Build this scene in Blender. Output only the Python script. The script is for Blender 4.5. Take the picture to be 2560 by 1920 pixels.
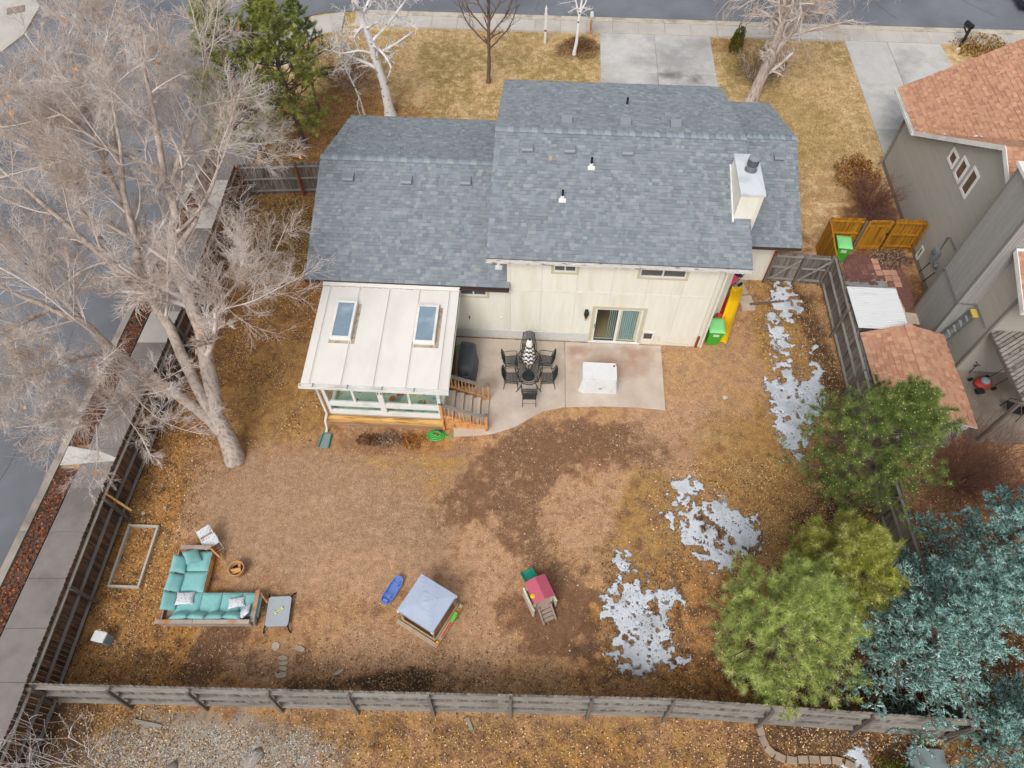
import bpy, math, random
import numpy as np
from mathutils import Matrix, Vector

# ------------------------------------------------------------------ scene, camera, light
for o in list(bpy.data.objects):
    bpy.data.objects.remove(o, do_unlink=True)
scene = bpy.context.scene
COL = scene.collection
rad = math.radians

cam_data = bpy.data.cameras.new('camera')
cam_data.sensor_width = 36.0
cam_data.lens = 25.0
cam_data.clip_end = 2000.0
cam = bpy.data.objects.new('camera', cam_data)
COL.objects.link(cam)
cam.location = (0.0, 0.0, 23.5)
cam.rotation_euler = (rad(33.14), 0.0, 0.0)
scene.camera = cam

SUN_EL, SUN_AZ = 50.0, 203.0        # soft sun through cloud, behind and left of the camera
world = bpy.data.worlds.new('World')
scene.world = world
world.use_nodes = True
wn = world.node_tree.nodes
wl = world.node_tree.links
bg = wn['Background']
sky = wn.new('ShaderNodeTexSky')
sky.sky_type = 'NISHITA'
sky.sun_disc = False
sky.sun_elevation = rad(SUN_EL)
sky.sun_rotation = rad(SUN_AZ)
sky.dust_density = 3.0
hsv = wn.new('ShaderNodeHueSaturation')   # cloud cover: the blue of the sky is mostly washed out
hsv.inputs['Saturation'].default_value = 0.22
wl.new(sky.outputs[0], hsv.inputs['Color'])
wl.new(hsv.outputs[0], bg.inputs['Color'])
bg.inputs['Strength'].default_value = 0.15

sun_data = bpy.data.lights.new('sun', 'SUN')
sun_data.energy = 1.45
sun_data.angle = rad(25.0)
sun_data.color = (1.0, 0.955, 0.90)
sun = bpy.data.objects.new('sun', sun_data)
COL.objects.link(sun)
sun.rotation_euler = (rad(90 - SUN_EL), 0.0, rad(180 - SUN_AZ))

scene.view_settings.view_transform = 'Standard'
scene.view_settings.look = 'None'
scene.view_settings.exposure = 0.16
scene.view_settings.gamma = 1.0
scene.view_settings.use_curve_mapping = False

# ------------------------------------------------------------------ helpers
def S(h):
    h = h.lstrip('#')
    out = []
    for i in (0, 2, 4):
        c = int(h[i:i + 2], 16) / 255.0
        out.append(c / 12.92 if c <= 0.04045 else ((c + 0.055) / 1.055) ** 2.4)
    return tuple(out)

class MB:
    """collects faces of one mesh"""
    def __init__(self):
        self.v, self.f, self.c = [], [], []
    def add(self, vs, fs, col=None):
        n = len(self.v)
        self.v.extend([tuple(p) for p in vs])
        for q in fs:
            self.f.append(tuple(i + n for i in q))
            self.c.append(col)
        return self
    def box(self, x0, x1, y0, y1, z0, z1, M=None, col=None):
        vs = [(x0, y0, z0), (x1, y0, z0), (x1, y1, z0), (x0, y1, z0), (x0, y0, z1), (x1, y0, z1), (x1, y1, z1), (x0, y1, z1)]
        if M is not None:
            vs = [tuple(M @ Vector(p)) for p in vs]
        return self.add(vs, [(0, 3, 2, 1), (4, 5, 6, 7), (0, 1, 5, 4), (1, 2, 6, 5), (2, 3, 7, 6), (3, 0, 4, 7)], col)
    def beam(self, p, q, w, h, up=(0, 0, 1), col=None):
        """box from p to q; w sideways, h along up, centred on the line"""
        p, q = Vector(p), Vector(q)
        d = (q - p).normalized()
        s = d.cross(Vector(up))
        if s.length < 1e-5:
            s = d.cross(Vector((1, 0, 0)))
        s.normalize()
        u = s.cross(d).normalized()
        vs = []
        for e in (p, q):
            for a, b in ((-1, -1), (1, -1), (1, 1), (-1, 1)):
                vs.append(e + s * (a * w / 2) + u * (b * h / 2))
        return self.add(vs, [(0, 1, 2, 3), (7, 6, 5, 4), (0, 4, 5, 1), (1, 5, 6, 2), (2, 6, 7, 3), (3, 7, 4, 0)], col)
    def tube(self, pts, r, n=8, col=None, caps=True):
        pts = [Vector(p) for p in pts]
        K = len(pts)
        rs = r if isinstance(r, (list, tuple)) else [r] * K
        base = len(self.v)
        ref = None
        for i, p in enumerate(pts):
            t = (pts[min(i + 1, K - 1)] - pts[max(i - 1, 0)]).normalized()
            if ref is None:
                ref = t.cross(Vector((0.31, 0.22, 0.93)))
                if ref.length < 1e-3:
                    ref = t.cross(Vector((1, 0, 0)))
            ref = (ref - t * ref.dot(t)).normalized()
            b = t.cross(ref)
            for k in range(n):
                a = 2 * math.pi * k / n
                self.v.append(tuple(p + (ref * math.cos(a) + b * math.sin(a)) * rs[i]))
        for i in range(K - 1):
            for k in range(n):
                k2 = (k + 1) % n
                self.f.append((base + i * n + k, base + i * n + k2, base + (i + 1) * n + k2, base + (i + 1) * n + k))
                self.c.append(col)
        if caps:
            self.f.append(tuple(base + k for k in reversed(range(n)))); self.c.append(col)
            self.f.append(tuple(base + (K - 1) * n + k for k in range(n))); self.c.append(col)
        return self
    def lathe(self, prof, n=16, c=(0, 0, 0), sx=1, sy=1, col=None):
        base = len(self.v)
        for r, z in prof:
            for k in range(n):
                a = 2 * math.pi * k / n
                self.v.append((c[0] + r * math.cos(a) * sx, c[1] + r * math.sin(a) * sy, c[2] + z))
        for i in range(len(prof) - 1):
            for k in range(n):
                k2 = (k + 1) % n
                self.f.append((base + i * n + k, base + i * n + k2, base + (i + 1) * n + k2, base + (i + 1) * n + k)); self.c.append(col)
        self.f.append(tuple(base + k for k in reversed(range(n)))); self.c.append(col)
        self.f.append(tuple(base + (len(prof) - 1) * n + k for k in range(n))); self.c.append(col)
        return self
    def prism(self, poly, z0, z1, col=None):
        n = len(poly)
        ar = sum(poly[i][0] * poly[(i + 1) % n][1] - poly[(i + 1) % n][0] * poly[i][1] for i in range(n))
        if ar < 0:
            poly = poly[::-1]
        vs = [(x, y, z0) for x, y in poly] + [(x, y, z1) for x, y in poly]
        fs = [tuple(reversed(range(n))), tuple(range(n, 2 * n))] + [(i, (i + 1) % n, n + (i + 1) % n, n + i) for i in range(n)]
        return self.add(vs, fs, col)
    def extrude(self, pts, off, col=None):
        """planar polygon (3d) thickened by the vector off"""
        n = len(pts)
        o = Vector(off)
        a = [Vector(p) for p in pts]
        nn = (a[1] - a[0]).cross(a[2] - a[0])
        if nn.dot(o) < 0:
            a = a[::-1]
        vs = a + [p + o for p in a]
        fs = [tuple(reversed(range(n))), tuple(range(n, 2 * n))] + [(i, (i + 1) % n, n + (i + 1) % n, n + i) for i in range(n)]
        return self.add(vs, fs, col)
    def pillow(self, M, sx, sy, sz, n=10, p=3.2, corner=0.0, wob=0.0, rng=None):
        """soft cushion: sx, sy full size, sz full thickness, local xy plane"""
        for sgn in (1, -1):
            base = len(self.v)
            for j in range(n + 1):
                for i in range(n + 1):
                    u, v = 2 * i / n - 1, 2 * j / n - 1
                    h = (max(0, 1 - abs(u) ** p) * max(0, 1 - abs(v) ** p)) ** 0.5
                    pin = 1 - corner * ((1 - u * u) * abs(v) ** 4 + (1 - v * v) * abs(u) ** 4)
                    w = (rng.uniform(-1, 1) * wob * h if rng else 0)
                    self.v.append(tuple(M @ Vector((u * sx / 2 * pin, v * sy / 2 * pin, sgn * h * sz / 2 + w))))
            for j in range(n):
                for i in range(n):
                    q = [base + j * (n + 1) + i, base + j * (n + 1) + i + 1, base + (j + 1) * (n + 1) + i + 1, base + (j + 1) * (n + 1) + i]
                    self.f.append(tuple(q if sgn > 0 else q[::-1])); self.c.append(None)
        return self
    def mesh(self, name, mat=None, smooth=False):
        me = bpy.data.meshes.new(name)
        me.from_pydata(self.v, [], self.f)
        if any(c is not None for c in self.c):
            at = me.attributes.new('col', 'FLOAT_COLOR', 'FACE')
            flat = []
            for c in self.c:
                flat.extend((*(c or (0.5, 0.5, 0.5)), 1.0))
            at.data.foreach_set('color', flat)
        if mat is not None:
            for m in (mat if isinstance(mat, (list, tuple)) else [mat]):
                me.materials.append(m)
        if smooth:
            me.polygons.foreach_set('use_smooth', [True] * len(me.polygons))
        me.update()
        return me

def link(name, data, parent=None):
    o = bpy.data.objects.new(name, data)
    COL.objects.link(o)
    if parent is not None:
        o.parent = parent
    return o

def obj(name, mb, mat, parent=None, smooth=False, bevel=0.0, seg=2):
    o = link(name, mb.mesh(name, mat, smooth) if isinstance(mb, MB) else mb, parent)
    if bevel:
        b = o.modifiers.new('bevel', 'BEVEL')
        b.width = bevel
        b.segments = seg
        b.limit_method = 'ANGLE'
        b.angle_limit = rad(40)
    return o

def tag(o, label=None, cat=None, group=None, kind=None):
    if label: o['label'] = label
    if cat: o['category'] = cat
    if group: o['group'] = group
    if kind: o['kind'] = kind
    return o

def thing(name, label, cat, loc=(0, 0, 0), rz=0.0, group=None):
    o = link(name, None)
    o.location = loc
    o.rotation_euler = (0, 0, rz)
    return tag(o, label, cat, group)

def dup(root, loc, rz, label=None):
    r = root.copy(); COL.objects.link(r)
    r.location = loc; r.rotation_euler = (0, 0, rz)
    if label: r['label'] = label
    for ch in list(root.children):
        c = ch.copy(); COL.objects.link(c); c.parent = r
        for g in list(ch.children):
            d = g.copy(); COL.objects.link(d); d.parent = c
    return r

def np_mesh(name, V, F, mat, parent=None, fcol=None, smooth=False):
    """V (n,3); F (m,3) or (m,4) index array; fcol (m,3) linear colours"""
    V = np.asarray(V, dtype=np.float32).reshape(-1, 3)
    F = np.asarray(F, dtype=np.int32)
    m, k = F.shape
    me = bpy.data.meshes.new(name)
    me.vertices.add(len(V)); me.vertices.foreach_set('co', V.ravel())
    me.loops.add(m * k); me.loops.foreach_set('vertex_index', F.ravel())
    me.polygons.add(m); me.polygons.foreach_set('loop_start', np.arange(m, dtype=np.int32) * k)
    if smooth:
        me.polygons.foreach_set('use_smooth', np.ones(m, dtype=bool))
    me.update(calc_edges=True)
    if fcol is not None:
        at = me.attributes.new('col', 'FLOAT_COLOR', 'FACE')
        c4 = np.ones((m, 4), dtype=np.float32); c4[:, :3] = fcol
        at.data.foreach_set('color', c4.ravel())
    me.materials.append(mat)
    return link(name, me, parent)

# value noise for layout of patches on the ground
_tab = np.random.RandomState(7).rand(256, 256)
def vnoise(x, y, s=0):
    x = np.asarray(x) + 37.7 * s; y = np.asarray(y) + 19.3 * s
    xi = np.floor(x).astype(int); yi = np.floor(y).astype(int)
    fx = x - xi; fy = y - yi
    fx = fx * fx * (3 - 2 * fx); fy = fy * fy * (3 - 2 * fy)
    g = lambda a, b: _tab[a & 255, b & 255]
    return (g(xi, yi) * (1 - fx) + g(xi + 1, yi) * fx) * (1 - fy) + (g(xi, yi + 1) * (1 - fx) + g(xi + 1, yi + 1) * fx) * fy
def fbm(x, y, s=0, o=4):
    t = 0; a = 0.5; n = 0
    for i in range(o):
        t = t + a * vnoise(x * 2 ** i, y * 2 ** i, s + i); n += a; a *= 0.5
    return t / n

# ------------------------------------------------------------------ materials
def mat(name, col, rough=0.8, var=0.15, scale=6.0, stretch=(1, 1, 1), rnd=0.0, bump=0.0, bscale=None, metal=0.0,
        spec=0.3, col2=None, c2scale=1.5, c2lo=0.5, c2hi=0.65, attr=False, world=False, hue=0.0, fine=0.0, fscale=60.0, nlo=0.25, nhi=0.75):
    m = bpy.data.materials.new(name)
    m.use_nodes = True
    nt = m.node_tree; N = nt.nodes; L = nt.links
    bs = N['Principled BSDF']
    bs.inputs['Roughness'].default_value = rough
    bs.inputs['Metallic'].default_value = metal
    bs.inputs['Specular IOR Level'].default_value = spec
    tc = N.new('ShaderNodeTexCoord')
    src = tc.outputs['Object']
    if world:
        ge = N.new('ShaderNodeNewGeometry'); src = ge.outputs['Position']
    mp = N.new('ShaderNodeMapping'); mp.inputs['Scale'].default_value = stretch
    L.new(src, mp.inputs['Vector'])
    no = N.new('ShaderNodeTexNoise'); no.inputs['Scale'].default_value = scale
    no.inputs['Detail'].default_value = 5.0; no.inputs['Roughness'].default_value = 0.65
    L.new(mp.outputs[0], no.inputs['Vector'])
    oi = None
    if rnd or hue:
        oi = N.new('ShaderNodeObjectInfo')
        ad = N.new('ShaderNodeVectorMath'); ad.operation = 'ADD'
        cx = N.new('ShaderNodeCombineXYZ')
        ml = N.new('ShaderNodeMath'); ml.operation = 'MULTIPLY'; ml.inputs[1].default_value = 37.0
        L.new(oi.outputs['Random'], ml.inputs[0])
        for i in range(3): L.new(ml.outputs[0], cx.inputs[i])
        L.new(mp.outputs[0], ad.inputs[0]); L.new(cx.outputs[0], ad.inputs[1])
        L.new(ad.outputs[0], no.inputs['Vector'])
    # base colour
    if attr:
        at = N.new('ShaderNodeAttribute'); at.attribute_name = 'col'
        c = at.outputs['Color']
    else:
        rgb = N.new('ShaderNodeRGB'); rgb.outputs[0].default_value = (*col, 1)
        c = rgb.outputs[0]
    if col2 is not None:
        n2 = N.new('ShaderNodeTexNoise'); n2.inputs['Scale'].default_value = c2scale; n2.inputs['Detail'].default_value = 4.0
        L.new(no.inputs['Vector'].links[0].from_socket, n2.inputs['Vector'])
        mr = N.new('ShaderNodeMapRange'); mr.inputs[1].default_value = c2lo; mr.inputs[2].default_value = c2hi
        L.new(n2.outputs[0], mr.inputs[0])
        mx = N.new('ShaderNodeMix'); mx.data_type = 'RGBA'
        L.new(mr.outputs[0], mx.inputs[0]); L.new(c, mx.inputs[6]); mx.inputs[7].default_value = (*col2, 1)
        c = mx.outputs[2]
    mr = N.new('ShaderNodeMapRange'); mr.inputs[1].default_value = nlo; mr.inputs[2].default_value = nhi
    mr.inputs[3].default_value = 1 - var; mr.inputs[4].default_value = 1 + var
    L.new(no.outputs[0], mr.inputs[0])
    fac = mr.outputs[0]
    if fine:
        nf = N.new('ShaderNodeTexNoise'); nf.inputs['Scale'].default_value = fscale; nf.inputs['Detail'].default_value = 3.0
        L.new(no.inputs['Vector'].links[0].from_socket, nf.inputs['Vector'])
        mf = N.new('ShaderNodeMapRange'); mf.inputs[1].default_value = 0.32; mf.inputs[2].default_value = 0.68
        mf.inputs[3].default_value = 1 - fine; mf.inputs[4].default_value = 1 + fine
        L.new(nf.outputs[0], mf.inputs[0])
        mm = N.new('ShaderNodeMath'); mm.operation = 'MULTIPLY'
        L.new(fac, mm.inputs[0]); L.new(mf.outputs[0], mm.inputs[1]); fac = mm.outputs[0]
    if rnd:
        m2 = N.new('ShaderNodeMapRange'); m2.inputs[3].default_value = 1 - rnd; m2.inputs[4].default_value = 1 + rnd
        L.new(oi.outputs['Random'], m2.inputs[0])
        mm = N.new('ShaderNodeMath'); mm.operation = 'MULTIPLY'
        L.new(fac, mm.inputs[0]); L.new(m2.outputs[0], mm.inputs[1]); fac = mm.outputs[0]
    vm = N.new('ShaderNodeVectorMath'); vm.operation = 'SCALE'
    L.new(c, vm.inputs[0]); L.new(fac, vm.inputs['Scale'])
    L.new(vm.outputs[0], bs.inputs['Base Color'])
    if bump:
        bn = N.new('ShaderNodeTexNoise'); bn.inputs['Scale'].default_value = bscale or scale * 3; bn.inputs['Detail'].default_value = 4.0
        L.new(no.inputs['Vector'].links[0].from_socket, bn.inputs['Vector'])
        bp = N.new('ShaderNodeBump'); bp.inputs['Strength'].default_value = bump; bp.inputs['Distance'].default_value = 0.02
        L.new(bn.outputs[0], bp.inputs['Height']); L.new(bp.outputs[0], bs.inputs['Normal'])
    return m

def glass_mat(name, tint, refl=0.10, rough=0.03):
    m = bpy.data.materials.new(name); m.use_nodes = True
    nt = m.node_tree; N = nt.nodes; L = nt.links
    N.remove(N['Principled BSDF'])
    tr = N.new('ShaderNodeBsdfTransparent'); tr.inputs[0].default_value = (*tint, 1)
    gl = N.new('ShaderNodeBsdfGlossy'); gl.inputs['Roughness'].default_value = rough
    fr = N.new('ShaderNodeLayerWeight'); fr.inputs['Blend'].default_value = 0.5
    pw = N.new('ShaderNodeMath'); pw.operation = 'POWER'; pw.inputs[1].default_value = 5.0
    L.new(fr.outputs['Facing'], pw.inputs[0])
    ad = N.new('ShaderNodeMath'); ad.operation = 'MULTIPLY_ADD'; ad.inputs[1].default_value = 0.6; ad.inputs[2].default_value = refl; ad.use_clamp = True
    L.new(pw.outputs[0], ad.inputs[0])
    mx = N.new('ShaderNodeMixShader')
    L.new(ad.outputs[0], mx.inputs[0]); L.new(tr.outputs[0], mx.inputs[1]); L.new(gl.outputs[0], mx.inputs[2])
    L.new(mx.outputs[0], N['Material Output'].inputs[0])
    return m

M = {}
M['attr'] = mat('dry_plant_litter', (1, 1, 1), 0.85, 0.10, 9, attr=True, spec=0.15)
M['needle'] = mat('needles', (1, 1, 1), 0.6, 0.12, 1.3, attr=True, spec=0.25)
M['shingle'] = mat('grey_shingle', (1, 1, 1), 0.9, 0.16, 34, attr=True, spec=0.15, bump=0.25, bscale=120)
M['terracotta_shingle'] = mat('orange_shingle', (1, 1, 1), 0.9, 0.16, 34, attr=True, spec=0.15, bump=0.25, bscale=120)
M['cream'] = mat('cream_siding', S('e4e1d5'), 0.75, 0.06, 3, stretch=(2.2, 1, 0.28), rnd=0.02, col2=S('dedaca'), c2scale=0.9, bump=0.06, bscale=40)
M['cream_trim'] = mat('cream_trim', S('dcd8cb'), 0.7, 0.05, 6)
M['tan_trim'] = mat('tan_trim', S('c4bda2'), 0.7, 0.06, 6)
M['foundation'] = mat('painted_foundation', S('cfd0cc'), 0.8, 0.08, 5, rnd=0.04)
M['brown_metal'] = mat('brown_fascia', S('4a3b38'), 0.6, 0.15, 4)
M['gutter'] = mat('weathered_gutter', S('cfccc8'), 0.6, 0.25, 7, stretch=(0.6, 3, 3), col2=S('7b6a5c'), c2scale=5, c2lo=0.58, c2hi=0.66)
M['white'] = mat('white_paint', S('e2e2de'), 0.5, 0.04, 5, col2=S('cfcdc6'), c2scale=1.2)
M['white_roof'] = mat('white_roof_panel', S('dedad4'), 0.5, 0.045, 2.2, stretch=(1, 0.4, 1), rnd=0.02, col2=S('d3cec6'), c2scale=0.9, c2lo=0.48, c2hi=0.75)
M['rust'] = mat('rusty_sealant', S('ab9c8c'), 0.9, 0.3, 9, col2=S('8a7868'), c2scale=6)
M['skyglass'] = mat('skylight_glass', S('7f93a2'), 0.12, 0.10, 2.5, spec=0.6, col2=S('a9b4ba'), c2scale=1.6, c2lo=0.55, c2hi=0.8)
M['glass'] = glass_mat('clear_pane', (0.93, 0.97, 0.96), 0.04)
M['dark_glass'] = mat('dark_window_glass', S('565a5c'), 0.08, 0.25, 3.0, spec=0.6)
M['brown_glass'] = mat('brown_window_glass', S('5c4a40'), 0.15, 0.35, 4.0, spec=0.5)
M['interior'] = mat('dim_interior', S('6d5a45'), 0.9, 0.12, 3)
M['blind'] = mat('teal_blind', S('b4cfd2'), 0.7, 0.08, 3, rnd=0.10)
M['carpet'] = mat('carpet', S('9a8460'), 0.95, 0.15, 40)
M['patio_dull'] = mat('dull_patio', S('8c8074'), 0.95, 0.16, 2.0, fine=0.12, fscale=25, col2=S('6f655c'), c2scale=0.7, c2lo=0.4, c2hi=0.65, world=True)
M['steel'] = mat('dull_steel', S('8d9296'), 0.4, 0.15, 8, metal=0.7)
M['vent'] = mat('grey_vent', S('868d92'), 0.55, 0.07, 6)
M['black'] = mat('black_plastic', S('23262a'), 0.5, 0.15, 6)
M['black_iron'] = mat('black_iron', S('2c3135'), 0.5, 0.2, 14)
M['cover_black'] = mat('black_vinyl_cover', S('454b52'), 0.58, 0.25, 5, spec=0.5, bump=0.9, bscale=7)
M['cover_white'] = mat('white_vinyl_cover', S('d8d9da'), 0.5, 0.05, 4, bump=0.45, bscale=5, col2=S('bfbfbf'), c2scale=2.5, c2lo=0.6, c2hi=0.8)
M['fence_old'] = mat('weathered_board', S('7f7872'), 0.9, 0.35, 5, stretch=(6, 6, 0.7), rnd=0.28, col2=S('57504b'), c2scale=1.2, bump=0.4, bscale=20)
M['fence_dark'] = mat('dark_stained_board', S('6b5240'), 0.9, 0.40, 5, stretch=(6, 6, 0.7), rnd=0.35, col2=S('463a33'), c2scale=1.3, c2lo=0.45, c2hi=0.6, bump=0.4, bscale=20)
M['fence_rust'] = mat('orange_brown_board', S('8a5a30'), 0.9, 0.35, 5, stretch=(6, 6, 0.7), rnd=0.3, col2=S('50402e'), c2scale=1.3, bump=0.3, bscale=20)
M['rail_grey'] = mat('weathered_rail', S('938e86'), 0.9, 0.25, 6, stretch=(0.7, 5, 5), rnd=0.10, col2=S('7f7870'), c2scale=2, bump=0.3, bscale=20)
M['post_grey'] = mat('weathered_post', S('6f675f'), 0.9, 0.25, 6, stretch=(4, 4, 0.6), rnd=0.15, bump=0.4, bscale=18)
M['post_red'] = mat('red_brown_post', S('8a4526'), 0.8, 0.2, 6, stretch=(4, 4, 0.6))
M['new_wood'] = mat('fresh_amber_board', S('a8761f'), 0.75, 0.22, 5, stretch=(5, 5, 0.6), rnd=0.14, col2=S('8a5a16'), c2scale=1.5, bump=0.2, bscale=18)
M['rail_wood'] = mat('orange_railing', S('d49a62'), 0.75, 0.18, 6, stretch=(3, 3, 1), rnd=0.14, col2=S('a46d3d'), c2scale=2)
M['tread'] = mat('grey_deck_board', S('c0b2a2'), 0.85, 0.22, 6, stretch=(5, 0.8, 5), rnd=0.16, bump=0.25, bscale=20)
M['deck_fascia'] = mat('deck_fascia', S('d3a868'), 0.75, 0.2, 5, stretch=(0.7, 4, 4), col2=S('a87a3c'), c2scale=2)
M['skirt'] = mat('brown_skirting', S('a5836a'), 0.85, 0.12, 5, stretch=(0.7, 4, 4))
M['concrete'] = mat('concrete_walk', S('bbb6af'), 0.9, 0.10, 1.6, rnd=0.05, col2=S('b0aaa2'), c2scale=0.6, c2lo=0.42, c2hi=0.66, bump=0.15, bscale=60)
M['concrete_kerb'] = mat('concrete_kerb', S('beb5a6'), 0.9, 0.14, 3, rnd=0.05, col2=S('9f968a'), c2scale=1.1, bump=0.15, bscale=60)
M['side_kerb'] = mat('grey_kerb', S('9c948a'), 0.9, 0.14, 3, rnd=0.05, col2=S('857d74'), c2scale=1.1)
M['driveway'] = mat('driveway_slab', S('bebcb9'), 0.9, 0.09, 2.5, fine=0.06, fscale=30, rnd=0.03, col2=S('a09e9b'), c2scale=0.55, c2lo=0.45, c2hi=0.7, world=True, bump=0.15, bscale=50)
M['walk_grey'] = mat('side_walk_slab', S('827c79'), 0.9, 0.12, 2.5, rnd=0.03, col2=S('736e6b'), c2scale=0.8, bump=0.2, bscale=50)
M['patio'] = mat('patio_slab', S('c6b8ab'), 0.9, 0.09, 2.2, fine=0.06, fscale=30, rnd=0.02, col2=S('b3a192'), c2scale=0.75, c2lo=0.40, c2hi=0.72, world=True, bump=0.15, bscale=50)
M['asphalt'] = mat('asphalt', S('777a80'), 0.92, 0.07, 1.2, fine=0.08, fscale=45, col2=S('64676d'), c2scale=0.25, c2lo=0.4, c2hi=0.65, world=True, bump=0.3, bscale=90)
M['pale_slab'] = mat('pale_ramp_slab', S('c6c3bd'), 0.9, 0.1, 3, col2=S('b2aea6'), c2scale=1.5)
M['crack'] = mat('tar_crack', S('54565a'), 0.9, 0.1, 5)
M['tactile'] = mat('brown_tactile_pad', S('8a7a70'), 0.85, 0.15, 8)
M['stone'] = mat('pale_stone', S('b7a898'), 0.9, 0.2, 6, rnd=0.15, bump=0.4, bscale=12)
M['boulder'] = mat('grey_boulder', S('9a8f86'), 0.9, 0.25, 4, rnd=0.12, bump=0.5, bscale=9)
M['edging'] = mat('edging_block', S('9b8a78'), 0.9, 0.2, 6, rnd=0.12, bump=0.4, bscale=14)
M['paver_red'] = mat('red_paver', S('7c5650'), 0.9, 0.18, 5, rnd=0.18)
M['paver_tan'] = mat('sandstone_paver', S('b78d77'), 0.9, 0.18, 5, rnd=0.16)
M['bark'] = mat('grey_bark', S('bbada2'), 0.92, 0.22, 7, stretch=(3, 3, 0.6), col2=S('8b7c72'), c2scale=3, c2lo=0.45, c2hi=0.7, bump=0.9, bscale=14)
M['twig'] = mat('grey_twig', S('d8cdc6'), 0.85, 0.20, 2.2, col2=S('c4b3a6'), c2scale=0.9, c2lo=0.45, c2hi=0.6)
M['aspen'] = mat('white_aspen_bark', S('e0dedd'), 0.8, 0.10, 6, col2=S('5b5350'), c2scale=4.5, c2lo=0.62, c2hi=0.67, bump=0.3)
M['aspen_twig'] = mat('white_twig', S('dad6d4'), 0.85, 0.16, 3)
M['dark_bark'] = mat('dark_bark', S('6f5a50'), 0.9, 0.22, 7, stretch=(3, 3, 0.6), bump=0.6, bscale=14)
M['dark_twig'] = mat('dark_twig', S('6f5750'), 0.9, 0.2, 3)
M['pine_bark'] = mat('pine_bark', S('6e5d54'), 0.92, 0.28, 6, stretch=(3, 3, 0.7), bump=0.8, bscale=12)
M['red_twig'] = mat('red_brown_twig', S('7d5648'), 0.9, 0.25, 4)
M['snow'] = mat('old_snow', S('c6cbd2'), 0.8, 0.14, 5, fine=0.10, fscale=30, col2=S('a3a8af'), c2scale=0.9, c2lo=0.50, c2hi=0.72, world=True, bump=0.7, bscale=18, spec=0.3)
M['slush'] = mat('grey_slush', S('8f8a86'), 0.6, 0.2, 5, col2=S('6c5d50'), c2scale=2.2, c2lo=0.42, c2hi=0.62, world=True, spec=0.4, fine=0.2, fscale=22)
M['flue_grey'] = mat('dull_dark_flue', S('54585c'), 0.5, 0.15, 6)
M['ice'] = mat('grey_ice', S('8f9396'), 0.6, 0.2, 4, col2=S('6c6866'), c2scale=1.6, world=True, bump=0.5, bscale=12)
M['teal'] = mat('teal_cushion', S('84bbba'), 0.9, 0.10, 7, rnd=0.06, bump=0.2, bscale=50)
M['sofa_wood'] = mat('weathered_sofa_wood', S('a89a90'), 0.85, 0.18, 6, stretch=(1, 1, 1), rnd=0.08, col2=S('b07a4a'), c2scale=1.4, c2lo=0.52, c2hi=0.66)
M['terracotta'] = mat('clay_pot', S('b98a62'), 0.85, 0.15, 8)
M['soot'] = mat('soot', S('1c1a19'), 0.95, 0.2, 8)
M['log'] = mat('split_log', S('c79a63'), 0.85, 0.2, 8, rnd=0.12)
M['cot_grey'] = mat('grey_cot_fabric', S('a5adb2'), 0.8, 0.05, 9, bump=0.2, bscale=80)
M['yellow_toy'] = mat('yellow_chew', S('d9d27a'), 0.6, 0.05, 8)
M['bin'] = mat('green_bin', S('3fae2c'), 0.45, 0.06, 5, spec=0.45)
M['bin_lid'] = mat('pale_green_lid', S('86d488'), 0.45, 0.06, 5, spec=0.45)
M['slide'] = mat('yellow_slide_plastic', S('eec012'), 0.4, 0.06, 5, spec=0.5)
M['red'] = mat('orange_red_plastic', S('d8402a'), 0.45, 0.12, 6)
M['mower_red'] = mat('mower_red', S('a83a30'), 0.5, 0.12, 6)
M['pink'] = mat('pink_fabric', S('d8456a'), 0.7, 0.12, 6)
M['navy'] = mat('dark_navy_fabric', S('2a3040'), 0.8, 0.2, 6)
M['canopy'] = mat('pale_blue_canvas', S('aab4c8'), 0.85, 0.05, 3, bump=0.5, bscale=3.5)
M['toy_blue'] = mat('blue_toy_plastic', S('6684c8'), 0.45, 0.08, 6, spec=0.45)
M['toy_wood'] = mat('sandbox_board', S('ab9880'), 0.85, 0.2, 5, rnd=0.1)
M['sand'] = mat('damp_sand', S('7d5a3a'), 0.95, 0.2, 14)
M['toy_green'] = mat('teal_green_plastic', S('16907a'), 0.45, 0.1, 5, spec=0.45)
M['toy_red'] = mat('faded_red_plastic', S('b4566a'), 0.5, 0.07, 5, spec=0.4)
M['toy_cream'] = mat('cream_plastic', S('cfc6b4'), 0.5, 0.07, 5)
M['toy_taupe'] = mat('taupe_plastic', S('a08d80'), 0.5, 0.07, 5)
M['toy_yellow'] = mat('yellow_plastic', S('f0b21c'), 0.45, 0.06, 5)
M['toy_lime'] = mat('lime_plastic', S('6fc24e'), 0.45, 0.06, 5)
M['hose'] = mat('green_hose', S('22c25a'), 0.4, 0.08, 9, spec=0.5)
M['splash'] = mat('grey_green_plastic', S('7d8a8a'), 0.6, 0.1, 6)
M['grey_siding'] = mat('grey_lap_siding', S('a6a399'), 0.8, 0.05, 3, stretch=(1, 0.5, 3), rnd=0.03, bump=0.05)
M['grey_vert'] = mat('grey_grooved_siding', S('9b9a97'), 0.8, 0.05, 3, stretch=(1, 1, 0.4), rnd=0.05)
M['grey_trim'] = mat('grey_corner_trim', S('807d76'), 0.8, 0.05, 4)
M['tin'] = mat('white_corrugated_metal', S('d6d7d8'), 0.45, 0.04, 3, stretch=(0.5, 3, 1), col2=S('c2beb8'), c2scale=2.2, c2lo=0.6, c2hi=0.75, spec=0.5)
M['pedestal'] = mat('grey_blue_enamel', S('96a4ae'), 0.5, 0.08, 5)
M['yellow_cap'] = mat('yellow_ladder_cap', S('cfb05a'), 0.5, 0.1, 6)
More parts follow.
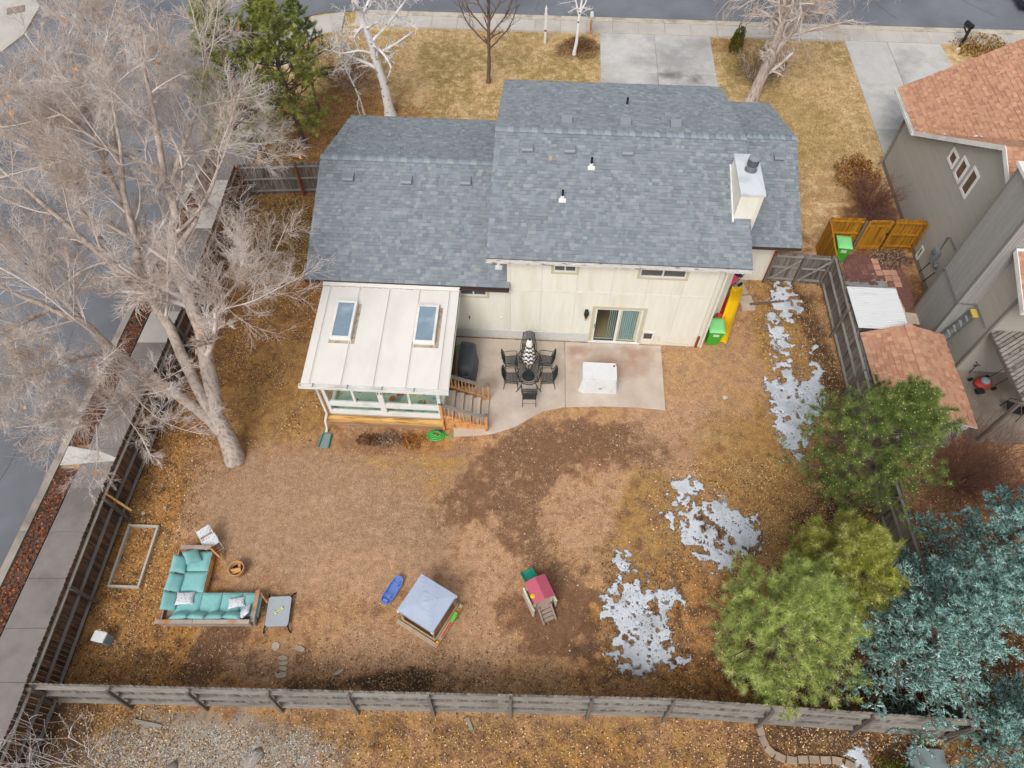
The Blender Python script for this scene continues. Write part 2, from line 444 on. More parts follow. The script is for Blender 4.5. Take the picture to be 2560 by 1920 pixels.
M['bed_wood'] = mat('amber_bed_board', S('b8b0a2'), 0.9, 0.15, 6, rnd=0.08)  # pale board colour of the raised bed itself
M['car'] = mat('dark_blue_car_paint', S('1f2b3a'), 0.25, 0.05, 4, spec=0.6)
M['tyre'] = mat('tyre_rubber', S('1f2022'), 0.9, 0.1, 9)

# the lot is turned 3.25 degrees against the view: (a, b) along and across the house
HO = Vector((0.0, 17.6, 0.0)); HR = rad(-3.25)
def HW(a, b, z=0.0):
    return Vector((HO.x + a * math.cos(HR) - b * math.sin(HR), HO.y + a * math.sin(HR) + b * math.cos(HR), z))

# ------------------------------------------------------------------ ground, street, walks
def kerb_x(y):
    return -17.0 + 0.085 * (y - 10.0)

def add_spots(m, spots):
    """stains with a place of their own: (x, y, rx, ry, colour, strength)"""
    nt = m.node_tree; N = nt.nodes; L = nt.links
    bs = N['Principled BSDF']
    c = bs.inputs['Base Color'].links[0].from_socket
    ge = N.new('ShaderNodeNewGeometry')
    nz = N.new('ShaderNodeTexNoise'); nz.inputs['Scale'].default_value = 2.2; nz.inputs['Detail'].default_value = 5
    L.new(ge.outputs['Position'], nz.inputs['Vector'])
    for x, y, rx, ry, col, st in spots:
        sb = N.new('ShaderNodeVectorMath'); sb.operation = 'SUBTRACT'; sb.inputs[1].default_value = (x, y, 0)
        L.new(ge.outputs['Position'], sb.inputs[0])
        mu = N.new('ShaderNodeVectorMath'); mu.operation = 'MULTIPLY'; mu.inputs[1].default_value = (1 / rx, 1 / ry, 0)
        L.new(sb.outputs[0], mu.inputs[0])
        ln = N.new('ShaderNodeVectorMath'); ln.operation = 'LENGTH'; L.new(mu.outputs[0], ln.inputs[0])
        ad = N.new('ShaderNodeMath'); ad.operation = 'MULTIPLY_ADD'; ad.inputs[1].default_value = 1.6; 
        L.new(nz.outputs[0], ad.inputs[0]); L.new(ln.outputs['Value'], ad.inputs[2])
        mr = N.new('ShaderNodeMapRange'); mr.inputs[1].default_value = 1.0; mr.inputs[2].default_value = 1.9
        mr.inputs[3].default_value = st; mr.inputs[4].default_value = 0.0
        L.new(ad.outputs[0], mr.inputs[0])
        mx = N.new('ShaderNodeMix'); mx.data_type = 'RGBA'
        L.new(mr.outputs[0], mx.inputs[0]); L.new(c, mx.inputs[6]); mx.inputs[7].default_value = (*col, 1)
        c = mx.outputs[2]
    L.new(c, bs.inputs['Base Color'])

add_spots(M['driveway'], [(8.75, 35.6, 0.75, 0.5, S('5c5c5d'), 0.8), (10.0, 35.2, 0.6, 0.4, S('5c5c5d'), 0.8), (9.2, 37.0, 2.0, 2.2, S('7f7f80'), 0.55),
                          (21.0, 33.0, 1.6, 1.2, S('86868a'), 0.6), (20.2, 31.2, 0.9, 1.4, S('86868a'), 0.6)])
add_spots(M['patio'], [(4.2, 16.3, 2.2, 0.9, S('a58672'), 0.7), (2.6, 16.9, 0.6, 0.35, S('9b7a68'), 0.7), (5.2, 16.8, 0.9, 0.5, S('a2806c'), 0.6),
                       (-0.9, 15.4, 0.5, 0.3, S('a08870'), 0.5), (-1.2, 13.6, 0.9, 0.5, S('b09a88'), 0.6)])

def in_street(X, Y):
    k = -17.0 + 0.085 * (Y - 10.0)
    b = (X - HO.x) * (-math.sin(HR)) + (Y - HO.y) * math.cos(HR)
    return (X < k + 2.6) | (b > 22.25)

C = {k: np.array(S(v)) for k, v in dict(
    lawn='b89768', lawn_pale='d2b78c', lawn_green='97834f', litter='8d6644', litter_dark='6a4e38', dirt='a58468', dirt_light='ae8f75',
    soil='7f5f48', soil_red='936c50', straw='b89068', grass='a8834e', moss='8a7a40', leaf='b5834c', pink='b89272', gravel='9b948b', bare='67503f', dark='4c3c31').items()}

gx = np.concatenate([[-400, -150, -70, -40, -30, -24], np.arange(-19, 20.01, 0.15), [24, 32, 45, 80, 160, 400]])
gy = np.concatenate([[-300, -100, -40, -15, -6, -2], np.arange(0.4, 42.2, 0.15), [46, 55, 80, 150, 400]])
GX, GY = np.meshgrid(gx, gy)
def ground_layers(X, Y):
    """soil colour, colour of the plant cover on it, and how much of the soil it covers"""
    n1 = fbm(X * 0.45, Y * 0.45, 1); n2 = fbm(X * 1.3, Y * 1.3, 5); n3 = fbm(X * 4.0, Y * 4.0, 9, 3)
    soil = np.zeros(X.shape + (3,)); cov = np.zeros(X.shape + (3,)); mk = np.zeros(X.shape)
    def blob(cx, cy, rx, ry, rot, sc, cc, m, w=1.0, soft=0.4, namp=0.8):
        ca, sa = math.cos(rad(rot)), math.sin(rad(rot))
        dx, dy = X - cx, Y - cy
        d = np.sqrt(((dx * ca + dy * sa) / rx) ** 2 + ((-dx * sa + dy * ca) / ry) ** 2) + (n2 - 0.5) * namp + (n3 - 0.5) * 0.5 * namp
        k = w * np.clip((1 - d) / soft + 0.5, 0, 1)
        put(k, sc, cc, m)
    def put(k, sc, cc, m):
        k = np.clip(k, 0, 1)
        if sc: soil[...] = soil * (1 - k[..., None]) + C[sc] * k[..., None]
        if cc: cov[...] = cov * (1 - k[..., None]) + C[cc] * k[..., None]
        if m is not None: mk[...] = mk * (1 - k) + m * k
    one = np.ones_like(X)
    put(one, 'soil_red', 'straw', 0.55)
    # front lawns and the strip between the houses
    f = np.clip((Y - 25.5) / 0.8, 0, 1)
    put(f, 'lawn', 'lawn_pale', 0.50)
    put(f * np.clip((n1 - 0.50) * 7, 0, 0.8), 'lawn_green', None, 0.42)
    blob(-9, 30, 5, 4.5, 0, 'litter', 'leaf', 0.45)
    blob(3.8, 38.3, 1.3, 1.0, 0, 'litter_dark', 'litter', 0.4)
    blob(12.3, 38.5, 1.6, 0.7, 0, 'litter', 'lawn', 0.5)
    blob(13.2, 36.3, 1.4, 1.5, 0, 'lawn_green', 'moss', 0.4)
    blob(14.5, 28, 3.6, 7.0, 0, 'lawn', 'lawn_pale', 0.5, 0.8); blob(14.5, 31, 2.6, 3.2, 0, 'lawn_green', 'lawn', 0.5, 0.7); blob(14.0, 25.0, 2.4, 3.4, 0, 'straw', 'lawn_pale', 0.45, 0.7)
    blob(16.8, 24.3, 1.4, 2.0, 0, 'litter_dark', 'leaf', 0.4, 0.9); blob(12.9, 22.6, 1.5, 1.0, 0, 'litter_dark', 'straw', 0.5, 0.6)
    # left side yard: leaves over thin grass
    blob(-10.5, 19.5, 3.6, 6.5, 0, 'litter', 'leaf', 0.5, 0.95); blob(-10.0, 23.2, 2.4, 2.4, 0, 'litter_dark', 'moss', 0.48, 0.9); blob(-9.0, 15.0, 2.4, 3.0, 0, 'litter', 'grass', 0.55, 0.9)
    # back yard
    blob(-4.5, 11.6, 4.5, 1.3, 3, 'dirt', 'grass', 0.50, 0.9)
    blob(-7.6, 9.9, 4.4, 2.6, -4, 'dirt', 'dirt_light', 0.42, 1.0, 0.5, 0.5)
    blob(-4.2, 9.0, 3.0, 1.6, 0, 'dirt', 'dirt_light', 0.40, 0.9, 0.5, 0.7)
    blob(8.0, 15.4, 3.6, 3.2, 0, 'dirt', 'straw', 0.55, 0.9); blob(6.8, 12.6, 2.8, 2.2, 0, 'dirt', 'pink', 0.58, 0.9)
    blob(2.0, 12.35, 3.6, 1.25, 3, 'soil', 'pink', 0.30, 1.0, 0.3, 1.0)
    blob(-0.6, 10.7, 2.6, 1.15, 24, 'soil', 'pink', 0.34, 1.0, 0.35, 1.0)
    blob(0.2, 9.3, 1.1, 1.6, 20, 'soil', 'pink', 0.36, 0.9, 0.35, 1.0)
    blob(3.5, 9.9, 2.1, 1.7, 20, 'soil_red', 'pink', 0.66, 1.0, 0.35, 1.1)
    blob(-1.0, 7.7, 1.3, 1.9, 10, 'soil_red', 'pink', 0.62, 1.0, 0.35, 1.1)
    blob(-5.2, 7.9, 1.8, 1.0, 0, 'dirt', 'pink', 0.55, 0.9, 0.4, 1.1)
    blob(-2.6, 5.1, 4.2, 1.0, 0, 'soil_red', 'pink', 0.64, 1.0, 0.35, 1.1)
    blob(8.3, 12.9, 1.1, 0.35, -6, 'lawn_pale', 'lawn_pale', 0.5)
    blob(1.5, 6.5, 1.7, 1.5, 20, 'soil', 'straw', 0.24, 1.0, 0.3, 1.0)
    blob(3.0, 5.1, 1.1, 0.8, 0, 'bare', 'straw', 0.20, 0.9, 0.3, 1.0); blob(1.0, 4.6, 1.6, 0.5, 0, 'soil_red', 'straw', 0.6, 0.9)
    blob(4.9, 9.0, 1.8, 2.6, 0, 'soil', 'grass', 0.55, 0.9, 0.4, 1.1); blob(9.3, 10.8, 2.6, 3.4, 0, 'litter', 'grass', 0.58, 0.95)
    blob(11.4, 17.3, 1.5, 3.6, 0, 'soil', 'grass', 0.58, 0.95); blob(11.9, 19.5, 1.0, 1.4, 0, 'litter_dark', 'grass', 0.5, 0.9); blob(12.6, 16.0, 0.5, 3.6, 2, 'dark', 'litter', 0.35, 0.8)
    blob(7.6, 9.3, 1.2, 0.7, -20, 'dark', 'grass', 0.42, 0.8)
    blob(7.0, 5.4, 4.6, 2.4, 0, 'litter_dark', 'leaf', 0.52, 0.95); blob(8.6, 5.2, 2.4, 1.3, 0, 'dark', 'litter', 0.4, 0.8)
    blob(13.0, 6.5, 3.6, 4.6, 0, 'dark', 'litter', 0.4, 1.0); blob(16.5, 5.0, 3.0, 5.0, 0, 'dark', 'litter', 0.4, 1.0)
    blob(-11.9, 6.2, 2.2, 3.2, 0, 'litter_dark', 'leaf', 0.58, 1.0); blob(-10.0, 4.9, 3.4, 0.9, 0, 'litter_dark', 'leaf', 0.58, 0.95); blob(-12.9, 10.6, 1.2, 3.6, 0, 'litter_dark', 'leaf', 0.56, 1.0)
    blob(-9.5, 5.2, 0.8, 1.2, -35, 'soil', 'straw', 0.25, 0.95, 0.3); blob(-7.6, 4.9, 1.5, 0.6, 0, 'soil', 'pink', 0.6, 0.9)
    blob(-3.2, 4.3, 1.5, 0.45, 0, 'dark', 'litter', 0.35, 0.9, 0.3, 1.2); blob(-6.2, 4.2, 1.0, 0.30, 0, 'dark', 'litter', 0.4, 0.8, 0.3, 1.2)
    blob(-4.5, 12.6, 2.6, 0.45, 0, 'soil_red', 'straw', 0.35, 0.9, 0.4); blob(-3.2, 12.7, 0.9, 0.5, 0, 'litter', 'leaf', 0.55, 0.9)
    # outside the back fence
    g = np.clip((3.36 - 0.03 * X - Y) / 0.25, 0, 1)
    put(g, 'soil', 'grass', 0.50); put(g * np.clip((n2 - 0.48) * 5, 0, 0.8), 'soil_red', 'straw', 0.52); put(g * np.clip((n1 - 0.50) * 6, 0, 0.6), 'litter_dark', 'leaf', 0.5)
    blob(-9.2, 2.0, 3.8, 1.15, 0, 'gravel', 'gravel', 0.5, 0.95, 0.5, 1.0); blob(7.2, 1.9, 1.0, 0.6, 0, 'bare', 'straw', 0.2, 0.8); blob(9.5, 2.6, 2.6, 0.8, 0, 'dark', 'litter', 0.4, 0.8)
    blob(-13.2, 2.2, 0.9, 1.6, 0, 'dark', 'litter', 0.4, 0.7)
    # neighbour's yard behind the shed
    blob(16.5, 10.5, 2.6, 2.3, 0, 'soil_red', 'pink', 0.35, 0.9); blob(15.6, 19.8, 2.2, 2.6, 0, 'litter_dark', 'litter', 0.45, 0.9)
    soil *= (0.92 + 0.16 * n3)[..., None]; cov *= (0.92 + 0.16 * n2)[..., None]
    return soil, cov, mk
Z = (fbm(GX * 2.0, GY * 2.0, 3) - 0.5) * 0.03 + (fbm(GX * 0.3, GY * 0.3, 4) - 0.5) * 0.02
Z = np.where(in_street(GX, GY), -0.06, Z)
GV = np.stack([GX, GY, Z], -1).reshape(-1, 3)
ny, nx = GX.shape
ii = np.arange(ny - 1)[:, None] * nx + np.arange(nx - 1)[None, :]
GF = np.stack([ii, ii + 1, ii + nx + 1, ii + nx], -1).reshape(-1, 4)
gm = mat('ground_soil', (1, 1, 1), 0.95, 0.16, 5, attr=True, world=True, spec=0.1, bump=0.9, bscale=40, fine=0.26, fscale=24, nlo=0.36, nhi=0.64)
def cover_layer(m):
    """clumps of plant cover over the soil: noise against the coverage stored in the sheet"""
    nt = m.node_tree; N = nt.nodes; L = nt.links
    at = [q for q in N if q.type == 'ATTRIBUTE'][0]
    outs = [l.to_socket for l in at.outputs['Color'].links]
    a2 = N.new('ShaderNodeAttribute'); a2.attribute_name = 'cover'
    a3 = N.new('ShaderNodeAttribute'); a3.attribute_name = 'amount'
    ge = N.new('ShaderNodeNewGeometry')
    nz = N.new('ShaderNodeTexNoise'); nz.inputs['Scale'].default_value = 1.9; nz.inputs['Detail'].default_value = 10.0; nz.inputs['Roughness'].default_value = 0.74
    L.new(ge.outputs['Position'], nz.inputs['Vector'])
    sm = N.new('ShaderNodeMath'); sm.operation = 'SUBTRACT'; sm.inputs[0].default_value = 1.0
    L.new(a3.outputs['Fac'], sm.inputs[1])
    df = N.new('ShaderNodeMath'); df.operation = 'SUBTRACT'; L.new(nz.outputs[0], df.inputs[0])
    lo = N.new('ShaderNodeMath'); lo.operation = 'MULTIPLY_ADD'; lo.inputs[1].default_value = 0.62; lo.inputs[2].default_value = 0.19
    L.new(sm.outputs[0], lo.inputs[0]); L.new(lo.outputs[0], df.inputs[1])
    mr = N.new('ShaderNodeMapRange'); mr.inputs[1].default_value = -0.075; mr.inputs[2].default_value = 0.075
    L.new(df.outputs[0], mr.inputs[0])
    mx = N.new('ShaderNodeMix'); mx.data_type = 'RGBA'
    L.new(mr.outputs[0], mx.inputs[0]); L.new(at.outputs['Color'], mx.inputs[6]); L.new(a2.outputs['Color'], mx.inputs[7])
    for o in outs: L.new(mx.outputs[2], o)
cover_layer(gm)
ground = np_mesh('ground', GV, GF, gm, smooth=True)
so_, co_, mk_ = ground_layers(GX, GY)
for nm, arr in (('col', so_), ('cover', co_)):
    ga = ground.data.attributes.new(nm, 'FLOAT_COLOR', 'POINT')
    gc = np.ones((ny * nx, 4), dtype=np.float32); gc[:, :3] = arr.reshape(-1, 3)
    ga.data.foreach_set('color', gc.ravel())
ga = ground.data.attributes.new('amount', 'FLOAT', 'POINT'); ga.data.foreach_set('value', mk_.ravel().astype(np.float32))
tag(ground, 'winter yard ground of dry grass, bare soil and fallen leaves', kind='structure')

# asphalt: side street on the left joining the street in front
b0 = [HW(a, 24.0) for a in (-10.0, 8, 60)]
poly = [(-29.5, -20), (kerb_x(-20), -20), (kerb_x(36.5), 36.5)]
for i in range(1, 8):
    t = i / 8 * math.pi / 2
    poly.append((kerb_x(36.5) + 4.6 * (1 - math.cos(t)), 36.5 + 5.6 * math.sin(t)))
poly += [(p.x, p.y) for p in b0] + [(62, 62), (-45, 66), (-45, 47), (-31, 45.5), (-28.4, 42.5), (-28.2, 39.5), (-29.5, 36.5)]
mb = MB().prism(poly, -0.08, 0.004)
st = obj('street', mb, M['asphalt']); tag(st, 'grey asphalt street round the corner lot', kind='structure')
rng = random.Random(5)
for pts in [[(-18.2, 8.2), (-18.6, 11.2), (-17.9, 14.6), (-18.3, 18.5)], [(-21.0, 5.2), (-19.2, 6.3), (-17.4, 7.0)], [(-21.5, 15), (-19.2, 15.4), (-17.0, 15.3)],
            [(1.4, 44.5), (1.7, 43.2), (1.4, 42.2), (1.9, 41.6)], [(16.8, 45), (17.4, 43), (18.9, 41)], [(21.5, 45), (22.2, 42.5), (23.0, 40.9)], [(27.0, 45), (27.6, 43), (29.0, 41.3)]]:
    fine = []
    for (x0, y0), (x1, y1) in zip(pts[:-1], pts[1:]):
        for i in range(10):
            t = i / 10; fine.append((x0 + (x1 - x0) * t + rng.uniform(-.05, .05), y0 + (y1 - y0) * t + rng.uniform(-.05, .05)))
    mb = MB()
    for p, q in zip(fine[:-1], fine[1:]):
        mb.beam((*p, 0.0055), (*q, 0.0055), 0.03, 0.003)
    obj('tar_crack', mb, M['crack'], st)

def slab_quads(parent, quads, m, z0=-0.07, z1=0.06, name='slab', bev=0.008):
    for q in quads:
        cx = sum(p[0] for p in q) / len(q); cy = sum(p[1] for p in q) / len(q)
        qq = [(p[0] + (cx - p[0]) * 0.006, p[1] + (cy - p[1]) * 0.006) for p in q]
        obj(name, MB().prism(qq, z0, z1), m, parent, bevel=bev, seg=1)

def strip(f0, f1, ts):
    """quads between two edge curves f0(t), f1(t)"""
    return [[f0(a), f0(b), f1(b), f1(a)] for a, b in zip(ts[:-1], ts[1:])]

hw2 = lambda a, b: tuple(HW(a, b)[:2])
sw = obj('front_sidewalk', MB().prism([hw2(-10.5, 22.42), hw2(40, 22.42), hw2(40, 23.45), hw2(-10.5, 23.45)], -0.09, 0.0), M['concrete'])
tag(sw, kind='structure')
slab_quads(sw, strip(lambda t: hw2(t, 22.37), lambda t: hw2(t, 23.5), [-10.6 + 1.52 * i for i in range(34)]), M['concrete'])
kb = obj('front_kerb', MB().prism([hw2(-10.5, 23.55), hw2(40, 23.55), hw2(40, 23.95), hw2(-10.5, 23.95)], -0.09, 0.0), M['concrete_kerb'])
tag(kb, kind='structure')
for a in [-10.6 + 3.04 * i for i in range(17)]:
    mb = MB()
    p = [HW(a + 0.01, 23.5), HW(a + 3.03, 23.5), HW(a + 3.03, 23.68), HW(a + 0.01, 23.68)]
    mb.prism([(v.x, v.y) for v in p], -0.07, 0.105)
    p = [HW(a + 0.01, 23.68), HW(a + 3.03, 23.68), HW(a + 3.03, 24.05), HW(a + 0.01, 24.05)]
    mb.prism([(v.x, v.y) for v in p], -0.07, 0.018)
    obj('kerb_stone', mb, M['concrete_kerb'], kb)
# corner ramp
rp = []
for i in range(0, 9):
    t = i / 8 * math.pi / 2
    rp.append((kerb_x(36.5) + 0.35 + 4.4 * (1 - math.cos(t)), 36.5 + 5.3 * math.sin(t)))
inn = []
for i in range(0, 9):
    t = i / 8 * math.pi / 2
    inn.append((kerb_x(36.5) + 2.3 + 2.5 * (1 - math.cos(t)), 36.5 + 3.4 * math.sin(t)))
ramp = obj('corner_walk', MB().prism([(x * 1.0, y) for x, y in rp[1:8]] + inn[1:8][::-1], -0.09, 0.02), M['concrete']); tag(ramp, kind='structure')
slab_quads(ramp, [[rp[i], rp[i + 1], inn[i + 1], inn[i]] for i in range(8)], M['concrete'])
# side walk, kerb on the left
lw = obj('side_sidewalk', MB().prism([(kerb_x(-12) + 1.0, -12), (kerb_x(36) + 1.0, 36), (kerb_x(36) + 2.4, 36), (kerb_x(-12) + 2.4, -12)], -0.09, 0.0), M['walk_grey']); tag(lw, kind='structure')
ts = [-12 + 1.63 * i for i in range(30)]
for i, (a, b) in enumerate(zip(ts[:-1], ts[1:])):
    q = [(kerb_x(a) + 1.02, a), (kerb_x(b) + 1.02, b), (kerb_x(b) + 2.62, b), (kerb_x(a) + 2.62, a)]
    slab_quads(lw, [q], M['concrete'] if i in (18, 22, 23, 26, 29) else M['walk_grey'])
lk = obj('side_kerb', MB().prism([(kerb_x(-12) + .05, -12), (kerb_x(36.5) + .05, 36.5), (kerb_x(36.5) + .2, 36.5), (kerb_x(-12) + .2, -12)], -0.09, 0.0), M['side_kerb']); tag(lk, kind='structure')
for i in range(16):
    a, b = -12 + 3.03 * i, -12 + 3.03 * (i + 1) - 0.012
    obj('kerb_stone', MB().prism([(kerb_x(a) - .02, a), (kerb_x(b) - .02, b), (kerb_x(b) + .26, b), (kerb_x(a) + .26, a)], -0.08, 0.085), M['side_kerb'], lk)
ap = obj('side_walk_apron', MB().prism([(kerb_x(11.9) + .28, 11.75), (kerb_x(12.4) + .28, 12.55), (kerb_x(12.2) + 1.6, 12.3), (kerb_x(12) + 2.5, 11.95)], 0.02, 0.068), M['pale_slab']); tag(ap, kind='structure')
# far corner of the side street
fc = obj('far_corner_walk', MB().prism([(-60, 33.0), (-32, 33.0), (-29.6, 36.0), (-28.35, 39.5), (-28.5, 42.6), (-30.5, 45.2), (-44.5, 46.6), (-60, 46.6)], -0.09, 0.05), M['concrete']); tag(fc, kind='structure')
obj('tactile_pad', MB().box(-0.5, 0.5, -0.4, 0.4, 0.0, 0.02), M['tactile'], fc, bevel=0.004).matrix_local = Matrix.Translation((-29.75, 42.1, 0.048)) @ Matrix.Rotation(rad(20), 4, 'Z')

def lot_slabs(name, m, a_edges, b_edges, z1=0.045, kind='structure'):
    base = obj(name, MB().prism([hw2(a_edges[0] + .05, b_edges[0] + .05), hw2(a_edges[-1] - .05, b_edges[0] + .05), hw2(a_edges[-1] - .05, b_edges[-1] - .05), hw2(a_edges[0] + .05, b_edges[-1] - .05)], -0.09, 0.005), m)
    tag(base, kind=kind)
    for i in range(len(a_edges) - 1):
        for j in range(len(b_edges) - 1):
            slab_quads(base, [[hw2(a_edges[i], b_edges[j]), hw2(a_edges[i + 1], b_edges[j]), hw2(a_edges[i + 1], b_edges[j + 1]), hw2(a_edges[i], b_edges[j + 1])]], m, -0.07, z1)
    return base
dr = lot_slabs('driveway', M['driveway'], [3.85, 7.0, 10.2], [10.0, 13.6, 18.6, 22.36])
d2 = lot_slabs('neighbour_driveway', M['driveway'], [17.9, 20.3], [11.0, 14.4, 18.3, 22.36])
slab_quads(d2, [[hw2(20.3, 11), hw2(24.8, 11), hw2(24.3, 16.6), hw2(20.3, 16.6)]], M['driveway'], -0.07, 0.045)
slab_quads(d2, [[hw2(20.3, 16.6), hw2(24.3, 16.6), hw2(23.9, 18.4), hw2(23.4, 20.2), hw2(23.3, 22.36), hw2(20.3, 22.36)]], M['driveway'], -0.07, 0.045)

pt = obj('patio', MB().prism([(-2.0, 13.2), (1.9, 14.4), (5.8, 14.3), (6.0, 17.0), (-2.0, 17.3)], -0.08, 0.01), M['patio']); tag(pt, kind='structure')
obj('slab', MB().prism([(-2.3, 17.62), (2.15, 17.38), (2.05, 14.27), (1.25, 14.09), (0.64, 13.73), (0.15, 13.40), (-0.41, 13.19), (-0.74, 13.08), (-1.45, 13.0), (-2.2, 12.97)], -0.07, 0.05), M['patio'], pt, bevel=0.012, seg=1)
obj('slab', MB().prism([(2.17, 17.38), (6.08, 17.18), (5.91, 14.13), (4.9, 14.24), (3.6, 14.3), (2.07, 14.27)], -0.07, 0.05), M['patio'], pt, bevel=0.012, seg=1)
np_ = obj('neighbour_patio', MB().prism([(16.75, 16.6), (17.1, 12.75), (30, 12.2), (30, 18.0), (17.5, 18.3)], -0.08, 0.045), M['patio_dull']); tag(np_, kind='structure')

# ------------------------------------------------------------------ old snow
def in_poly(X, Y, poly):
    """signed distance-like field: >0 inside"""
    d = np.full(X.shape, 1e9); ins = np.zeros(X.shape, bool)
    n = len(poly)
    for i in range(n):
        (x0, y0), (x1, y1) = poly[i], poly[(i + 1) % n]
        dx, dy = x1 - x0, y1 - y0
        t = np.clip(((X - x0) * dx + (Y - y0) * dy) / (dx * dx + dy * dy + 1e-9), 0, 1)
        d = np.minimum(d, np.hypot(X - x0 - t * dx, Y - y0 - t * dy))
        c = ((y0 > Y) != (y1 > Y)) & (X < (x1 - x0) * (Y - y0) / (y1 - y0 + 1e-12) + x0)
        ins ^= c
    return np.where(ins, d, -d)
def snow(polys, label, name, m, step=0.024, amp=0.75, thick=0.045, bias=0.0, seed=0):
    xs = [p[0] for q in polys for p in q]; ys = [p[1] for q in polys for p in q]
    X, Y = np.meshgrid(np.arange(min(xs) - .3, max(xs) + .3, step), np.arange(min(ys) - .3, max(ys) + .3, step))
    f = np.max([in_poly(X, Y, q) for q in polys], axis=0)
    n = (fbm(X * 1.3, Y * 1.3, 11 + seed) - 0.5) * amp + (fbm(X * 5.5, Y * 5.5, 21 + seed, 4) - 0.5) * amp * 1.7
    f = np.minimum(f, 0.15) + n + bias
    Zs = np.clip(f * 0.5, 0, thick) + fbm(X * 7, Y * 7, 2) * 0.025 * np.clip(f * 6, 0, 1) + 0.012
    keep = (f[:-1, :-1] > 0) & (f[1:, :-1] > 0) & (f[:-1, 1:] > 0) & (f[1:, 1:] > 0)
    h, w_ = X.shape
    jit = np.random.RandomState(3).uniform(-.3, .3, (2, h, w_)) * step
    V = np.stack([X + jit[0], Y + jit[1], Zs], -1).reshape(-1, 3)
    idx = np.arange(h - 1)[:, None] * w_ + np.arange(w_ - 1)[None, :]
    F = np.stack([idx, idx + 1, idx + w_ + 1, idx + w_], -1)[keep]
    used, inv = np.unique(F, return_inverse=True)
    o = np_mesh(name, V[used], inv.reshape(-1, 4), m, smooth=True)
    tag(o, label, 'snow', kind='stuff')
    # thin grey slush at the melting margin, just under the snow
    f2 = f + 0.075 + (fbm(X * 9, Y * 9, 5 + seed, 2) - 0.5) * 0.10
    Z2 = 0.010 + np.clip(f2 * 0.02, 0, 0.004)
    keep = (f2[:-1, :-1] > 0) & (f2[1:, :-1] > 0) & (f2[:-1, 1:] > 0) & (f2[1:, 1:] > 0)
    F = np.stack([idx, idx + 1, idx + w_ + 1, idx + w_], -1)[keep]
    used, inv = np.unique(F, return_inverse=True)
    V = np.stack([X + jit[0], Y + jit[1], Z2], -1).reshape(-1, 3)
    s2 = np_mesh('slush', V[used], inv.reshape(-1, 4), M['slush'], smooth=True)
    tag(s2, 'grey slush margin under the ' + label.split(',')[0], kind='stuff')
    return o
snow([[(6.06, 11.15), (6.30, 11.0), (6.66, 10.45), (7.50, 10.2), (8.35, 9.75), (8.55, 9.05), (8.25, 8.65), (7.35, 8.2), (6.85, 8.0), (6.45, 8.6), (5.65, 9.25), (5.4, 9.8), (5.85, 10.35)]],
     'grey white old snow patch lying near the big pines, the rounder one', 'snow_patch', M['snow'], bias=0.06, seed=1)
snow([[(3.55, 8.35), (3.9, 8.3), (4.1, 7.6), (4.4, 7.15), (5.45, 6.95), (5.25, 6.5), (5.1, 6.1), (5.25, 5.45), (5.3, 4.95), (4.55, 4.6), (3.85, 4.7), (3.2, 5.25), (3.4, 5.85), (3.15, 6.35), (3.25, 7.4)]],
     'long patchy old snow running down to the back fence', 'snow_patch', M['snow'], bias=0.01, seed=2)
snow([[(10.2, 15.5), (11.2, 15.4), (11.7, 14.8), (11.4, 13.7), (11.0, 13.1), (10.6, 12.1), (10.25, 12.8), (10.0, 13.9)]],
     'icy snow sheet beside the old grey fence', 'snow_patch', M['snow'], bias=0.08, amp=0.55, seed=3)
snow([[(11.2, 20.3), (11.9, 20.4), (12.2, 19.2), (11.7, 18.5), (11.2, 19.0)], [(10.7, 18.7), (11.1, 18.9), (11.35, 17.6), (11.15, 15.9), (10.7, 16.0), (10.75, 17.2)], [(10.6, 16.0), (11.1, 16.1), (11.2, 15.5), (10.7, 15.4)], [(12.1, 17.2), (12.35, 17.2), (12.2, 15.6), (11.95, 15.6)], [(11.3, 15.5), (12.0, 15.6), (12.1, 14.2), (11.4, 13.6)]],
     'narrow broken streak of melting snow along the grey fence', 'snow_patch', M['snow'], bias=0.03, amp=0.7, thick=0.03, seed=4)
snow([[(14.6, 20.4), (15.8, 20.9), (16.6, 20.2), (16.0, 19.1), (14.8, 18.9), (14.2, 19.5)]],
     'thin grey ice over the neighbour side pavers', 'snow_patch', M['ice'], bias=-0.03, amp=0.8, thick=0.02, seed=5)
snow([[(9.6, 2.1), (10.4, 2.5), (10.9, 2.0), (10.6, 1.4), (9.8, 1.3)]], 'small snow patch outside the back fence near edging blocks', 'snow_patch', M['snow'], bias=-0.05, amp=0.7, thick=0.03, seed=6)

# ------------------------------------------------------------------ shingle roofs
def tint(base, r, k):
    f = 1 + r.uniform(-k, k)
    return tuple(min(1, c * f * (1 + r.uniform(-0.03, 0.03))) for c in base)
GREY_SH = [S(c) for c in ('868d93', '8b9297', '7f868d', '888e93', '92989c', '7b8289')]
ORANGE_SH = [S(c) for c in ('b98c72', 'bf9277', 'b0836a', 'bb8f77', 'c4987c', 'a97c65')]
SH_W = (0.10, 0.15, 0.20, 0.27)
_sh_cache = {}
def shingle_mesh(w, h, thick, col, m):
    key = (w, h, thick, col, m.name)
    if key not in _sh_cache:
        t = 0.030 if thick else 0.007
        mb = MB()
        mb.add([(0, 0, 0), (w, 0, 0), (w, h, 0), (0, h, 0), (0, 0, t), (w, 0, t), (w, h, 0.003), (0, h, 0.003)],
               [(4, 5, 6, 7), (0, 1, 5, 4), (1, 2, 6, 5), (3, 0, 4, 7)], col)
        _sh_cache[key] = mb.mesh('shingle', m)
    return _sh_cache[key]
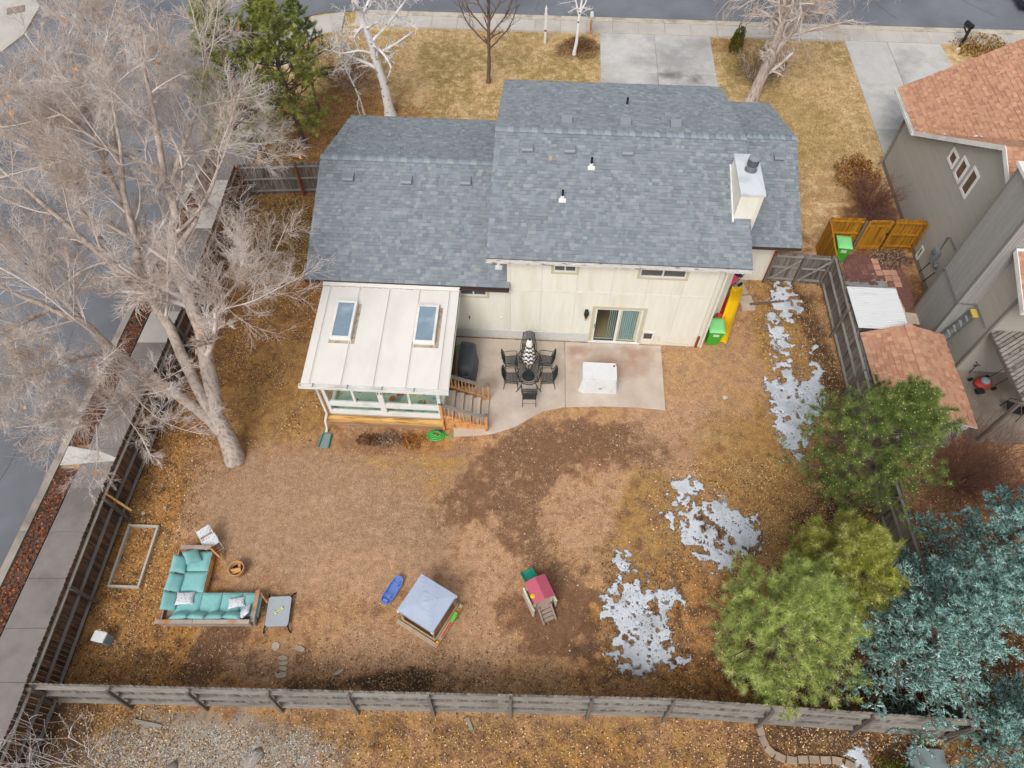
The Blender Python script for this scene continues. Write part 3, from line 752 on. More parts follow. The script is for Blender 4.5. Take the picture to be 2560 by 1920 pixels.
def shingle_slope(parent, o, u, v, W, L, m, pal, rows_obj, field, seed, expo=0.143, budget=None, clip=None):
    """courses from the eave o upwards: u along the eave, v up the slope; lowest rows become single objects until the budget is used"""
    r = random.Random(seed)
    u, v, o = Vector(u).normalized(), Vector(v).normalized(), Vector(o)
    n = u.cross(v).normalized()
    rows = int(L / expo)
    ex = L / rows
    for j in range(rows):
        x = -r.uniform(0, 0.2)
        while x < W - 0.03:
            w = SH_W[r.choice((0, 0, 1, 1, 2, 2, 3))]
            x0, x1 = max(x, 0), min(x + w, W)
            thick = r.random() < 0.55
            col = pal[r.choice((0, 0, 1, 2, 3, 4, 5, 2, 0))]
            x = x + w
            if x1 - x0 < 0.02: continue
            if clip and not clip((x0 + x1) / 2, (j + 0.5) * ex): continue
            if budget is not None and budget[0] > 0 and x1 - x0 > w - 0.001 and j < rows_obj:
                budget[0] -= 1
                s = link('shingle', shingle_mesh(w, round(ex + 0.02, 4), thick, col, m), parent)
                p = o + u * x0 + v * (j * ex) + n * 0.004
                s.matrix_local = Matrix((u, v, n)).transposed().to_4x4()
                s.matrix_local = Matrix.Translation(p) @ Matrix((u, v, n)).transposed().to_4x4()
                continue
            t = 0.030 if thick else 0.007
            h = ex + 0.02
            c = tint(col, r, 0.05)
            p = lambda a, b, z: o + u * a + v * (j * ex + b) + n * (0.004 + z)
            field.add([p(x0, 0, 0), p(x1, 0, 0), p(x1, h, 0), p(x0, h, 0), p(x0, 0, t), p(x1, 0, t), p(x1, h, 0.003), p(x0, h, 0.003)],
                      [(4, 5, 6, 7), (0, 1, 5, 4), (1, 2, 6, 5), (3, 0, 4, 7)], c)
def ridge_caps(parent, p, q, vdown1, vdown2, m, pal, seed, step=0.225):
    r = random.Random(seed)
    p, q = Vector(p), Vector(q)
    d = (q - p).normalized(); Ln = (q - p).length
    n = int(Ln / step); step = Ln / n
    d1, d2 = Vector(vdown1).normalized(), Vector(vdown2).normalized()
    up = Vector((0, 0, 1))
    for i in range(n):
        key = (m.name, i % 4, seed)
        if key not in _sh_cache:
            mb = MB()
            w = 0.17
            c = tint(pal[(i % 4)], r, 0.05)
            pts = []
            for x, lift in ((0, 0.058), (step + 0.02, 0.020)):
                for dd in (d1 * w, d1 * w * 0.35 , d2 * w * 0.35, d2 * w):
                    pts.append(d * x + dd + up * (lift + 0.004 * (dd.length < 0.1)))
            for x, lift in ((0, 0.0),):
                for dd in (d1 * w, d1 * w * 0.35, d2 * w * 0.35, d2 * w):
                    pts.append(d * x + dd + up * lift)
            mb.add(pts, [(0, 1, 5, 4), (1, 2, 6, 5), (2, 3, 7, 6), (8, 9, 1, 0), (9, 10, 2, 1), (10, 11, 3, 2)], c)
            _sh_cache[key] = mb.mesh('ridge_cap', m)
        s = link('ridge_cap', _sh_cache[key], parent)
        s.location = p + d * (i * step)
def gable_roof(parent, a0, a1, be, br, bf, ze, zr, ohm=None, thick=0.13):
    """two slabs, local coordinates, eaves at be / bf (height ze), ridge at br (height zr)"""
    mb = MB()
    for e in (be, bf):
        mb.extrude([(a0, e, ze), (a1, e, ze), (a1, br, zr), (a0, br, zr)], (0, 0, -thick))
    return obj('roof', mb, M['brown_metal'], parent)

# ------------------------------------------------------------------ the house
house = thing('house', 'cream sided split level house with grey shingle roofs', 'house', tuple(HO), HR)
def cells(r, openings):
    """rectangle (x0,x1,z0,z1) minus openings -> list of rectangles"""
    xs = sorted({r[0], r[1]} | {min(max(v, r[0]), r[1]) for o in openings for v in o[:2]})
    zs = sorted({r[2], r[3]} | {min(max(v, r[2]), r[3]) for o in openings for v in o[2:4]})
    out = []
    for x0, x1 in zip(xs[:-1], xs[1:]):
        for z0, z1 in zip(zs[:-1], zs[1:]):
            cx, cz = (x0 + x1) / 2, (z0 + z1) / 2
            if any(o[0] < cx < o[1] and o[2] < cz < o[3] for o in openings): continue
            out.append((x0, x1, z0, z1))
    return out
door_o = (3.24, 5.08, 0.13, 2.20)
winL_o = (1.51, 2.33, 4.16, 4.66)
winR_o = (4.62, 6.27, 4.08, 4.66)
winS_o = (-1.98, -0.96, 2.62, 3.06)
pet_o = (5.30, 5.64, 0.42, 0.80)
OPEN = [door_o, winL_o, winR_o, winS_o]
# core walls (local a, b, z)
mb = MB()
for x0, x1, z0, z1 in cells((-0.08, 7.62, 0.0, 4.98), OPEN): mb.box(x0, x1, 0.0, 0.14, z0, z1)
for x0, x1, z0, z1 in cells((-7.2, -0.08, 0.0, 3.36), OPEN): mb.box(x0, x1, 0.0, 0.14, z0, z1)
mb.box(7.48, 7.62, 0.14, 9.8, 0, 4.98); mb.box(-0.08, 0.06, 0.14, 9.8, 0, 4.98); mb.box(0.06, 7.48, 9.66, 9.8, 0, 4.98)
mb.box(-7.2, -7.06, 0.14, 9.1, 0, 3.36); mb.box(-7.06, -0.08, 8.96, 9.1, 0, 3.36)
mb.box(7.62, 10.8, 3.75, 3.89, 0, 2.6); mb.box(10.66, 10.8, 3.89, 12.0, 0, 2.6); mb.box(3.9, 10.66, 11.86, 12.0, 0, 2.6); mb.box(3.9, 4.04, 9.8, 11.86, 0, 2.6)
for a0, a1, be, br, bf, ze, zr in ((-0.08, 0.06, 0, 4.9, 9.8, 4.95, 6.30), (7.48, 7.62, 0, 4.9, 9.8, 4.95, 6.30), (-7.2, -7.06, 0, 4.58, 9.1, 3.33, 4.98), (10.66, 10.8, 3.75, 7.78, 12, 2.57, 4.2)):
    mb.extrude([(a0, be, ze), (a0, bf, ze), (a0, br, zr)], (a1 - a0, 0, 0))
obj('wall', mb, M['cream'], house)
# interior behind the openings
mb = MB()
mb.box(0.3, 7.3, 0.2, 4.2, 0.02, 0.10); mb.box(0.3, 7.3, 4.2, 4.3, 0.1, 2.6)
obj('interior_floor', mb, M['carpet'], house)
mb = MB(); mb.box(0.1, 7.4, 0.15, 9.6, 2.62, 2.75); mb.box(1.0, 7.2, 1.2, 1.3, 3.0, 4.9); mb.box(-3.0, -0.3, 1.2, 1.3, 1.0, 3.3)
obj('interior_wall', mb, M['interior'], house)
# siding panels with open joints; boards of the belt course and the foundation course
def panel(x0, x1, z0, z1, y=-0.022, t=0.022, m='cream'):
    mb = MB()
    for r in cells((x0 + .004, x1 - .004, z0 + .004, z1 - .004), OPEN): mb.box(r[0], r[1], y, y + t - 0.001, r[2], r[3])
    if mb.v: obj('siding_panel', mb, M[m], house)
ja = [-0.05, 1.11, 2.40, 3.70, 5.00, 6.30, 7.45]
for a0, a1 in zip(ja[:-1], ja[1:]):
    panel(a0, a1, 3.14, 4.93); panel(a0, a1, 0.60, 2.98)
for a0, a1 in zip([-7.1, -5.9, -4.7, -3.5, -2.3, -1.44], [-5.9, -4.7, -3.5, -2.3, -1.44, -0.24]): panel(a0, a1, 0.56, 3.3)
for a0, a1 in zip(ja[:-1], ja[1:]):
    mb = MB()
    for r in cells((a0 + .004, a1 - .004, 2.985, 3.135), OPEN): mb.box(r[0], r[1], -0.035, -0.001, r[2], r[3])
    obj('belt_board', mb, M['cream'], house)
fa = [-7.1, -5.5, -3.9, -2.2, -1.72, -0.12, 1.45, 3.12]
for a0, a1 in zip(fa[:-1], fa[1:]): panel(a0, a1, 0.03, 0.56, -0.045, 0.044, 'foundation')
mb = MB(); mb.box(5.2, 7.55, -0.02, -0.001, 0.02, 0.59); obj('siding_panel', mb, M['cream'], house)
for a in (-0.18, 7.46): obj('corner_trim', MB().box(a, a + 0.13, -0.034, -0.002, 0.05, 4.93), M['cream_trim'], house)
obj('corner_trim', MB().box(7.622, 7.645, -0.034, 0.12, 0.05, 4.93), M['cream_trim'], house)
obj('downspout', MB().box(7.66, 7.74, -0.06, 0.02, 0.0, 4.85), M['cream_trim'], house, bevel=0.01)
obj('corner_board', MB().box(7.44, 7.54, -0.07, -0.036, 0.0, 0.75), M['post_red'], house)
obj('eave_soffit', MB().box(-0.85, 8.35, -0.28, -0.05, 4.80, 4.83), M['cream_trim'], house)
# windows
def window(parent, o, mull, trim=0.09, y=-0.05, panes_m='dark_glass', fm='white', tm='tan_trim'):
    x0, x1, z0, z1 = o
    w = obj('window', MB().box(x0 - trim, x0, y, -0.003, z0 - trim, z1 + trim).box(x1, x1 + trim, y, -0.003, z0 - trim, z1 + trim)
            .box(x0, x1, y, -0.003, z0 - trim, z0).box(x0, x1, y, -0.003, z1, z1 + trim), M[tm], parent)
    f = MB(); t = 0.045
    f.box(x0 + .002, x0 + t, -0.03, 0.06, z0 + .002, z1 - .002).box(x1 - t, x1 - .002, -0.03, 0.06, z0 + .002, z1 - .002).box(x0 + t, x1 - t, -0.03, 0.06, z0 + .002, z0 + t).box(x0 + t, x1 - t, -0.03, 0.06, z1 - t, z1 - .002)
    for mm in mull: f.box(mm - 0.025, mm + 0.025, -0.028, 0.058, z0 + t, z1 - t)
    obj('frame', f, M[fm], w)
    es = [x0 + t] + list(mull) + [x1 - t]
    for e0, e1 in zip(es[:-1], es[1:]):
        obj('pane', MB().box(e0, e1, 0.02, 0.03, z0 + t, z1 - t), M[panes_m], w)
    return w
window(house, winL_o, [1.92]); window(house, winR_o, [5.44]); window(house, winS_o, [-1.47])
# sliding door
x0, x1, z0, z1 = door_o
d = obj('sliding_door', MB().box(x0 - .13, x0, -0.05, -0.003, 0.06, z1 + .13).box(x1, x1 + .13, -0.05, -0.003, 0.06, z1 + .13).box(x0, x1, -0.05, -0.003, z1, z1 + .13), M['tan_trim'], house)
f = MB(); t = 0.07
f.box(x0 + .002, x0 + t, -0.03, 0.10, z0, z1).box(x1 - t, x1 - .002, -0.03, 0.10, z0, z1).box(x0 + t, x1 - t, -0.03, 0.10, z1 - t, z1 - .002).box(x0 - .13, x1 + .13, -0.08, 0.10, z0 - 0.08, z0)
xm = (x0 + x1) / 2 + .02
f.box(xm - .05, xm + .05, -0.025, 0.03, z0, z1 - t)
obj('frame', f, M['white'], d)
obj('screen_frame', MB().box(xm + .05, xm + .13, 0.031, 0.06, z0, z1 - t).box(x1 - .16, x1 - t, 0.031, 0.06, z0, z1 - t).box(xm + .13, x1 - .16, 0.031, 0.06, z0, z0 + .07), M['tan_trim'], d)
obj('pane', MB().box(x0 + t, xm - .05, 0.0, 0.01, z0, z1 - t), M['glass'], d)
obj('pane', MB().box(xm + .13, x1 - .16, 0.04, 0.05, z0 + .07, z1 - t), M['glass'], d)
obj('handle', MB().tube([(x0 + .035, -0.03, 1.0), (x0 + .035, -0.08, 1.03), (x0 + .035, -0.08, 1.2), (x0 + .035, -0.03, 1.23)], 0.012, 6), M['black'], d)
bl = MB().box(-0.042, 0.042, -0.004, 0.004, 0.0, 1.98).mesh('blind_slat', M['blind'])
for i in range(16):
    xx = xm - .34 + i * 0.079
    s = link('blind_slat', bl, d); s.location = (xx, 0.085 + 0.004 * (i % 2), 0.16); s.rotation_euler = (0, 0, rad(38 if xx > xm else 62))
# small fittings on the back wall
pd = obj('pet_door', MB().box(5.24, 5.30, -0.06, -0.021, 0.36, 0.86).box(5.64, 5.70, -0.06, -0.021, 0.36, 0.86).box(5.30, 5.64, -0.06, -0.021, 0.36, 0.42).box(5.30, 5.64, -0.06, -0.021, 0.80, 0.86), M['white'], house)
obj('flap', MB().box(5.30, 5.64, -0.035, -0.022, 0.42, 0.80), M['brown_glass'], pd)
lp = obj('wall_lamp', MB().box(2.83, 2.95, -0.06, -0.022, 1.85, 2.1).lathe([(0.03, 0.42), (0.09, 0.36), (0.10, 0.2), (0.05, 0.02), (0.02, 0)], 8, (2.89, -0.14, 1.72)).tube([(2.89, -0.14, 1.70), (2.90, -0.13, 1.58), (2.87, -0.10, 1.50)], 0.012, 6), M['black'], house)
obj('lamp_glass', MB().lathe([(0.02, 0), (0.07, 0.03), (0.06, 0.10), (0.02, 0.12)], 8, (2.89, -0.14, 1.66)), M['rail_wood'], lp)
obj('junction_box', MB().box(2.46, 2.60, -0.06, -0.036, 2.98, 3.10), M['cream_trim'], house, bevel=0.01)
obj('outlet_box', MB().box(-0.47, -0.38, -0.06, -0.022, 1.24, 1.40), M['white'], house, bevel=0.008)
obj('spigot', MB().tube([(-1.68, -0.02, 1.36), (-1.68, -0.11, 1.36), (-1.68, -0.12, 1.28)], 0.015, 6).lathe([(0.035, 0), (0.035, 0.01)], 8, (-1.68, -0.11, 1.39)), M['post_red'], house)
obj('loose_cable', MB().tube([(5.9, -0.02, 0.5), (5.95, -0.03, 0.35), (6.0, -0.03, 0.25), (6.3, -0.03, 0.22), (6.7, -0.03, 0.19), (7.2, -0.03, 0.16)], 0.009, 5), M['tan_trim'], house)
# roofs
UP = dict(a0=-0.9, a1=8.4, be=-0.30, br=4.9, bf=10.1, ze=5.0, zr=6.45)
LEFT = dict(a0=-7.74, a1=-0.09, be=-0.27, br=4.58, bf=9.43, ze=3.42, zr=5.12)
RIGHT = dict(a0=7.66, a1=11.42, be=3.1, br=7.78, bf=12.45, ze=2.68, zr=4.35)
field = MB()
budget = [300]
roofs = []
for k, R in enumerate((UP, LEFT, RIGHT)):
    ro = gable_roof(house, **R); roofs.append(ro)
    W = R['a1'] - R['a0']
    vb = Vector((0, R['br'] - R['be'], R['zr'] - R['ze'])); vf = Vector((0, R['br'] - R['bf'], R['zr'] - R['ze']))
    clip = None
    if k == 2: clip = lambda x, y: not (x < 0.78 and y < 0.5)
    shingle_slope(ro, (R['a0'], R['be'], R['ze']), (1, 0, 0), vb, W, vb.length, M['shingle'], GREY_SH, 8, field, 10 + k, budget=budget if k == 0 else [0], clip=clip)
    shingle_slope(ro, (R['a1'], R['bf'], R['ze']), (-1, 0, 0), vf, W, vf.length, M['shingle'], GREY_SH, 0, field, 20 + k, budget=[0])
    rp0, rp1 = (R['a0'], R['br'], R['zr'] + .012), (R['a1'] if k != 1 else -0.95, R['br'], R['zr'] + .012)
    if k == 2: rp0 = (8.42, R['br'], R['zr'] + .012)
    ridge_caps(ro, rp0, rp1, -vb, -vf, M['shingle'], [S('8f9a9f'), S('87929a'), S('959fa2'), S('7f8a92')], 40 + k)
    # drip edge and gutters
    g = MB()
    for e, sg in ((R['be'], -1), (R['bf'], 1)):
        g = MB().box(R['a0'], R['a1'], min(e, e + sg * .012), max(e, e + sg * .012), R['ze'] - .14, R['ze'] + .012)
        obj('drip_edge', g, M['brown_metal'], ro)
f_o = obj('roof_shingles', field, M['shingle'], house); tag(f_o, kind='stuff')
obj('gutter', MB().box(-0.9, 8.4, -0.42, -0.315, 4.90, 4.93).box(-0.9, 8.4, -0.43, -0.42, 4.90, 5.0).box(-0.9, 8.4, -0.325, -0.315, 4.93, 4.99).box(8.39, 8.4, -0.42, -0.325, 4.93, 5.0).box(-0.9, -0.89, -0.42, -0.325, 4.93, 5.0), M['gutter'], house)
obj('gutter', MB().box(-1.95, -0.1, -0.38, -0.285, 3.30, 3.33).box(-1.95, -0.1, -0.39, -0.38, 3.30, 3.40).box(-0.11, -0.1, -0.38, -0.285, 3.33, 3.4), M['brown_metal'], house)
def on_roof(R, a, b):
    t = (b - R['be']) / (R['br'] - R['be']) if b < R['br'] else (R['bf'] - b) / (R['bf'] - R['br'])
    return Vector((a, b, R['ze'] + t * (R['zr'] - R['ze'])))
vent = MB()
vent.extrude([(-0.2, -0.21, 0.05), (-0.2, -0.22, 0.17), (-0.2, -0.14, 0.21), (-0.2, 0.2, 0.06), (-0.2, 0.2, 0.0), (-0.2, -0.1, 0.0)], (0.4, 0, 0))
vent.box(-0.26, 0.26, -0.26, 0.30, -0.008, 0.022)
vme = vent.mesh('roof_vent', M['vent'])
for R, pts in ((UP, [(0.34, 4.10), (1.90, 4.10), (4.01, 4.10), (1.77, 5.75), (3.99, 5.75), (5.90, 5.75)]), (LEFT, [(-6.52, 3.75), (-4.26, 3.72), (-1.99, 3.78)]), (RIGHT, [(10.61, 6.9)])):
    for a, b in pts:
        o = link('roof_vent', vme, house); o.location = on_roof(R, a, b) + Vector((0, 0, 0.012))
        sl = math.atan2(R['zr'] - R['ze'], R['br'] - R['be'])
        o.rotation_euler = (sl, 0, 0) if b < R['br'] else (sl, 0, math.pi)
for R, a, b, white in ((UP, 4.19, 7.64, 0), (UP, 2.71, 3.5, 1), (UP, 1.70, 2.15, 1), (LEFT, -0.52, 0.6, 1)):
    p = on_roof(R, a, b)
    o = obj('plumbing_vent', MB().lathe([(0.045, -0.02), (0.045, 0.36), (0.035, 0.36), (0.035, 0.30)], 10), M['black'], house); o.location = p
    if white:
        sl = math.atan2(R['zr'] - R['ze'], R['br'] - R['be'])
        fl = obj('flashing', MB().box(-0.13, 0.13, -0.22, -0.04, 0.030, 0.036).lathe([(0.09, 0.0), (0.055, 0.12)], 10), M['white'], o, bevel=0.0); fl.rotation_euler = (sl, 0, 0)
    else:
        obj('flashing', MB().lathe([(0.12, 0.012), (0.06, 0.08)], 10), M['vent'], o)
p = on_roof(UP, 1.22, 3.7)
o = obj('rusty_bracket', MB().box(-0.06, 0.06, -0.1, 0.14, 0.01, 0.05), M['rust'], house, bevel=0.008); o.location = p; o.rotation_euler = (math.atan2(1.45, 5.2), 0, 0)
# chimney chase
ch = obj('chimney', MB().box(7.80, 8.56, 1.60, 3.62, 0.0, 6.62), M['cream'], house)
obj('corner_board', MB().box(8.44, 8.575, 1.585, 1.599, 0.0, 6.60), M['cream_trim'], ch)
obj('corner_board', MB().box(7.785, 7.799, 1.60, 1.72, 0.0, 6.60).box(7.785, 7.799, 3.50, 3.62, 0, 6.6), M['cream_trim'], ch)
cap = MB()
cap.add([(7.75, 1.55, 6.62), (8.61, 1.55, 6.62), (8.61, 3.67, 6.62), (7.75, 3.67, 6.62), (7.75, 1.55, 6.70), (8.61, 1.55, 6.70), (8.61, 3.67, 6.70), (7.75, 3.67, 6.70), (8.2, 2.8, 6.76)],
        [(0, 3, 2, 1), (0, 1, 5, 4), (1, 2, 6, 5), (2, 3, 7, 6), (3, 0, 4, 7), (4, 5, 8), (5, 6, 8), (6, 7, 8), (7, 4, 8)])
obj('chase_cap', cap, mat('galvanised_cap', S('cfd2d6'), 0.35, 0.06, 3, col2=S('b9bec4'), c2scale=1.5, spec=0.5), ch)
fl = obj('flue', MB().lathe([(0.22, 6.70), (0.22, 6.76), (0.165, 6.78), (0.165, 6.98)], 16, (8.22, 2.78, 0)), M['steel'], ch)
obj('flue_cap', MB().lathe([(0.15, 6.95), (0.195, 6.97), (0.195, 7.22), (0.18, 7.24)], 18, (8.22, 2.78, 0)), M['flue_grey'], ch)
obj('flue_lid', MB().lathe([(0.20, 7.23), (0.20, 7.26), (0.02, 7.30)], 18, (8.22, 2.78, 0)), M['vent'], ch)
obj('step_flashing', MB().extrude([(7.79, 1.45, 5.50), (7.79, 3.7, 6.13), (7.79, 3.7, 6.20), (7.79, 1.45, 5.58)], (-0.06, 0, 0)), M['white'], ch)

# ------------------------------------------------------------------ sunroom on a raised deck (own frame)
sun_r = thing('sunroom', 'white sunroom with flat panel roof and two skylights', 'sunroom', tuple(HW(-4.4, -4.45)), HR)
sx = lambda a: a + 4.4
sy = lambda b: b + 4.45
sw_ = MB()
# deck skirt and fascia boards
obj('skirting_board', MB().box(sx(-6.5), sx(-2.3), -0.03, 0.0, 0.0, 0.20), M['skirt'], sun_r)
obj('skirting_board', MB().box(sx(-6.5), sx(-2.3), -0.035, 0.0, 0.21, 0.42), M['skirt'], sun_r)
obj('fascia_board', MB().box(sx(-6.72), sx(-2.28), -0.14, -0.04, 0.43, 0.62), M['deck_fascia'], sun_r, bevel=0.01)
obj('fascia_board', MB().box(sx(-6.72), sx(-2.28), -0.17, -0.02, 0.625, 0.72), M['deck_fascia'], sun_r, bevel=0.01)
obj('skirting_board', MB().box(sx(-6.53), sx(-6.5), 0.0, 4.2, 0.0, 0.74), M['skirt'], sun_r)
obj('skirting_board', MB().box(sx(-2.3), sx(-2.27), 0.0, 4.2, 0.0, 0.74), M['fence_rust'], sun_r)
obj('deck_floor', MB().box(sx(-6.5), sx(-2.3), 0.002, 4.3, 0.70, 0.82), M['tread'], sun_r)
# printed play mat on the floor: flat print of coloured blobs
pm = bpy.data.materials.new('play_mat_print'); pm.use_nodes = True
nt = pm.node_tree; N = nt.nodes; L = nt.links
tc = N.new('ShaderNodeTexCoord')
base = None
last = N.new('ShaderNodeRGB'); last.outputs[0].default_value = (*S('b4d2c2'), 1); last = last.outputs[0]
for i, (c, sc, th) in enumerate((('c9dcc8', 1.1, 0.45), ('d0604a', 2.2, 0.27), ('78b094', 2.4, 0.24), ('7fa8c8', 2.9, 0.22), ('dccb78', 3.1, 0.19), ('2b3136', 3.3, 0.08))):
    vo = N.new('ShaderNodeTexVoronoi'); vo.inputs['Scale'].default_value = sc; vo.inputs['Randomness'].default_value = 0.8
    mp = N.new('ShaderNodeMapping'); mp.inputs['Location'].default_value = (i * 3.7, i * 1.9, 0); mp.inputs['Scale'].default_value = (1, 1.3, 1)
    nz = N.new('ShaderNodeTexNoise'); nz.inputs['Scale'].default_value = 5.0
    L.new(tc.outputs['Object'], nz.inputs['Vector'])
    mxv = N.new('ShaderNodeMix'); mxv.data_type = 'VECTOR'; mxv.inputs[0].default_value = 0.18
    L.new(tc.outputs['Object'], mxv.inputs[4]); L.new(nz.outputs['Color'], mxv.inputs[5])
    L.new(mxv.outputs[1], mp.inputs[0]); L.new(mp.outputs[0], vo.inputs['Vector'])
    lt = N.new('ShaderNodeMath'); lt.operation = 'LESS_THAN'; lt.inputs[1].default_value = th
    L.new(vo.outputs['Distance'], lt.inputs[0])
    mx = N.new('ShaderNodeMix'); mx.data_type = 'RGBA'
    L.new(lt.outputs[0], mx.inputs[0]); L.new(last, mx.inputs[6]); mx.inputs[7].default_value = (*S(c), 1)
    last = mx.outputs[2]
L.new(last, N['Principled BSDF'].inputs['Base Color']); N['Principled BSDF'].inputs['Roughness'].default_value = 0.8
o = obj('play_mat', MB().box(-2.0, 1.95, -0.95, 1.6, 0.0, 0.02), pm)
o.location = HW(-4.4, -3.4, 0.822); o.rotation_euler = (0, 0, HR); tag(o, 'pale green printed play mat on the sunroom floor', 'play mat')
# frames: posts, sills, rails (white), panes
def bar(x0, x1, y0, y1, z0, z1, name='frame_bar', m='white'):
    return obj(name, MB().box(x0, x1, y0, y1, z0, z1), M[m], sun_r)
Z0, ZT = 0.82, 2.98
for x in (-6.50, -2.42): bar(sx(x), sx(x) + 0.12, -0.005, 0.11, Z0, ZT, 'corner_post')
bar(sx(-6.38), sx(-2.42), 0.0, 0.10, Z0, 1.03, 'sill'); bar(sx(-6.38), sx(-2.42), 0.0, 0.10, 1.36, 1.62, 'mid_rail'); bar(sx(-6.38), sx(-2.42), 0.0, 0.10, 2.62, ZT, 'header')
bar(sx(-4.53), sx(-4.33), -0.01, 0.11, 1.03, 2.62, 'mullion')
for x in (-5.46, -3.46): bar(sx(x), sx(x) + 0.09, 0.01, 0.09, 1.62, 2.62, 'mullion')
for x0, x1, z0, z1 in ((-6.38, -4.53, 1.03, 1.36), (-4.33, -2.42, 1.03, 1.36), (-6.38, -5.46, 1.62, 2.62), (-5.37, -4.53, 1.62, 2.62), (-4.33, -3.46, 1.62, 2.62), (-3.37, -2.42, 1.62, 2.62)):
    obj('pane', MB().box(sx(x0), sx(x1), 0.045, 0.052, z0, z1), M['glass'], sun_r)
for x_ in (-4.50, -4.39): obj('latch', MB().box(sx(x_), sx(x_ + .03), -0.03, -0.011, 2.30, 2.42), M['black'], sun_r)
for x in (-6.50, -2.42):   # side walls: frames and panes
    for y0, y1 in ((1.45, 1.57), (2.9, 3.02), (4.1, 4.2)): bar(sx(x) + .01, sx(x) + .11, y0, y1, Z0, 3.1, 'corner_post')
    bar(sx(x), sx(x) + .12, 0.11, 4.2, Z0 - .0, 1.03, 'sill'); bar(sx(x), sx(x) + .12, 0.11, 4.2, 2.75, 3.0, 'header')
    for y0, y1 in ((0.11, 1.45), (1.57, 2.9), (3.02, 4.1)): obj('pane', MB().box(sx(x) + .05, sx(x) + .058, y0, y1, 1.03, 2.75), M['glass'], sun_r)
# roof panels, slope from 3.33 at the house to 3.04 at the eave
def rz_(b): return 3.04 + (b + 4.62) / 4.32 * 0.27
pe = [-7.03, -6.72, -5.62, -4.50, -3.38, -2.27, -1.93]
SKY = [(-6.30, -5.62, -2.78, -1.20), (-3.32, -2.62, -2.80, -1.22)]
for i, (a0, a1) in enumerate(zip(pe[:-1], pe[1:])):
    mb = MB()
    mb.extrude([(sx(a0 + .006), sy(-4.60), rz_(-4.60)), (sx(a1 - .006), sy(-4.60), rz_(-4.60)), (sx(a1 - .006), sy(-0.30), rz_(-0.30)), (sx(a0 + .006), sy(-0.30), rz_(-0.30))], (0, 0, -0.09))
    obj('roof_panel', mb, M['white_roof'], sun_r)
for a in pe[1:-1]:
    mb = MB()
    for off in (-0.035, 0.035):
        mb.beam((sx(a + off), sy(-4.60), rz_(-4.60) + .004), (sx(a + off), sy(-0.36), rz_(-.36) + .004), 0.022, 0.024)
    obj('roof_seam', mb, M['white_roof'], sun_r)
obj('head_flashing', MB().extrude([(sx(-7.05), sy(-0.42), rz_(-.42) + .005), (sx(-1.92), sy(-0.42), rz_(-.42) + .005), (sx(-1.92), sy(-0.20), rz_(-.2) + .05), (sx(-7.05), sy(-0.20), rz_(-.2) + .05)], (0, 0, 0.02)), M['white_roof'], sun_r)
seal = MB(); r = random.Random(3)
for i in range(60):
    x = sx(-7.0) + i * 0.084; yy = sy(-0.43) + r.uniform(-.015, .015)
    seal.box(x, x + 0.07, yy - .012, yy + .012, rz_(-.43) + .003, rz_(-.43) + .014)
obj('sealant_line', seal, M['rust'], sun_r)
for a0, a1, c0, c1 in SKY:
    zc = rz_(c0) - .02
    MT = Matrix.Translation((0, 0, 0))
    def qb(x0, x1, y0, y1, h0, h1, mb):
        pts = [(sx(x), sy(y), rz_(y) + h) for h in (h0, h1) for x, y in ((x0, y0), (x1, y0), (x1, y1), (x0, y1))]
        mb.add(pts, [(0, 3, 2, 1), (4, 5, 6, 7), (0, 1, 5, 4), (1, 2, 6, 5), (2, 3, 7, 6), (3, 0, 4, 7)])
    mb = MB(); qb(a0 - .04, a0 + .05, c0 - .03, c1 + .03, 0, .17, mb); qb(a1 - .05, a1 + .04, c0 - .03, c1 + .03, 0, .17, mb); qb(a0 + .05, a1 - .05, c0 - .03, c0 + .06, 0, .17, mb); qb(a0 + .05, a1 - .05, c1 - .06, c1 + .03, 0, .17, mb)
    sk = obj('skylight', mb, M['white'], sun_r, bevel=0.01)
    mb = MB(); qb(a0 + .05, a1 - .05, c0 + .06, c1 - .06, 0.02, .14, mb); obj('pane', mb, M['skyglass'], sk)
    mb = MB(); qb(a0 + .0, a1 + .17, c0 - .15, c0 - .03, 0.002, .012, mb); qb(a1 + .04, a1 + .17, c0 - .03, c1 + .0, 0.002, .012, mb); qb(a0 - .08, a0, c0 - .15, c0 + .5, 0.002, .010, mb)
    obj('old_sealant', mb, M['rust'], sk)
g = MB()
g.box(sx(-7.08), sx(-1.90), sy(-4.74), sy(-4.62), 2.92, 2.94).box(sx(-7.08), sx(-1.90), sy(-4.76), sy(-4.74), 2.92, 3.05).box(sx(-7.08), sx(-1.90), sy(-4.63), sy(-4.615), 2.94, 3.03)
g.box(sx(-1.925), sx(-1.905), sy(-4.74), sy(-0.3), 2.94, 3.08).box(sx(-7.08), sx(-7.06), sy(-4.74), sy(-4.62), 2.94, 3.05)
obj('gutter', g, M['white'], sun_r)
obj('gutter_strap', MB().box(sx(-6.6), sx(-6.57), sy(-4.76), sy(-4.6), 3.052, 3.06).box(sx(-5.4), sx(-5.37), sy(-4.76), sy(-4.6), 3.052, 3.06).box(sx(-4.2), sx(-4.17), sy(-4.76), sy(-4.6), 3.052, 3.06).box(sx(-3.1), sx(-3.07), sy(-4.76), sy(-4.6), 3.052, 3.06), M['steel'], sun_r)
obj('downspout', MB().tube([(sx(-6.62), sy(-4.68), 2.93), (sx(-6.58), sy(-4.56), 2.75), (sx(-6.58), sy(-4.55), 0.95), (sx(-6.66), sy(-4.72), 0.7), (sx(-6.70), sy(-4.74), 0.2), (sx(-6.72), sy(-4.88), 0.1)], 0.045, 8), M['white'], sun_r, smooth=True)
o = obj('trellis', None or MB(), M['rust'])
mb = MB()
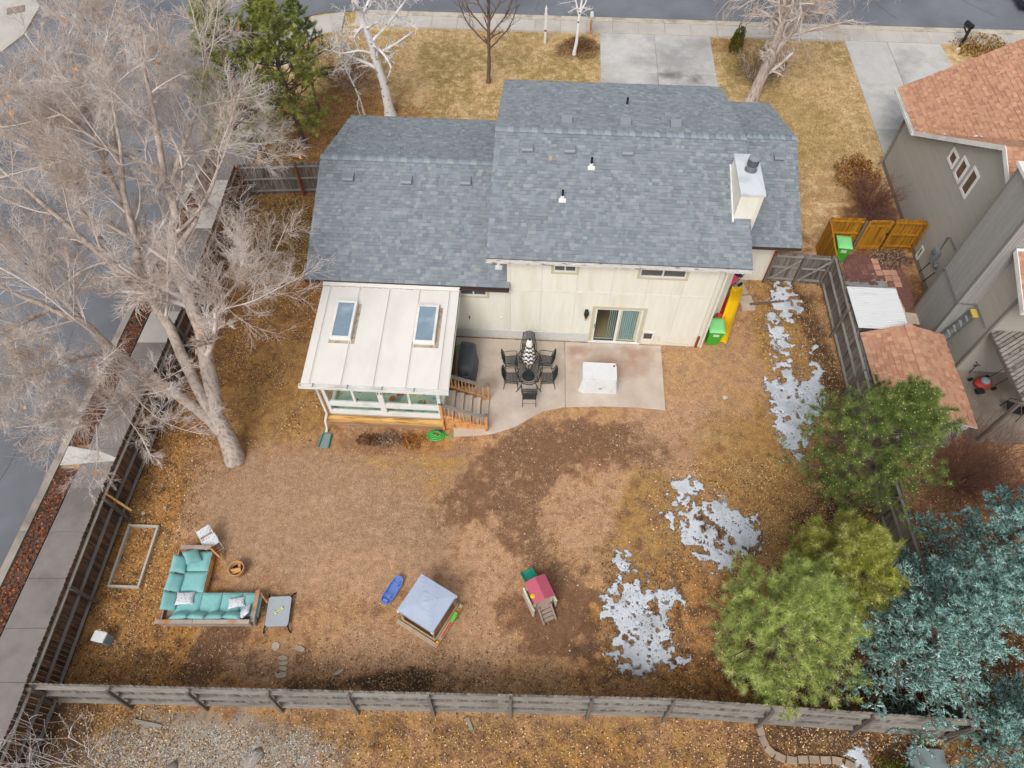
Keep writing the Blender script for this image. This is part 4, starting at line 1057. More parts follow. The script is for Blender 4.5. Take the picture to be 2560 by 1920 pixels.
for i in range(7): mb.tube([(i * 0.14, 0, 0.02), (i * 0.14, 0.05, 0.62)], 0.008, 4)
for z in (0.1, 0.3, 0.5): mb.tube([(0, 0.02 + z * .05, z), (0.84, 0.02 + z * .05, z)], 0.008, 4)
bpy.data.objects.remove(o)
o = obj('wire_trellis', mb, M['rust']); o.location = HW(-5.95, -4.72, 0); o.rotation_euler = (rad(6), 0, HR); tag(o, 'thin wire trellis leaning at the sunroom skirting', 'trellis')

# ------------------------------------------------------------------ deck stairs
ds = thing('deck_stairs', 'grey board deck stairs with orange railings beside the sunroom', 'stairs', (-2.45, 13.95, 0), rad(-2))
n = 5
for i in range(n):
    zt = 0.76 - i * 0.15
    for k in (0, 1):
        obj('tread', MB().box(0.0 + i * 0.31 + k * 0.155, 0.148 + i * 0.31 + k * 0.155, -0.62, 0.62, zt - 0.04, zt), M['tread'], ds)
obj('tread', MB().box(-0.28, -0.145, -0.62, 0.62, 0.72, 0.76), M['tread'], ds); obj('tread', MB().box(-0.14, -0.006, -0.62, 0.62, 0.72, 0.76), M['tread'], ds)
for s in (-0.60, 0.60):
    obj('stringer', MB().extrude([(-0.28, s - .02, 0.0), (1.55, s - .02, 0.0), (1.55, s - .02, 0.12), (0.0, s - .02, 0.715), (-0.28, s - .02, 0.715)], (0, 0.04, 0)), M['rail_wood'], ds)
bal = MB().box(-0.018, 0.018, -0.018, 0.018, 0, 0.72).mesh('baluster', M['rail_wood'])
for s in (-0.67, 0.67):
    obj('post', MB().box(-0.15, -0.05, s - .05, s + .05, 0.0, 1.85), M['rail_wood'], ds, bevel=0.008)
    obj('post', MB().box(1.47, 1.57, s - .05, s + .05, 0.0, 1.12), M['rail_wood'], ds, bevel=0.008)
    obj('post_cap', MB().box(1.455, 1.585, s - .065, s + .065, 1.12, 1.16), M['fence_old'], ds, bevel=0.008)
    obj('post_cap', MB().box(-0.165, -0.035, s - .065, s + .065, 1.85, 1.89), M['fence_old'], ds, bevel=0.008)
    obj('handrail', MB().beam((-0.05, s, 1.74), (1.47, s, 1.02), 0.13, 0.04), M['rail_grey'], ds)
    obj('rail', MB().beam((-0.05, s, 1.69), (1.47, s, 0.97), 0.045, 0.09), M['rail_wood'], ds)
    obj('rail', MB().beam((-0.05, s, 1.02), (1.47, s, 0.30), 0.09, 0.05), M['rail_wood'], ds)
    for i in range(11):
        x = 0.04 + i * 0.128
        b = link('baluster', bal, ds); b.location = (x, s, 1.0 - x * 0.474); 

# ------------------------------------------------------------------ fences
_bd = {}
def board_mesh(w, t, h, style, m, var):
    key = (w, t, h, style, m.name, var)
    if key not in _bd:
        c = 0.03 if style == 'dogear' else 0.004
        hh = h + (0, -0.012, 0.010, -0.02)[var % 4]
        mb = MB().extrude([(-w / 2, 0, 0), (w / 2, 0, 0), (w / 2, 0, hh - c), (w / 2 - c, 0, hh), (-w / 2 + c, 0, hh), (-w / 2, 0, hh - c)], (0, t, 0))
        _bd[key] = mb.mesh('board', m)
    return _bd[key]
def fence_run(root, p0, p1, h=1.8, lean=(0, 0), side=1, bw=0.14, bm='fence_old', rm='rail_grey', pm='post_grey', post_sp=2.45, rails=(0.25, 0.95, 1.62),
              first_post=True, last_post=True, seed=0, gap=0.006, rail_w=0.09, rail_h=0.04, skip=()):
    """boards from p0 to p1 (world xy); rails and posts on the side: +1 = to the left of the run"""
    r = random.Random(seed)
    p0, p1 = Vector((*p0, 0)), Vector((*p1, 0))
    d = (p1 - p0); Ln = d.length; d.normalize()
    nrm = Vector((-d.y, d.x, 0)) * side
    zax = Vector((lean[0] / h, lean[1] / h, 1)).normalized()
    yax = zax.cross(d).normalized()
    B = Matrix((d, yax, zax)).transposed().to_4x4()
    ysg = 1 if yax.dot(nrm) > 0 else -1
    base = root.location
    def put(name, me, pos):
        o = link(name, me, root); o.matrix_local = Matrix.Translation(pos - base) @ B
        return o
    n = max(1, int(Ln / (bw + gap))); sp = Ln / n
    for i in range(n):
        if i in skip: continue
        me = board_mesh(bw, 0.018, h, 'dogear', M[bm], r.randrange(4))
        put('board', me, p0 + d * (sp * (i + 0.5)) + nrm * (0.0 if ysg > 0 else 0.0))
    np_ = max(1, round(Ln / post_sp)); ps = Ln / np_
    for k in range(np_ + 1):
        if (k == 0 and not first_post) or (k == np_ and not last_post): continue
        y0 = 0.11 if ysg > 0 else -0.19
        me = MB().box(-0.045, 0.045, y0, y0 + 0.09, -0.02, h - 0.06).mesh('post', M[pm])
        put('post', me, p0 + d * (ps * k))
    for k in range(np_):
        for z in rails:
            y0 = 0.02 if ysg > 0 else -rail_w - 0.002
            me = MB().box(0.02, ps - 0.02, y0, y0 + rail_w, z - rail_h / 2, z + rail_h / 2).mesh('rail', M[rm])
            put('rail', me, p0 + d * (ps * k))
bf_ = thing('wooden_fence', 'grey weathered back fence, rails facing the outer strip of leaves', 'fence', (-13.86, 3.72, 0))
fence_run(bf_, (-13.86, 3.76), (4.55, 3.36), 1.80, (0.0, 0.19), side=-1, bm='fence_old', seed=1, rails=(0.30, 0.95, 1.60), rail_w=0.10, rail_h=0.045)
fence_run(bf_, (4.55, 3.36), (12.9, 2.80), 1.80, (0.0, 0.19), side=-1, bm='fence_old', seed=2, rails=(0.30, 0.95, 1.60), first_post=False, rail_w=0.10, rail_h=0.045)
lf_ = thing('wooden_fence', 'dark brown boundary fence beside the side walk, rails facing the yard', 'fence', (-13.88, 3.8, 0))
fence_run(lf_, (-13.90, 3.8), (-13.64, 9.7), 1.83, (0, 0), side=-1, bm='fence_dark', seed=3)
fence_run(lf_, (-13.64, 9.7), (-12.80, 19.2), 1.83, (0, 0), side=-1, bm='fence_dark', seed=14, first_post=False)
fence_run(lf_, (-12.80, 19.2), (-12.66, 26.1), 1.83, (0, 0), side=-1, bm='fence_rust', seed=4, first_post=False)
fence_run(lf_, (-13.88, 3.8), (-14.2, -1.0), 1.83, (0, 0), side=1, bm='fence_dark', pm='post_grey', seed=5, first_post=False)
obj('brace', MB().beam((0.32, 6.1, 1.65), (0.75, 5.95, 0.6), 0.05, 0.14), M['deck_fascia'], lf_)
ff_ = thing('wooden_fence', 'grey fence run joining the house under the bare tree', 'fence', (-12.55, 26.15, 0))
fence_run(ff_, (-12.55, 26.15), (-7.3, 26.35), 1.8, (0, 0), side=-1, bm='fence_old', pm='post_red', seed=6, post_sp=2.2)
rf_ = thing('wooden_fence', 'old grey slanting board fence between the two yards', 'fence', (13.42, 20.45, 0))
fence_run(rf_, (13.42, 20.45), (12.95, 12.0), 1.85, (0.02, 0), side=-1, bm='fence_old', seed=7, rails=(0.25, 1.0, 1.7))
fence_run(rf_, (12.95, 12.0), (12.9, 2.75), 1.85, (0, 0), side=-1, bm='fence_old', seed=8, first_post=False, rails=(0.25, 1.0, 1.7))
gf_ = thing('side_gate_fence', 'grey board gate with diagonal braces beside the garage wing', 'gate', (10.95, 20.75, 0))
fence_run(gf_, (10.95, 20.75), (13.40, 20.5), 1.75, (0, 0), side=-1, bm='fence_old', seed=9, post_sp=1.25, rails=(0.25, 0.95, 1.6))
obj('brace', MB().beam((0.15, -0.16, 0.3), (1.1, -0.26, 1.55), 0.03, 0.09, (0, 1, 0)), M['rail_grey'], gf_)
obj('brace', MB().beam((1.35, -0.28, 0.3), (2.3, -0.38, 1.55), 0.03, 0.09, (0, 1, 0)), M['rail_grey'], gf_)
o = obj('brown_wood_post', MB().box(-.05, .05, -.05, .05, -.02, 1.9), M['post_red']); o.location = (10.93, 20.62, 0); tag(o, 'red brown post between garage wing and old gate', 'post')
o = obj('wood_log', MB().beam((-.8, -.05, .05), (.7, .12, .05), .09, .09), M['dark_bark'], bevel=0.02); o.location = (10.9, 19.4, 0.0); tag(o, 'dark timber lying on the grass beside the old gate', 'timber')
nf_ = thing('amber_gate_fence', 'fresh amber wooden fence with lattice topped gate at the neighbour', 'fence', (13.75, 22.75, 0))
fence_run(nf_, (13.75, 22.75), (15.25, 22.68), 1.8, side=-1, bm='new_wood', rm='new_wood', pm='post_grey', seed=11, post_sp=1.5)
fence_run(nf_, (16.55, 22.62), (17.85, 22.55), 1.8, side=-1, bm='new_wood', rm='new_wood', pm='new_wood', seed=12, post_sp=1.3)
fence_run(nf_, (13.45, 20.62), (13.72, 22.72), 1.75, side=-1, bm='new_wood', rm='new_wood', pm='new_wood', seed=13, post_sp=2.2, first_post=False)
gx0, gx1, gyv = 15.36 - 13.75, 16.44 - 13.75, -0.10
gate = obj('gate_frame', MB().box(gx0, gx0 + .1, gyv - .12, gyv - .07, 0.1, 1.72).box(gx1 - .1, gx1, gyv - .12, gyv - .07, 0.1, 1.72).box(gx0 + .1, gx1 - .1, gyv - .12, gyv - .07, 0.1, 0.24).box(gx0 + .1, gx1 - .1, gyv - .12, gyv - .07, 1.42, 1.52).box(gx0 + .1, gx1 - .1, gyv - .12, gyv - .07, 1.70, 1.78), M['new_wood'], nf_)
for i in range(7):
    x = gx0 + .1 + i * (gx1 - gx0 - .2) / 7
    obj('gate_board', MB().box(x + .004, x + (gx1 - gx0 - .2) / 7 - .004, gyv - .07, gyv - .05, 0.12, 1.45), M['new_wood'], gate)
mb = MB()
for i in range(9):
    x = gx0 + .14 + i * 0.10
    mb.box(x - .015, x + .015, gyv - .10, gyv - .09, 1.5, 1.72)
for z in (1.56, 1.62, 1.68): mb.box(gx0 + .1, gx1 - .1, gyv - .115, gyv - .105, z - .013, z + .013)
obj('lattice', mb, M['new_wood'], gate)
obj('latch', MB().box(gx1 - .06, gx1 - .02, gyv - .15, gyv - .12, 0.95, 1.1), M['black'], gate)

# ------------------------------------------------------------------ neighbour's house (frame: x' = a - 17.65, y' = b)
nb = thing('neighbour_house', 'grey sided neighbour house with orange brown shingle roofs', 'house', tuple(HW(17.65, 0)), HR)
def wall_top(b):
    if b > 10.0: return 3.12
    if b > 4.3: return 3.12 + (10.0 - b) * 0.655
    return 6.85 - (4.3 - b) * 0.37
core = MB()
core.extrude([(0.02, 11.75, 0), (0.02, -0.62, 0), (0.02, -0.62, wall_top(-.62) - .1), (0.02, 4.3, 6.72), (0.02, 10.0, 3.02), (0.02, 11.75, 3.02)], (0.16, 0, 0))
core.box(0.18, 12, 11.6, 11.75, 0, 3.0); core.box(0.18, 12, -0.62, -0.47, 0, 4.8); core.box(11.9, 12, -0.4, 11.6, 0, 3.0)
obj('wall', core, M['grey_siding'], nb)
NW = [(6.70, 7.26, 3.99, 4.53), (5.82, 6.36, 3.99, 4.83), (4.92, 5.48, 3.99, 5.07), (5.16, 5.42, 0.22, 0.82)]
# lap siding boards on the west wall, each cut to the gable
dz = 0.165; nrow = 40
for i in range(nrow):
    z0, z1 = 0.28 + i * dz, 0.28 + (i + 1) * dz - 0.004
    if z0 > 6.6: break
    zc = z1
    b_hi = 11.75 if zc < 3.05 else 10.0 - (zc - 3.05) / 0.655
    b_lo = -0.62 if zc < 4.95 else 4.3 - (6.8 - zc) / 0.37
    if b_hi - b_lo < 0.1: continue
    mb = MB()
    for x0, x1, zz0, zz1 in cells((b_lo, b_hi, z0, z1), NW):
        t0 = 0.022 - (zz0 - z0) / dz * 0.014; t1 = 0.022 - (zz1 - z0) / dz * 0.014
        mb.add([(0.015, x0, zz0), (0.015, x1, zz0), (0.015, x1, zz1), (0.015, x0, zz1), (-t0, x0, zz0), (-t0, x1, zz0), (-t1, x1, zz1), (-t1, x0, zz1)],
               [(4, 5, 6, 7)[::-1], (0, 1, 5, 4), (3, 7, 6, 2), (0, 4, 7, 3), (1, 2, 6, 5)])
    obj('siding_board', mb, M['grey_siding'], nb)
obj('base_board', MB().box(-0.012, 0.018, -0.6, 11.7, 0.0, 0.27), M['grey_trim'], nb)
for j, (y0, y1, z0, z1) in enumerate(NW):
    t = 0.10 if j < 3 else 0.05
    w = obj('window', MB().box(-0.06, -0.002, y0 - t + .05, y0 + .05, z0 - .02, z1 + .02).box(-0.06, -0.002, y1 - .05, y1 + t - .05, z0 - .02, z1 + .02).box(-0.06, -0.002, y0 + .05, y1 - .05, z0 - .02, z0 + .08).box(-0.06, -0.002, y0 + .05, y1 - .05, z1 - .08, z1 + .02), M['white'], nb)
    obj('pane', MB().box(-0.02, -0.004, y0 + .05, y1 - .05, z0 + .08, z1 - .08), M['brown_glass'] if j < 3 else M['dark_glass'], w)
# chimney chase with vertical grooves
ck = obj('chimney_chase', MB().box(-0.69, 0.0, 0.73, 2.55, 0, 7.55), M['grey_vert'], nb)
for i in range(17):
    y = 0.74 + i * 0.1065
    obj('siding_board', MB().box(-0.712, -0.692, y + .006, y + .1, 0.0, 7.5), M['grey_vert'], ck)
for i in range(6):
    x = -0.69 + i * 0.115
    obj('siding_board', MB().box(x + .006, x + .11, 0.71, 0.728, 0, 7.5), M['grey_vert'], ck)
obj('corner_board', MB().box(-0.73, -0.713, 2.45, 2.56, 0, 7.5).box(-0.73, -0.713, 0.70, 0.80, 0, 7.5), M['grey_trim'], ck)
obj('chase_cap', MB().box(-0.8, 0.1, 0.62, 2.66, 7.5, 7.62), M['white'], ck)
# roofs
zA = lambda x: 3.18 + 0.60 * (x + 0.28)
nfield = MB(); nbud = [0]
rA = MB()
xv = lambda b: (10.0 - b) / 0.916 - 0.28      # valley between garage roof and gable roof
ptsA = [(-0.28, 13.25, zA(-.28)), (8.5, 13.25, zA(8.5)), (8.5, 10.0 - 0.916 * 5.9, zA(8.5)), (xv(4.35), 4.35, zA(xv(4.35))), (-0.28, 10.0, zA(-.28))]
ptsA = [(-0.28, 13.25, zA(-.28)), (5.9, 13.25, zA(5.9)), (5.9, 4.34, zA(5.9)), (-0.28, 10.0, zA(-.28))]
rA.extrude(ptsA, (0, 0, -0.16))
roA = obj('roof', rA, M['white'], nb)
vA = Vector((1, 0, 0.6)).normalized()
shingle_slope(roA, (-0.28, 13.25, zA(-.28)), (0, -1, 0), vA, 8.9, 6.18 * math.hypot(1, .6), M['terracotta_shingle'], ORANGE_SH, 30, nfield, 61, expo=0.165, budget=[300],
              clip=lambda x, y: 13.25 - x > 10.0 - 0.916 * (y / math.hypot(1, .6)))
rC = MB()
rC.extrude([(-0.30, 10.02, 3.16), (12.0, 10.02 - 0.0, 3.16), (12.0, 4.3, 6.92), (-0.30, 4.3, 6.92)], (0, 0, -0.16))
rC = MB(); rC.extrude([(-0.30, 10.02, 3.16), (5.9, 4.32, 6.90), (-0.30, 4.3, 6.92)], (0, 0, -0.16))
roC = obj('roof', rC, M['white'], nb)
vC = Vector((0, -5.72, 3.76))
shingle_slope(roC, (5.9, 10.02, 3.16), (-1, 0, 0), vC, 6.2, vC.length, M['terracotta_shingle'], ORANGE_SH, 0, nfield, 62, expo=0.165, budget=[0],
              clip=lambda x, y: 5.9 - x < (y / vC.length) * 6.2 - 0.30)
zS = lambda b: 6.92 - (4.3 - b) * 0.37
rS = MB(); rS.extrude([(-0.30, 4.3, 6.92), (12, 4.3, 6.92), (12, 2.64, zS(2.64)), (-0.30, 2.64, zS(2.64))], (0, 0, -0.16))
rS.extrude([(0.02, 2.64, zS(2.64)), (12, 2.64, zS(2.64)), (12, 0.66, zS(.66)), (0.02, 0.66, zS(.66))], (0, 0, -0.16))
rS.extrude([(-0.30, 0.66, zS(.66)), (12, 0.66, zS(.66)), (12, -1.5, zS(-1.5)), (-0.30, -1.5, zS(-1.5))], (0, 0, -0.16))
roS = obj('roof', rS, M['white'], nb)
vS = Vector((0, 5.8, 5.8 * 0.37))
shingle_slope(roS, (-0.30, -1.5, zS(-1.5)), (1, 0, 0), vS, 7.0, vS.length, M['terracotta_shingle'], ORANGE_SH, 0, nfield, 63, expo=0.165, budget=[0],
              clip=lambda x, y: not (x < 0.36 and 2.1 < y * 0.938 < 4.18))
o = obj('roof_shingles', nfield, M['terracotta_shingle'], nb); tag(o, kind='stuff')
# fascias and gutter
F_ = MB()
F_.extrude([(-0.335, 10.05, 2.98), (-0.335, 4.3, 6.76), (-0.335, 4.3, 6.97), (-0.335, 10.05, 3.19)], (0.03, 0, 0))
obj('rake_fascia', F_, M['white'], nb)
F_ = MB(); F_.extrude([(-0.335, 4.3, 6.76), (-0.335, 2.66, zS(2.66) - .16), (-0.335, 2.66, zS(2.66) + .05), (-0.335, 4.3, 6.97)], (0.03, 0, 0))
obj('rake_fascia', F_, M['white'], nb)
F_ = MB(); F_.extrude([(-0.335, 0.62, zS(.62) - .16), (-0.335, -1.5, zS(-1.5) - .16), (-0.335, -1.5, zS(-1.5) + .05), (-0.335, 0.62, zS(.62) + .05)], (0.03, 0, 0))
obj('rake_fascia', F_, M['white'], nb)
obj('gutter', MB().box(-0.41, -0.30, 10.0, 13.27, 3.02, 3.05).box(-0.42, -0.41, 10.0, 13.27, 3.02, 3.16).box(-0.31, -0.30, 10.0, 13.27, 3.05, 3.15), M['white'], nb)
obj('downspout', MB().tube([(-0.36, 11.62, 3.02), (-0.10, 11.66, 2.8), (-0.08, 11.66, 0.25), (-0.22, 11.66, 0.08)], 0.05, 8), M['grey_trim'], nb, smooth=True)
o = obj('roof_vent', MB().lathe([(0.2, 0), (0.2, 0.05), (0.12, 0.08), (0.12, 0.3), (0.18, 0.32), (0.16, 0.42)], 12), M['brown_metal'], nb); o.location = (5.2, 12.35, zA(5.2)); 
# meters and conduits
em = obj('electric_meter', MB().box(-0.20, -0.025, 4.06, 4.42, 1.35, 1.78).box(-0.16, -0.025, 4.10, 4.38, 1.10, 1.34), M['vent'], nb, bevel=0.01)
obj('meter_dial', MB().tube([(-0.2, 4.24, 1.62), (-0.30, 4.24, 1.62)], 0.09, 12), M['steel'], em)
obj('dryer_hood', MB().tube([(-0.03, 3.84, 1.25), (-0.16, 3.84, 1.22)], [0.12, 0.10], 10), M['steel'], nb)
obj('conduit', MB().tube([(-0.06, 4.24, 1.78), (-0.06, 4.30, 2.45), (-0.06, 4.15, 2.55), (-0.06, 3.3, 2.58), (-0.06, 2.64, 2.58), (-0.76, 2.60, 2.57), (-0.76, 0.68, 2.56), (-0.06, 0.66, 2.56), (-0.06, 0.1, 2.58), (-0.06, -0.45, 2.55)], 0.025, 6), M['steel'], nb)
obj('cable', MB().tube([(-0.03, 4.3, 1.05), (-0.03, 4.55, 0.1)], 0.02, 5).tube([(-0.03, 3.7, 1.0), (-0.03, 4.0, 0.1)], 0.02, 5), M['black'], nb)
obj('corner_post', MB().box(-0.05, 0.03, -0.70, -0.60, 0, 4.7), M['grey_trim'], nb)
# back of the neighbour's house: wooden awning slats on a post
pg = thing('slatted_awning', 'weathered slatted awning on a post over the neighbour patio', 'awning', (17.42, 12.82, 0))
obj('post', MB().beam((0, 0, 0), (0.1, 0.05, 2.5), 0.11, 0.11, (0, 1, 0)), M['post_grey'], pg)
obj('beam', MB().beam((0.05, 0.05, 2.52), (5.0, -0.2, 2.52), 0.07, 0.16), M['post_grey'], pg)
obj('beam', MB().beam((0.25, 0.13, 2.52), (0.25, 3.4, 2.52), 0.07, 0.16), M['post_grey'], pg)
obj('beam', MB().beam((3.2, 0.0, 2.52), (3.2, 4.1, 2.52), 0.07, 0.16), M['post_grey'], pg)
for i in range(30):
    y = -1.75 + i * 0.172
    x0 = 0.22 if y >= 0.1 else 0.22 + (0.1 - y) / 0.6
    obj('slat', MB().beam((x0, y + (x0 - 0.22) * 0.6, 2.635), (3.4, y + 3.18 * 0.6, 2.635), 0.11, 0.05), M['rail_grey'] if i % 3 else M['fence_old'], pg)
ld = thing('step_ladder', 'aluminium folding ladder with yellow cap against the grey wall', 'ladder', tuple(HW(17.42, 0.35)), HR)
for yy in (-0.20, 0.20):
    obj('rail', MB().beam((-0.45, yy * 1.2, 0.0), (0.08, yy * .8, 2.4), 0.03, 0.07), M['steel'], ld)
for i in range(7):
    t = (i + 0.7) / 7.8; w_ = 0.20 * (1.2 - 0.4 * t)
    obj('step', MB().box(-0.45 + .53 * t - .05, -0.45 + .53 * t + .05, -w_, w_, 2.4 * t - .015, 2.4 * t + .015), M['vent'], ld)
obj('cap', MB().box(-0.02, 0.20, -0.19, 0.19, 2.38, 2.46), M['yellow_cap'], ld, bevel=0.01)
# chair, mower-like red toy and table on the neighbour's patio
def simple_chair(name, label, loc, rz, m, group=None):
    t = thing(name, label, 'chair', loc, rz, group)
    obj('seat', MB().box(-.25, .25, -.25, .25, .40, .44), M[m], t, bevel=0.015)
    obj('backrest', MB().extrude([(-.25, -.25, .46), (.25, -.25, .46), (.24, -.36, .95), (-.24, -.36, .95)], (0, -.03, 0)), M[m], t, bevel=0.01)
    for x in (-.25, .25):
        for y in (-.26, .24): obj('leg', MB().tube([(x, y, 0.45), (x * 1.1, y * 1.1, 0.0)], 0.016, 6), M['black'], t)
        obj('arm', MB().tube([(x, .22, .44), (x, .24, .62), (x, -.27, .66)], 0.016, 6), M['black'], t)
    return t
simple_chair('patio_armchair', 'brown patio armchair under the neighbour wall', (18.35, 16.15, 0.045), rad(200), 'interior')
simple_chair('patio_armchair', 'black patio chair under the slatted awning', (19.0, 13.95, 0.045), rad(70), 'black')
mw = thing('lawn_mower', 'red and grey lawn mower on the neighbour patio', 'mower', (18.45, 15.25, 0.045), rad(100))
obj('deck', MB().lathe([(0.30, 0.08), (0.32, 0.12), (0.30, 0.24), (0.12, 0.28)], 14, sx=.85, sy=1.1), M['mower_red'], mw, smooth=True)
obj('engine', MB().lathe([(0.16, 0.26), (0.17, 0.36), (0.10, 0.42)], 12), M['pedestal'], mw, smooth=True)
obj('chute', MB().box(-.42, -.20, .15, .45, .08, .2), M['black'], mw, bevel=0.02)
for x in (-.28, .28):
    for y in (-.34, .34): obj('wheel', MB().tube([(x - .03, y, .1), (x + .03, y, .1)], 0.10, 12), M['tyre'], mw)
obj('handle', MB().tube([(-.2, -.35, .2), (-.2, -.8, .9), (.2, -.8, .9), (.2, -.35, .2)], 0.014, 6), M['black'], mw)
# ------------------------------------------------------------------ shed and lean-to
sh = thing('garden_shed', 'garden shed with orange brown shingle gable roof', 'shed', (14.85, 14.45, 0), rad(-2.0))
c = MB().box(-1.42, 1.42, -1.9, 1.9, 0, 1.78)
for y0 in (-1.9, 1.8): c.extrude([(-1.42, y0, 1.78), (1.42, y0, 1.78), (0, y0, 2.28)], (0, 0.1, 0))
obj('wall', c, M['foundation'], sh)
for i in range(20):
    y = -1.9 + i * 0.19
    obj('wall_board', MB().box(-1.44, -1.421, y + .004, y + .186, 0.02, 1.76), M['foundation'], sh)
rs = MB()
for s in (-1, 1): rs.extrude([(s * 1.58, -2.05, 1.74), (s * 1.58, 2.05, 1.74), (0, 2.05, 2.34), (0, -2.05, 2.34)], (0, 0, -0.05))
ros = obj('roof', rs, M['white'], sh)
sf = MB(); v1 = Vector((1.58, 0, .6))
shingle_slope(ros, (-1.58, 2.05, 1.74), (0, -1, 0), v1, 4.1, v1.length, M['terracotta_shingle'], ORANGE_SH, 0, sf, 71, expo=0.16, budget=[0])
v2 = Vector((-1.58, 0, .6))
bud = [150]
shingle_slope(ros, (1.58, -2.05, 1.74), (0, 1, 0), v2, 4.1, v2.length, M['terracotta_shingle'], ORANGE_SH, 12, sf, 72, expo=0.16, budget=bud)
o = obj('roof_shingles', sf, M['terracotta_shingle'], sh); tag(o, kind='stuff')
ridge_caps(ros, (0, 2.05, 2.35), (0, -2.05, 2.35), -v1, -v2, M['terracotta_shingle'], [S('bb8f77'), S('b3866e'), S('c0947a'), S('ad8069')], 73, step=0.19)
lt = thing('lean_to', 'small lean-to with white corrugated metal roof beside the shed', 'shed', (14.2, 17.6, 0), rad(-2))
obj('wall', MB().box(-0.82, 0.82, -0.8, 0.9, 0, 1.85), M['fence_old'], lt)
for i in range(6):
    x0 = -0.98; y0 = -1.05 + i * 0.345
    mb = MB(); k = 8
    for q in range(k):
        ya, yb = y0 + q * 0.345 / k, y0 + (q + 1) * 0.345 / k
        za, zb = 0.012 * (q % 2), 0.012 * ((q + 1) % 2)
        mb.add([(x0, ya, 2.02 + za), (0.98, ya, 1.96 + za), (0.98, yb, 1.96 + zb), (x0, yb, 2.02 + zb)], [(0, 1, 2, 3)])
    o = obj('roof_sheet', mb, M['tin'], lt); s = o.modifiers.new('solid', 'SOLIDIFY'); s.thickness = 0.006
obj('eave_board', MB().box(-0.98, 0.98, 1.02, 1.06, 1.86, 1.98), M['fence_old'], lt)
# pavers beside the neighbour's house
pv = obj('neighbour_path', MB().prism([(14.7, 22.3), (17.2, 22.2), (17.2, 19.4), (16.4, 18.8), (14.6, 19.0)], -0.05, 0.008), M['paver_red']); tag(pv, kind='structure')
r = random.Random(9)
for i in range(7):
    for j in range(9):
        x, y = 14.85 + i * 0.32 + r.uniform(-.02, .02), 19.2 + j * 0.33 + r.uniform(-.02, .02)
        if r.random() < 0.25: continue
        obj('paver', MB().box(-.15, .15, -.15, .15, -.02, r.uniform(.018, .035)), M['paver_tan'] if (i > 3 and r.random() < .7) else M['paver_red'], pv, bevel=0.006, seg=1).location = (x, y, 0)
for x, y, s in ((16.9, 18.6, .36), (17.0, 17.6, .42), (16.3, 19.0, .3)):
    o = obj('paver', MB().box(-s, s, -s * .8, s * .8, 0, .04), M['stone'], pv, bevel=0.01); o.location = (x, y, 0); o.rotation_euler = (0, 0, r.uniform(-.3, .3))

# ------------------------------------------------------------------ things in the yard
def wheelie_bin(label, loc, rz):
    t = thing('wheelie_bin', label, 'bin', loc, rz, 'green wheelie bins')
    mb = MB(); b = [(-.24, -.26), (.24, -.26), (.24, .26), (-.24, .26)]; tp = [(-.29, -.36), (.29, -.36), (.29, .34), (-.29, .34)]
    mb.add([(x, y, 0.05) for x, y in b] + [(x, y, 0.98) for x, y in tp], [(0, 3, 2, 1), (4, 5, 6, 7), (0, 1, 5, 4), (1, 2, 6, 5), (2, 3, 7, 6), (3, 0, 4, 7)])
    obj('body', mb, M['bin'], t, bevel=0.03, seg=3)
    mb = MB(); mb.add([(-.32, -.40, .985), (.32, -.40, .985), (.32, .36, .985), (-.32, .36, .985), (-.31, -.39, 1.03), (.31, -.39, 1.03), (.31, .35, 1.03), (-.31, .35, 1.03), (-.22, -.28, 1.075), (.22, -.28, 1.075), (.22, .22, 1.075), (-.22, .22, 1.075)],
                      [(0, 3, 2, 1), (0, 1, 5, 4), (1, 2, 6, 5), (2, 3, 7, 6), (3, 0, 4, 7), (4, 5, 9, 8), (5, 6, 10, 9), (6, 7, 11, 10), (7, 4, 8, 11), (8, 9, 10, 11)])
    ld = obj('lid', mb, M['bin_lid'], t, bevel=0.02, seg=3)
    obj('lid_rib', MB().box(-.15, .15, -.2, .14, 1.07, 1.088), M['bin_lid'], ld, bevel=0.01)
    for x in (-.26, .26): obj('wheel', MB().tube([(x - .035, .26, .11), (x + .035, .26, .11)], 0.11, 14), M['black'], t)
    obj('handle', MB().tube([(-.24, .34, .93), (-.24, .42, .95), (.24, .42, .95), (.24, .34, .93)], 0.018, 6), M['bin'], t)
    obj('label_sticker', MB().extrude([(-.12, -.347, .70), (.12, -.347, .70), (.12, -.357, .86), (-.12, -.357, .86)], (0, -.004, 0)), M['foundation'], t)
    return t
wheelie_bin('green wheelie bin by the house corner beside the yellow slide', (8.18, 17.48, 0), rad(-4))
wheelie_bin('green wheelie bin in the corner of the amber fence', (14.45, 22.05, 0), rad(-8))

sl = thing('slide', 'yellow wavy plastic slide leaning by the house corner', 'slide', (8.55, 17.3, 0), 0)
mb = MB(); n = 26; prof = [(-.25, .13), (-.235, .13), (-.20, .02), (.20, .02), (.235, .13), (.25, .13), (.22, 0), (-.22, 0)]
P0, P1 = Vector((0.0, 0.0, 0.0)), Vector((0.95, 2.35, 0.75))
d = (P1 - P0); Ln = d.length; d.normalize(); s_ = d.cross(Vector((0, 0, 1))).normalized(); u_ = s_.cross(d)
R_ = Matrix.Rotation(rad(-38), 3, d)
for i in range(n + 1):
    t = i / n; c_ = P0 + d * (t * Ln) + u_ * (0.15 * math.sin(t * 11) + 0.22)
    for x, z in prof:
        q = R_ @ (s_ * x + u_ * z)
        mb.v.append(tuple(c_ + q))
    if i:
        k = len(prof)
        for j in range(k):
            a = (i - 1) * k
            mb.f.append((a + j, a + (j + 1) % k, a + k + (j + 1) % k, a + k + j)); mb.c.append(None)
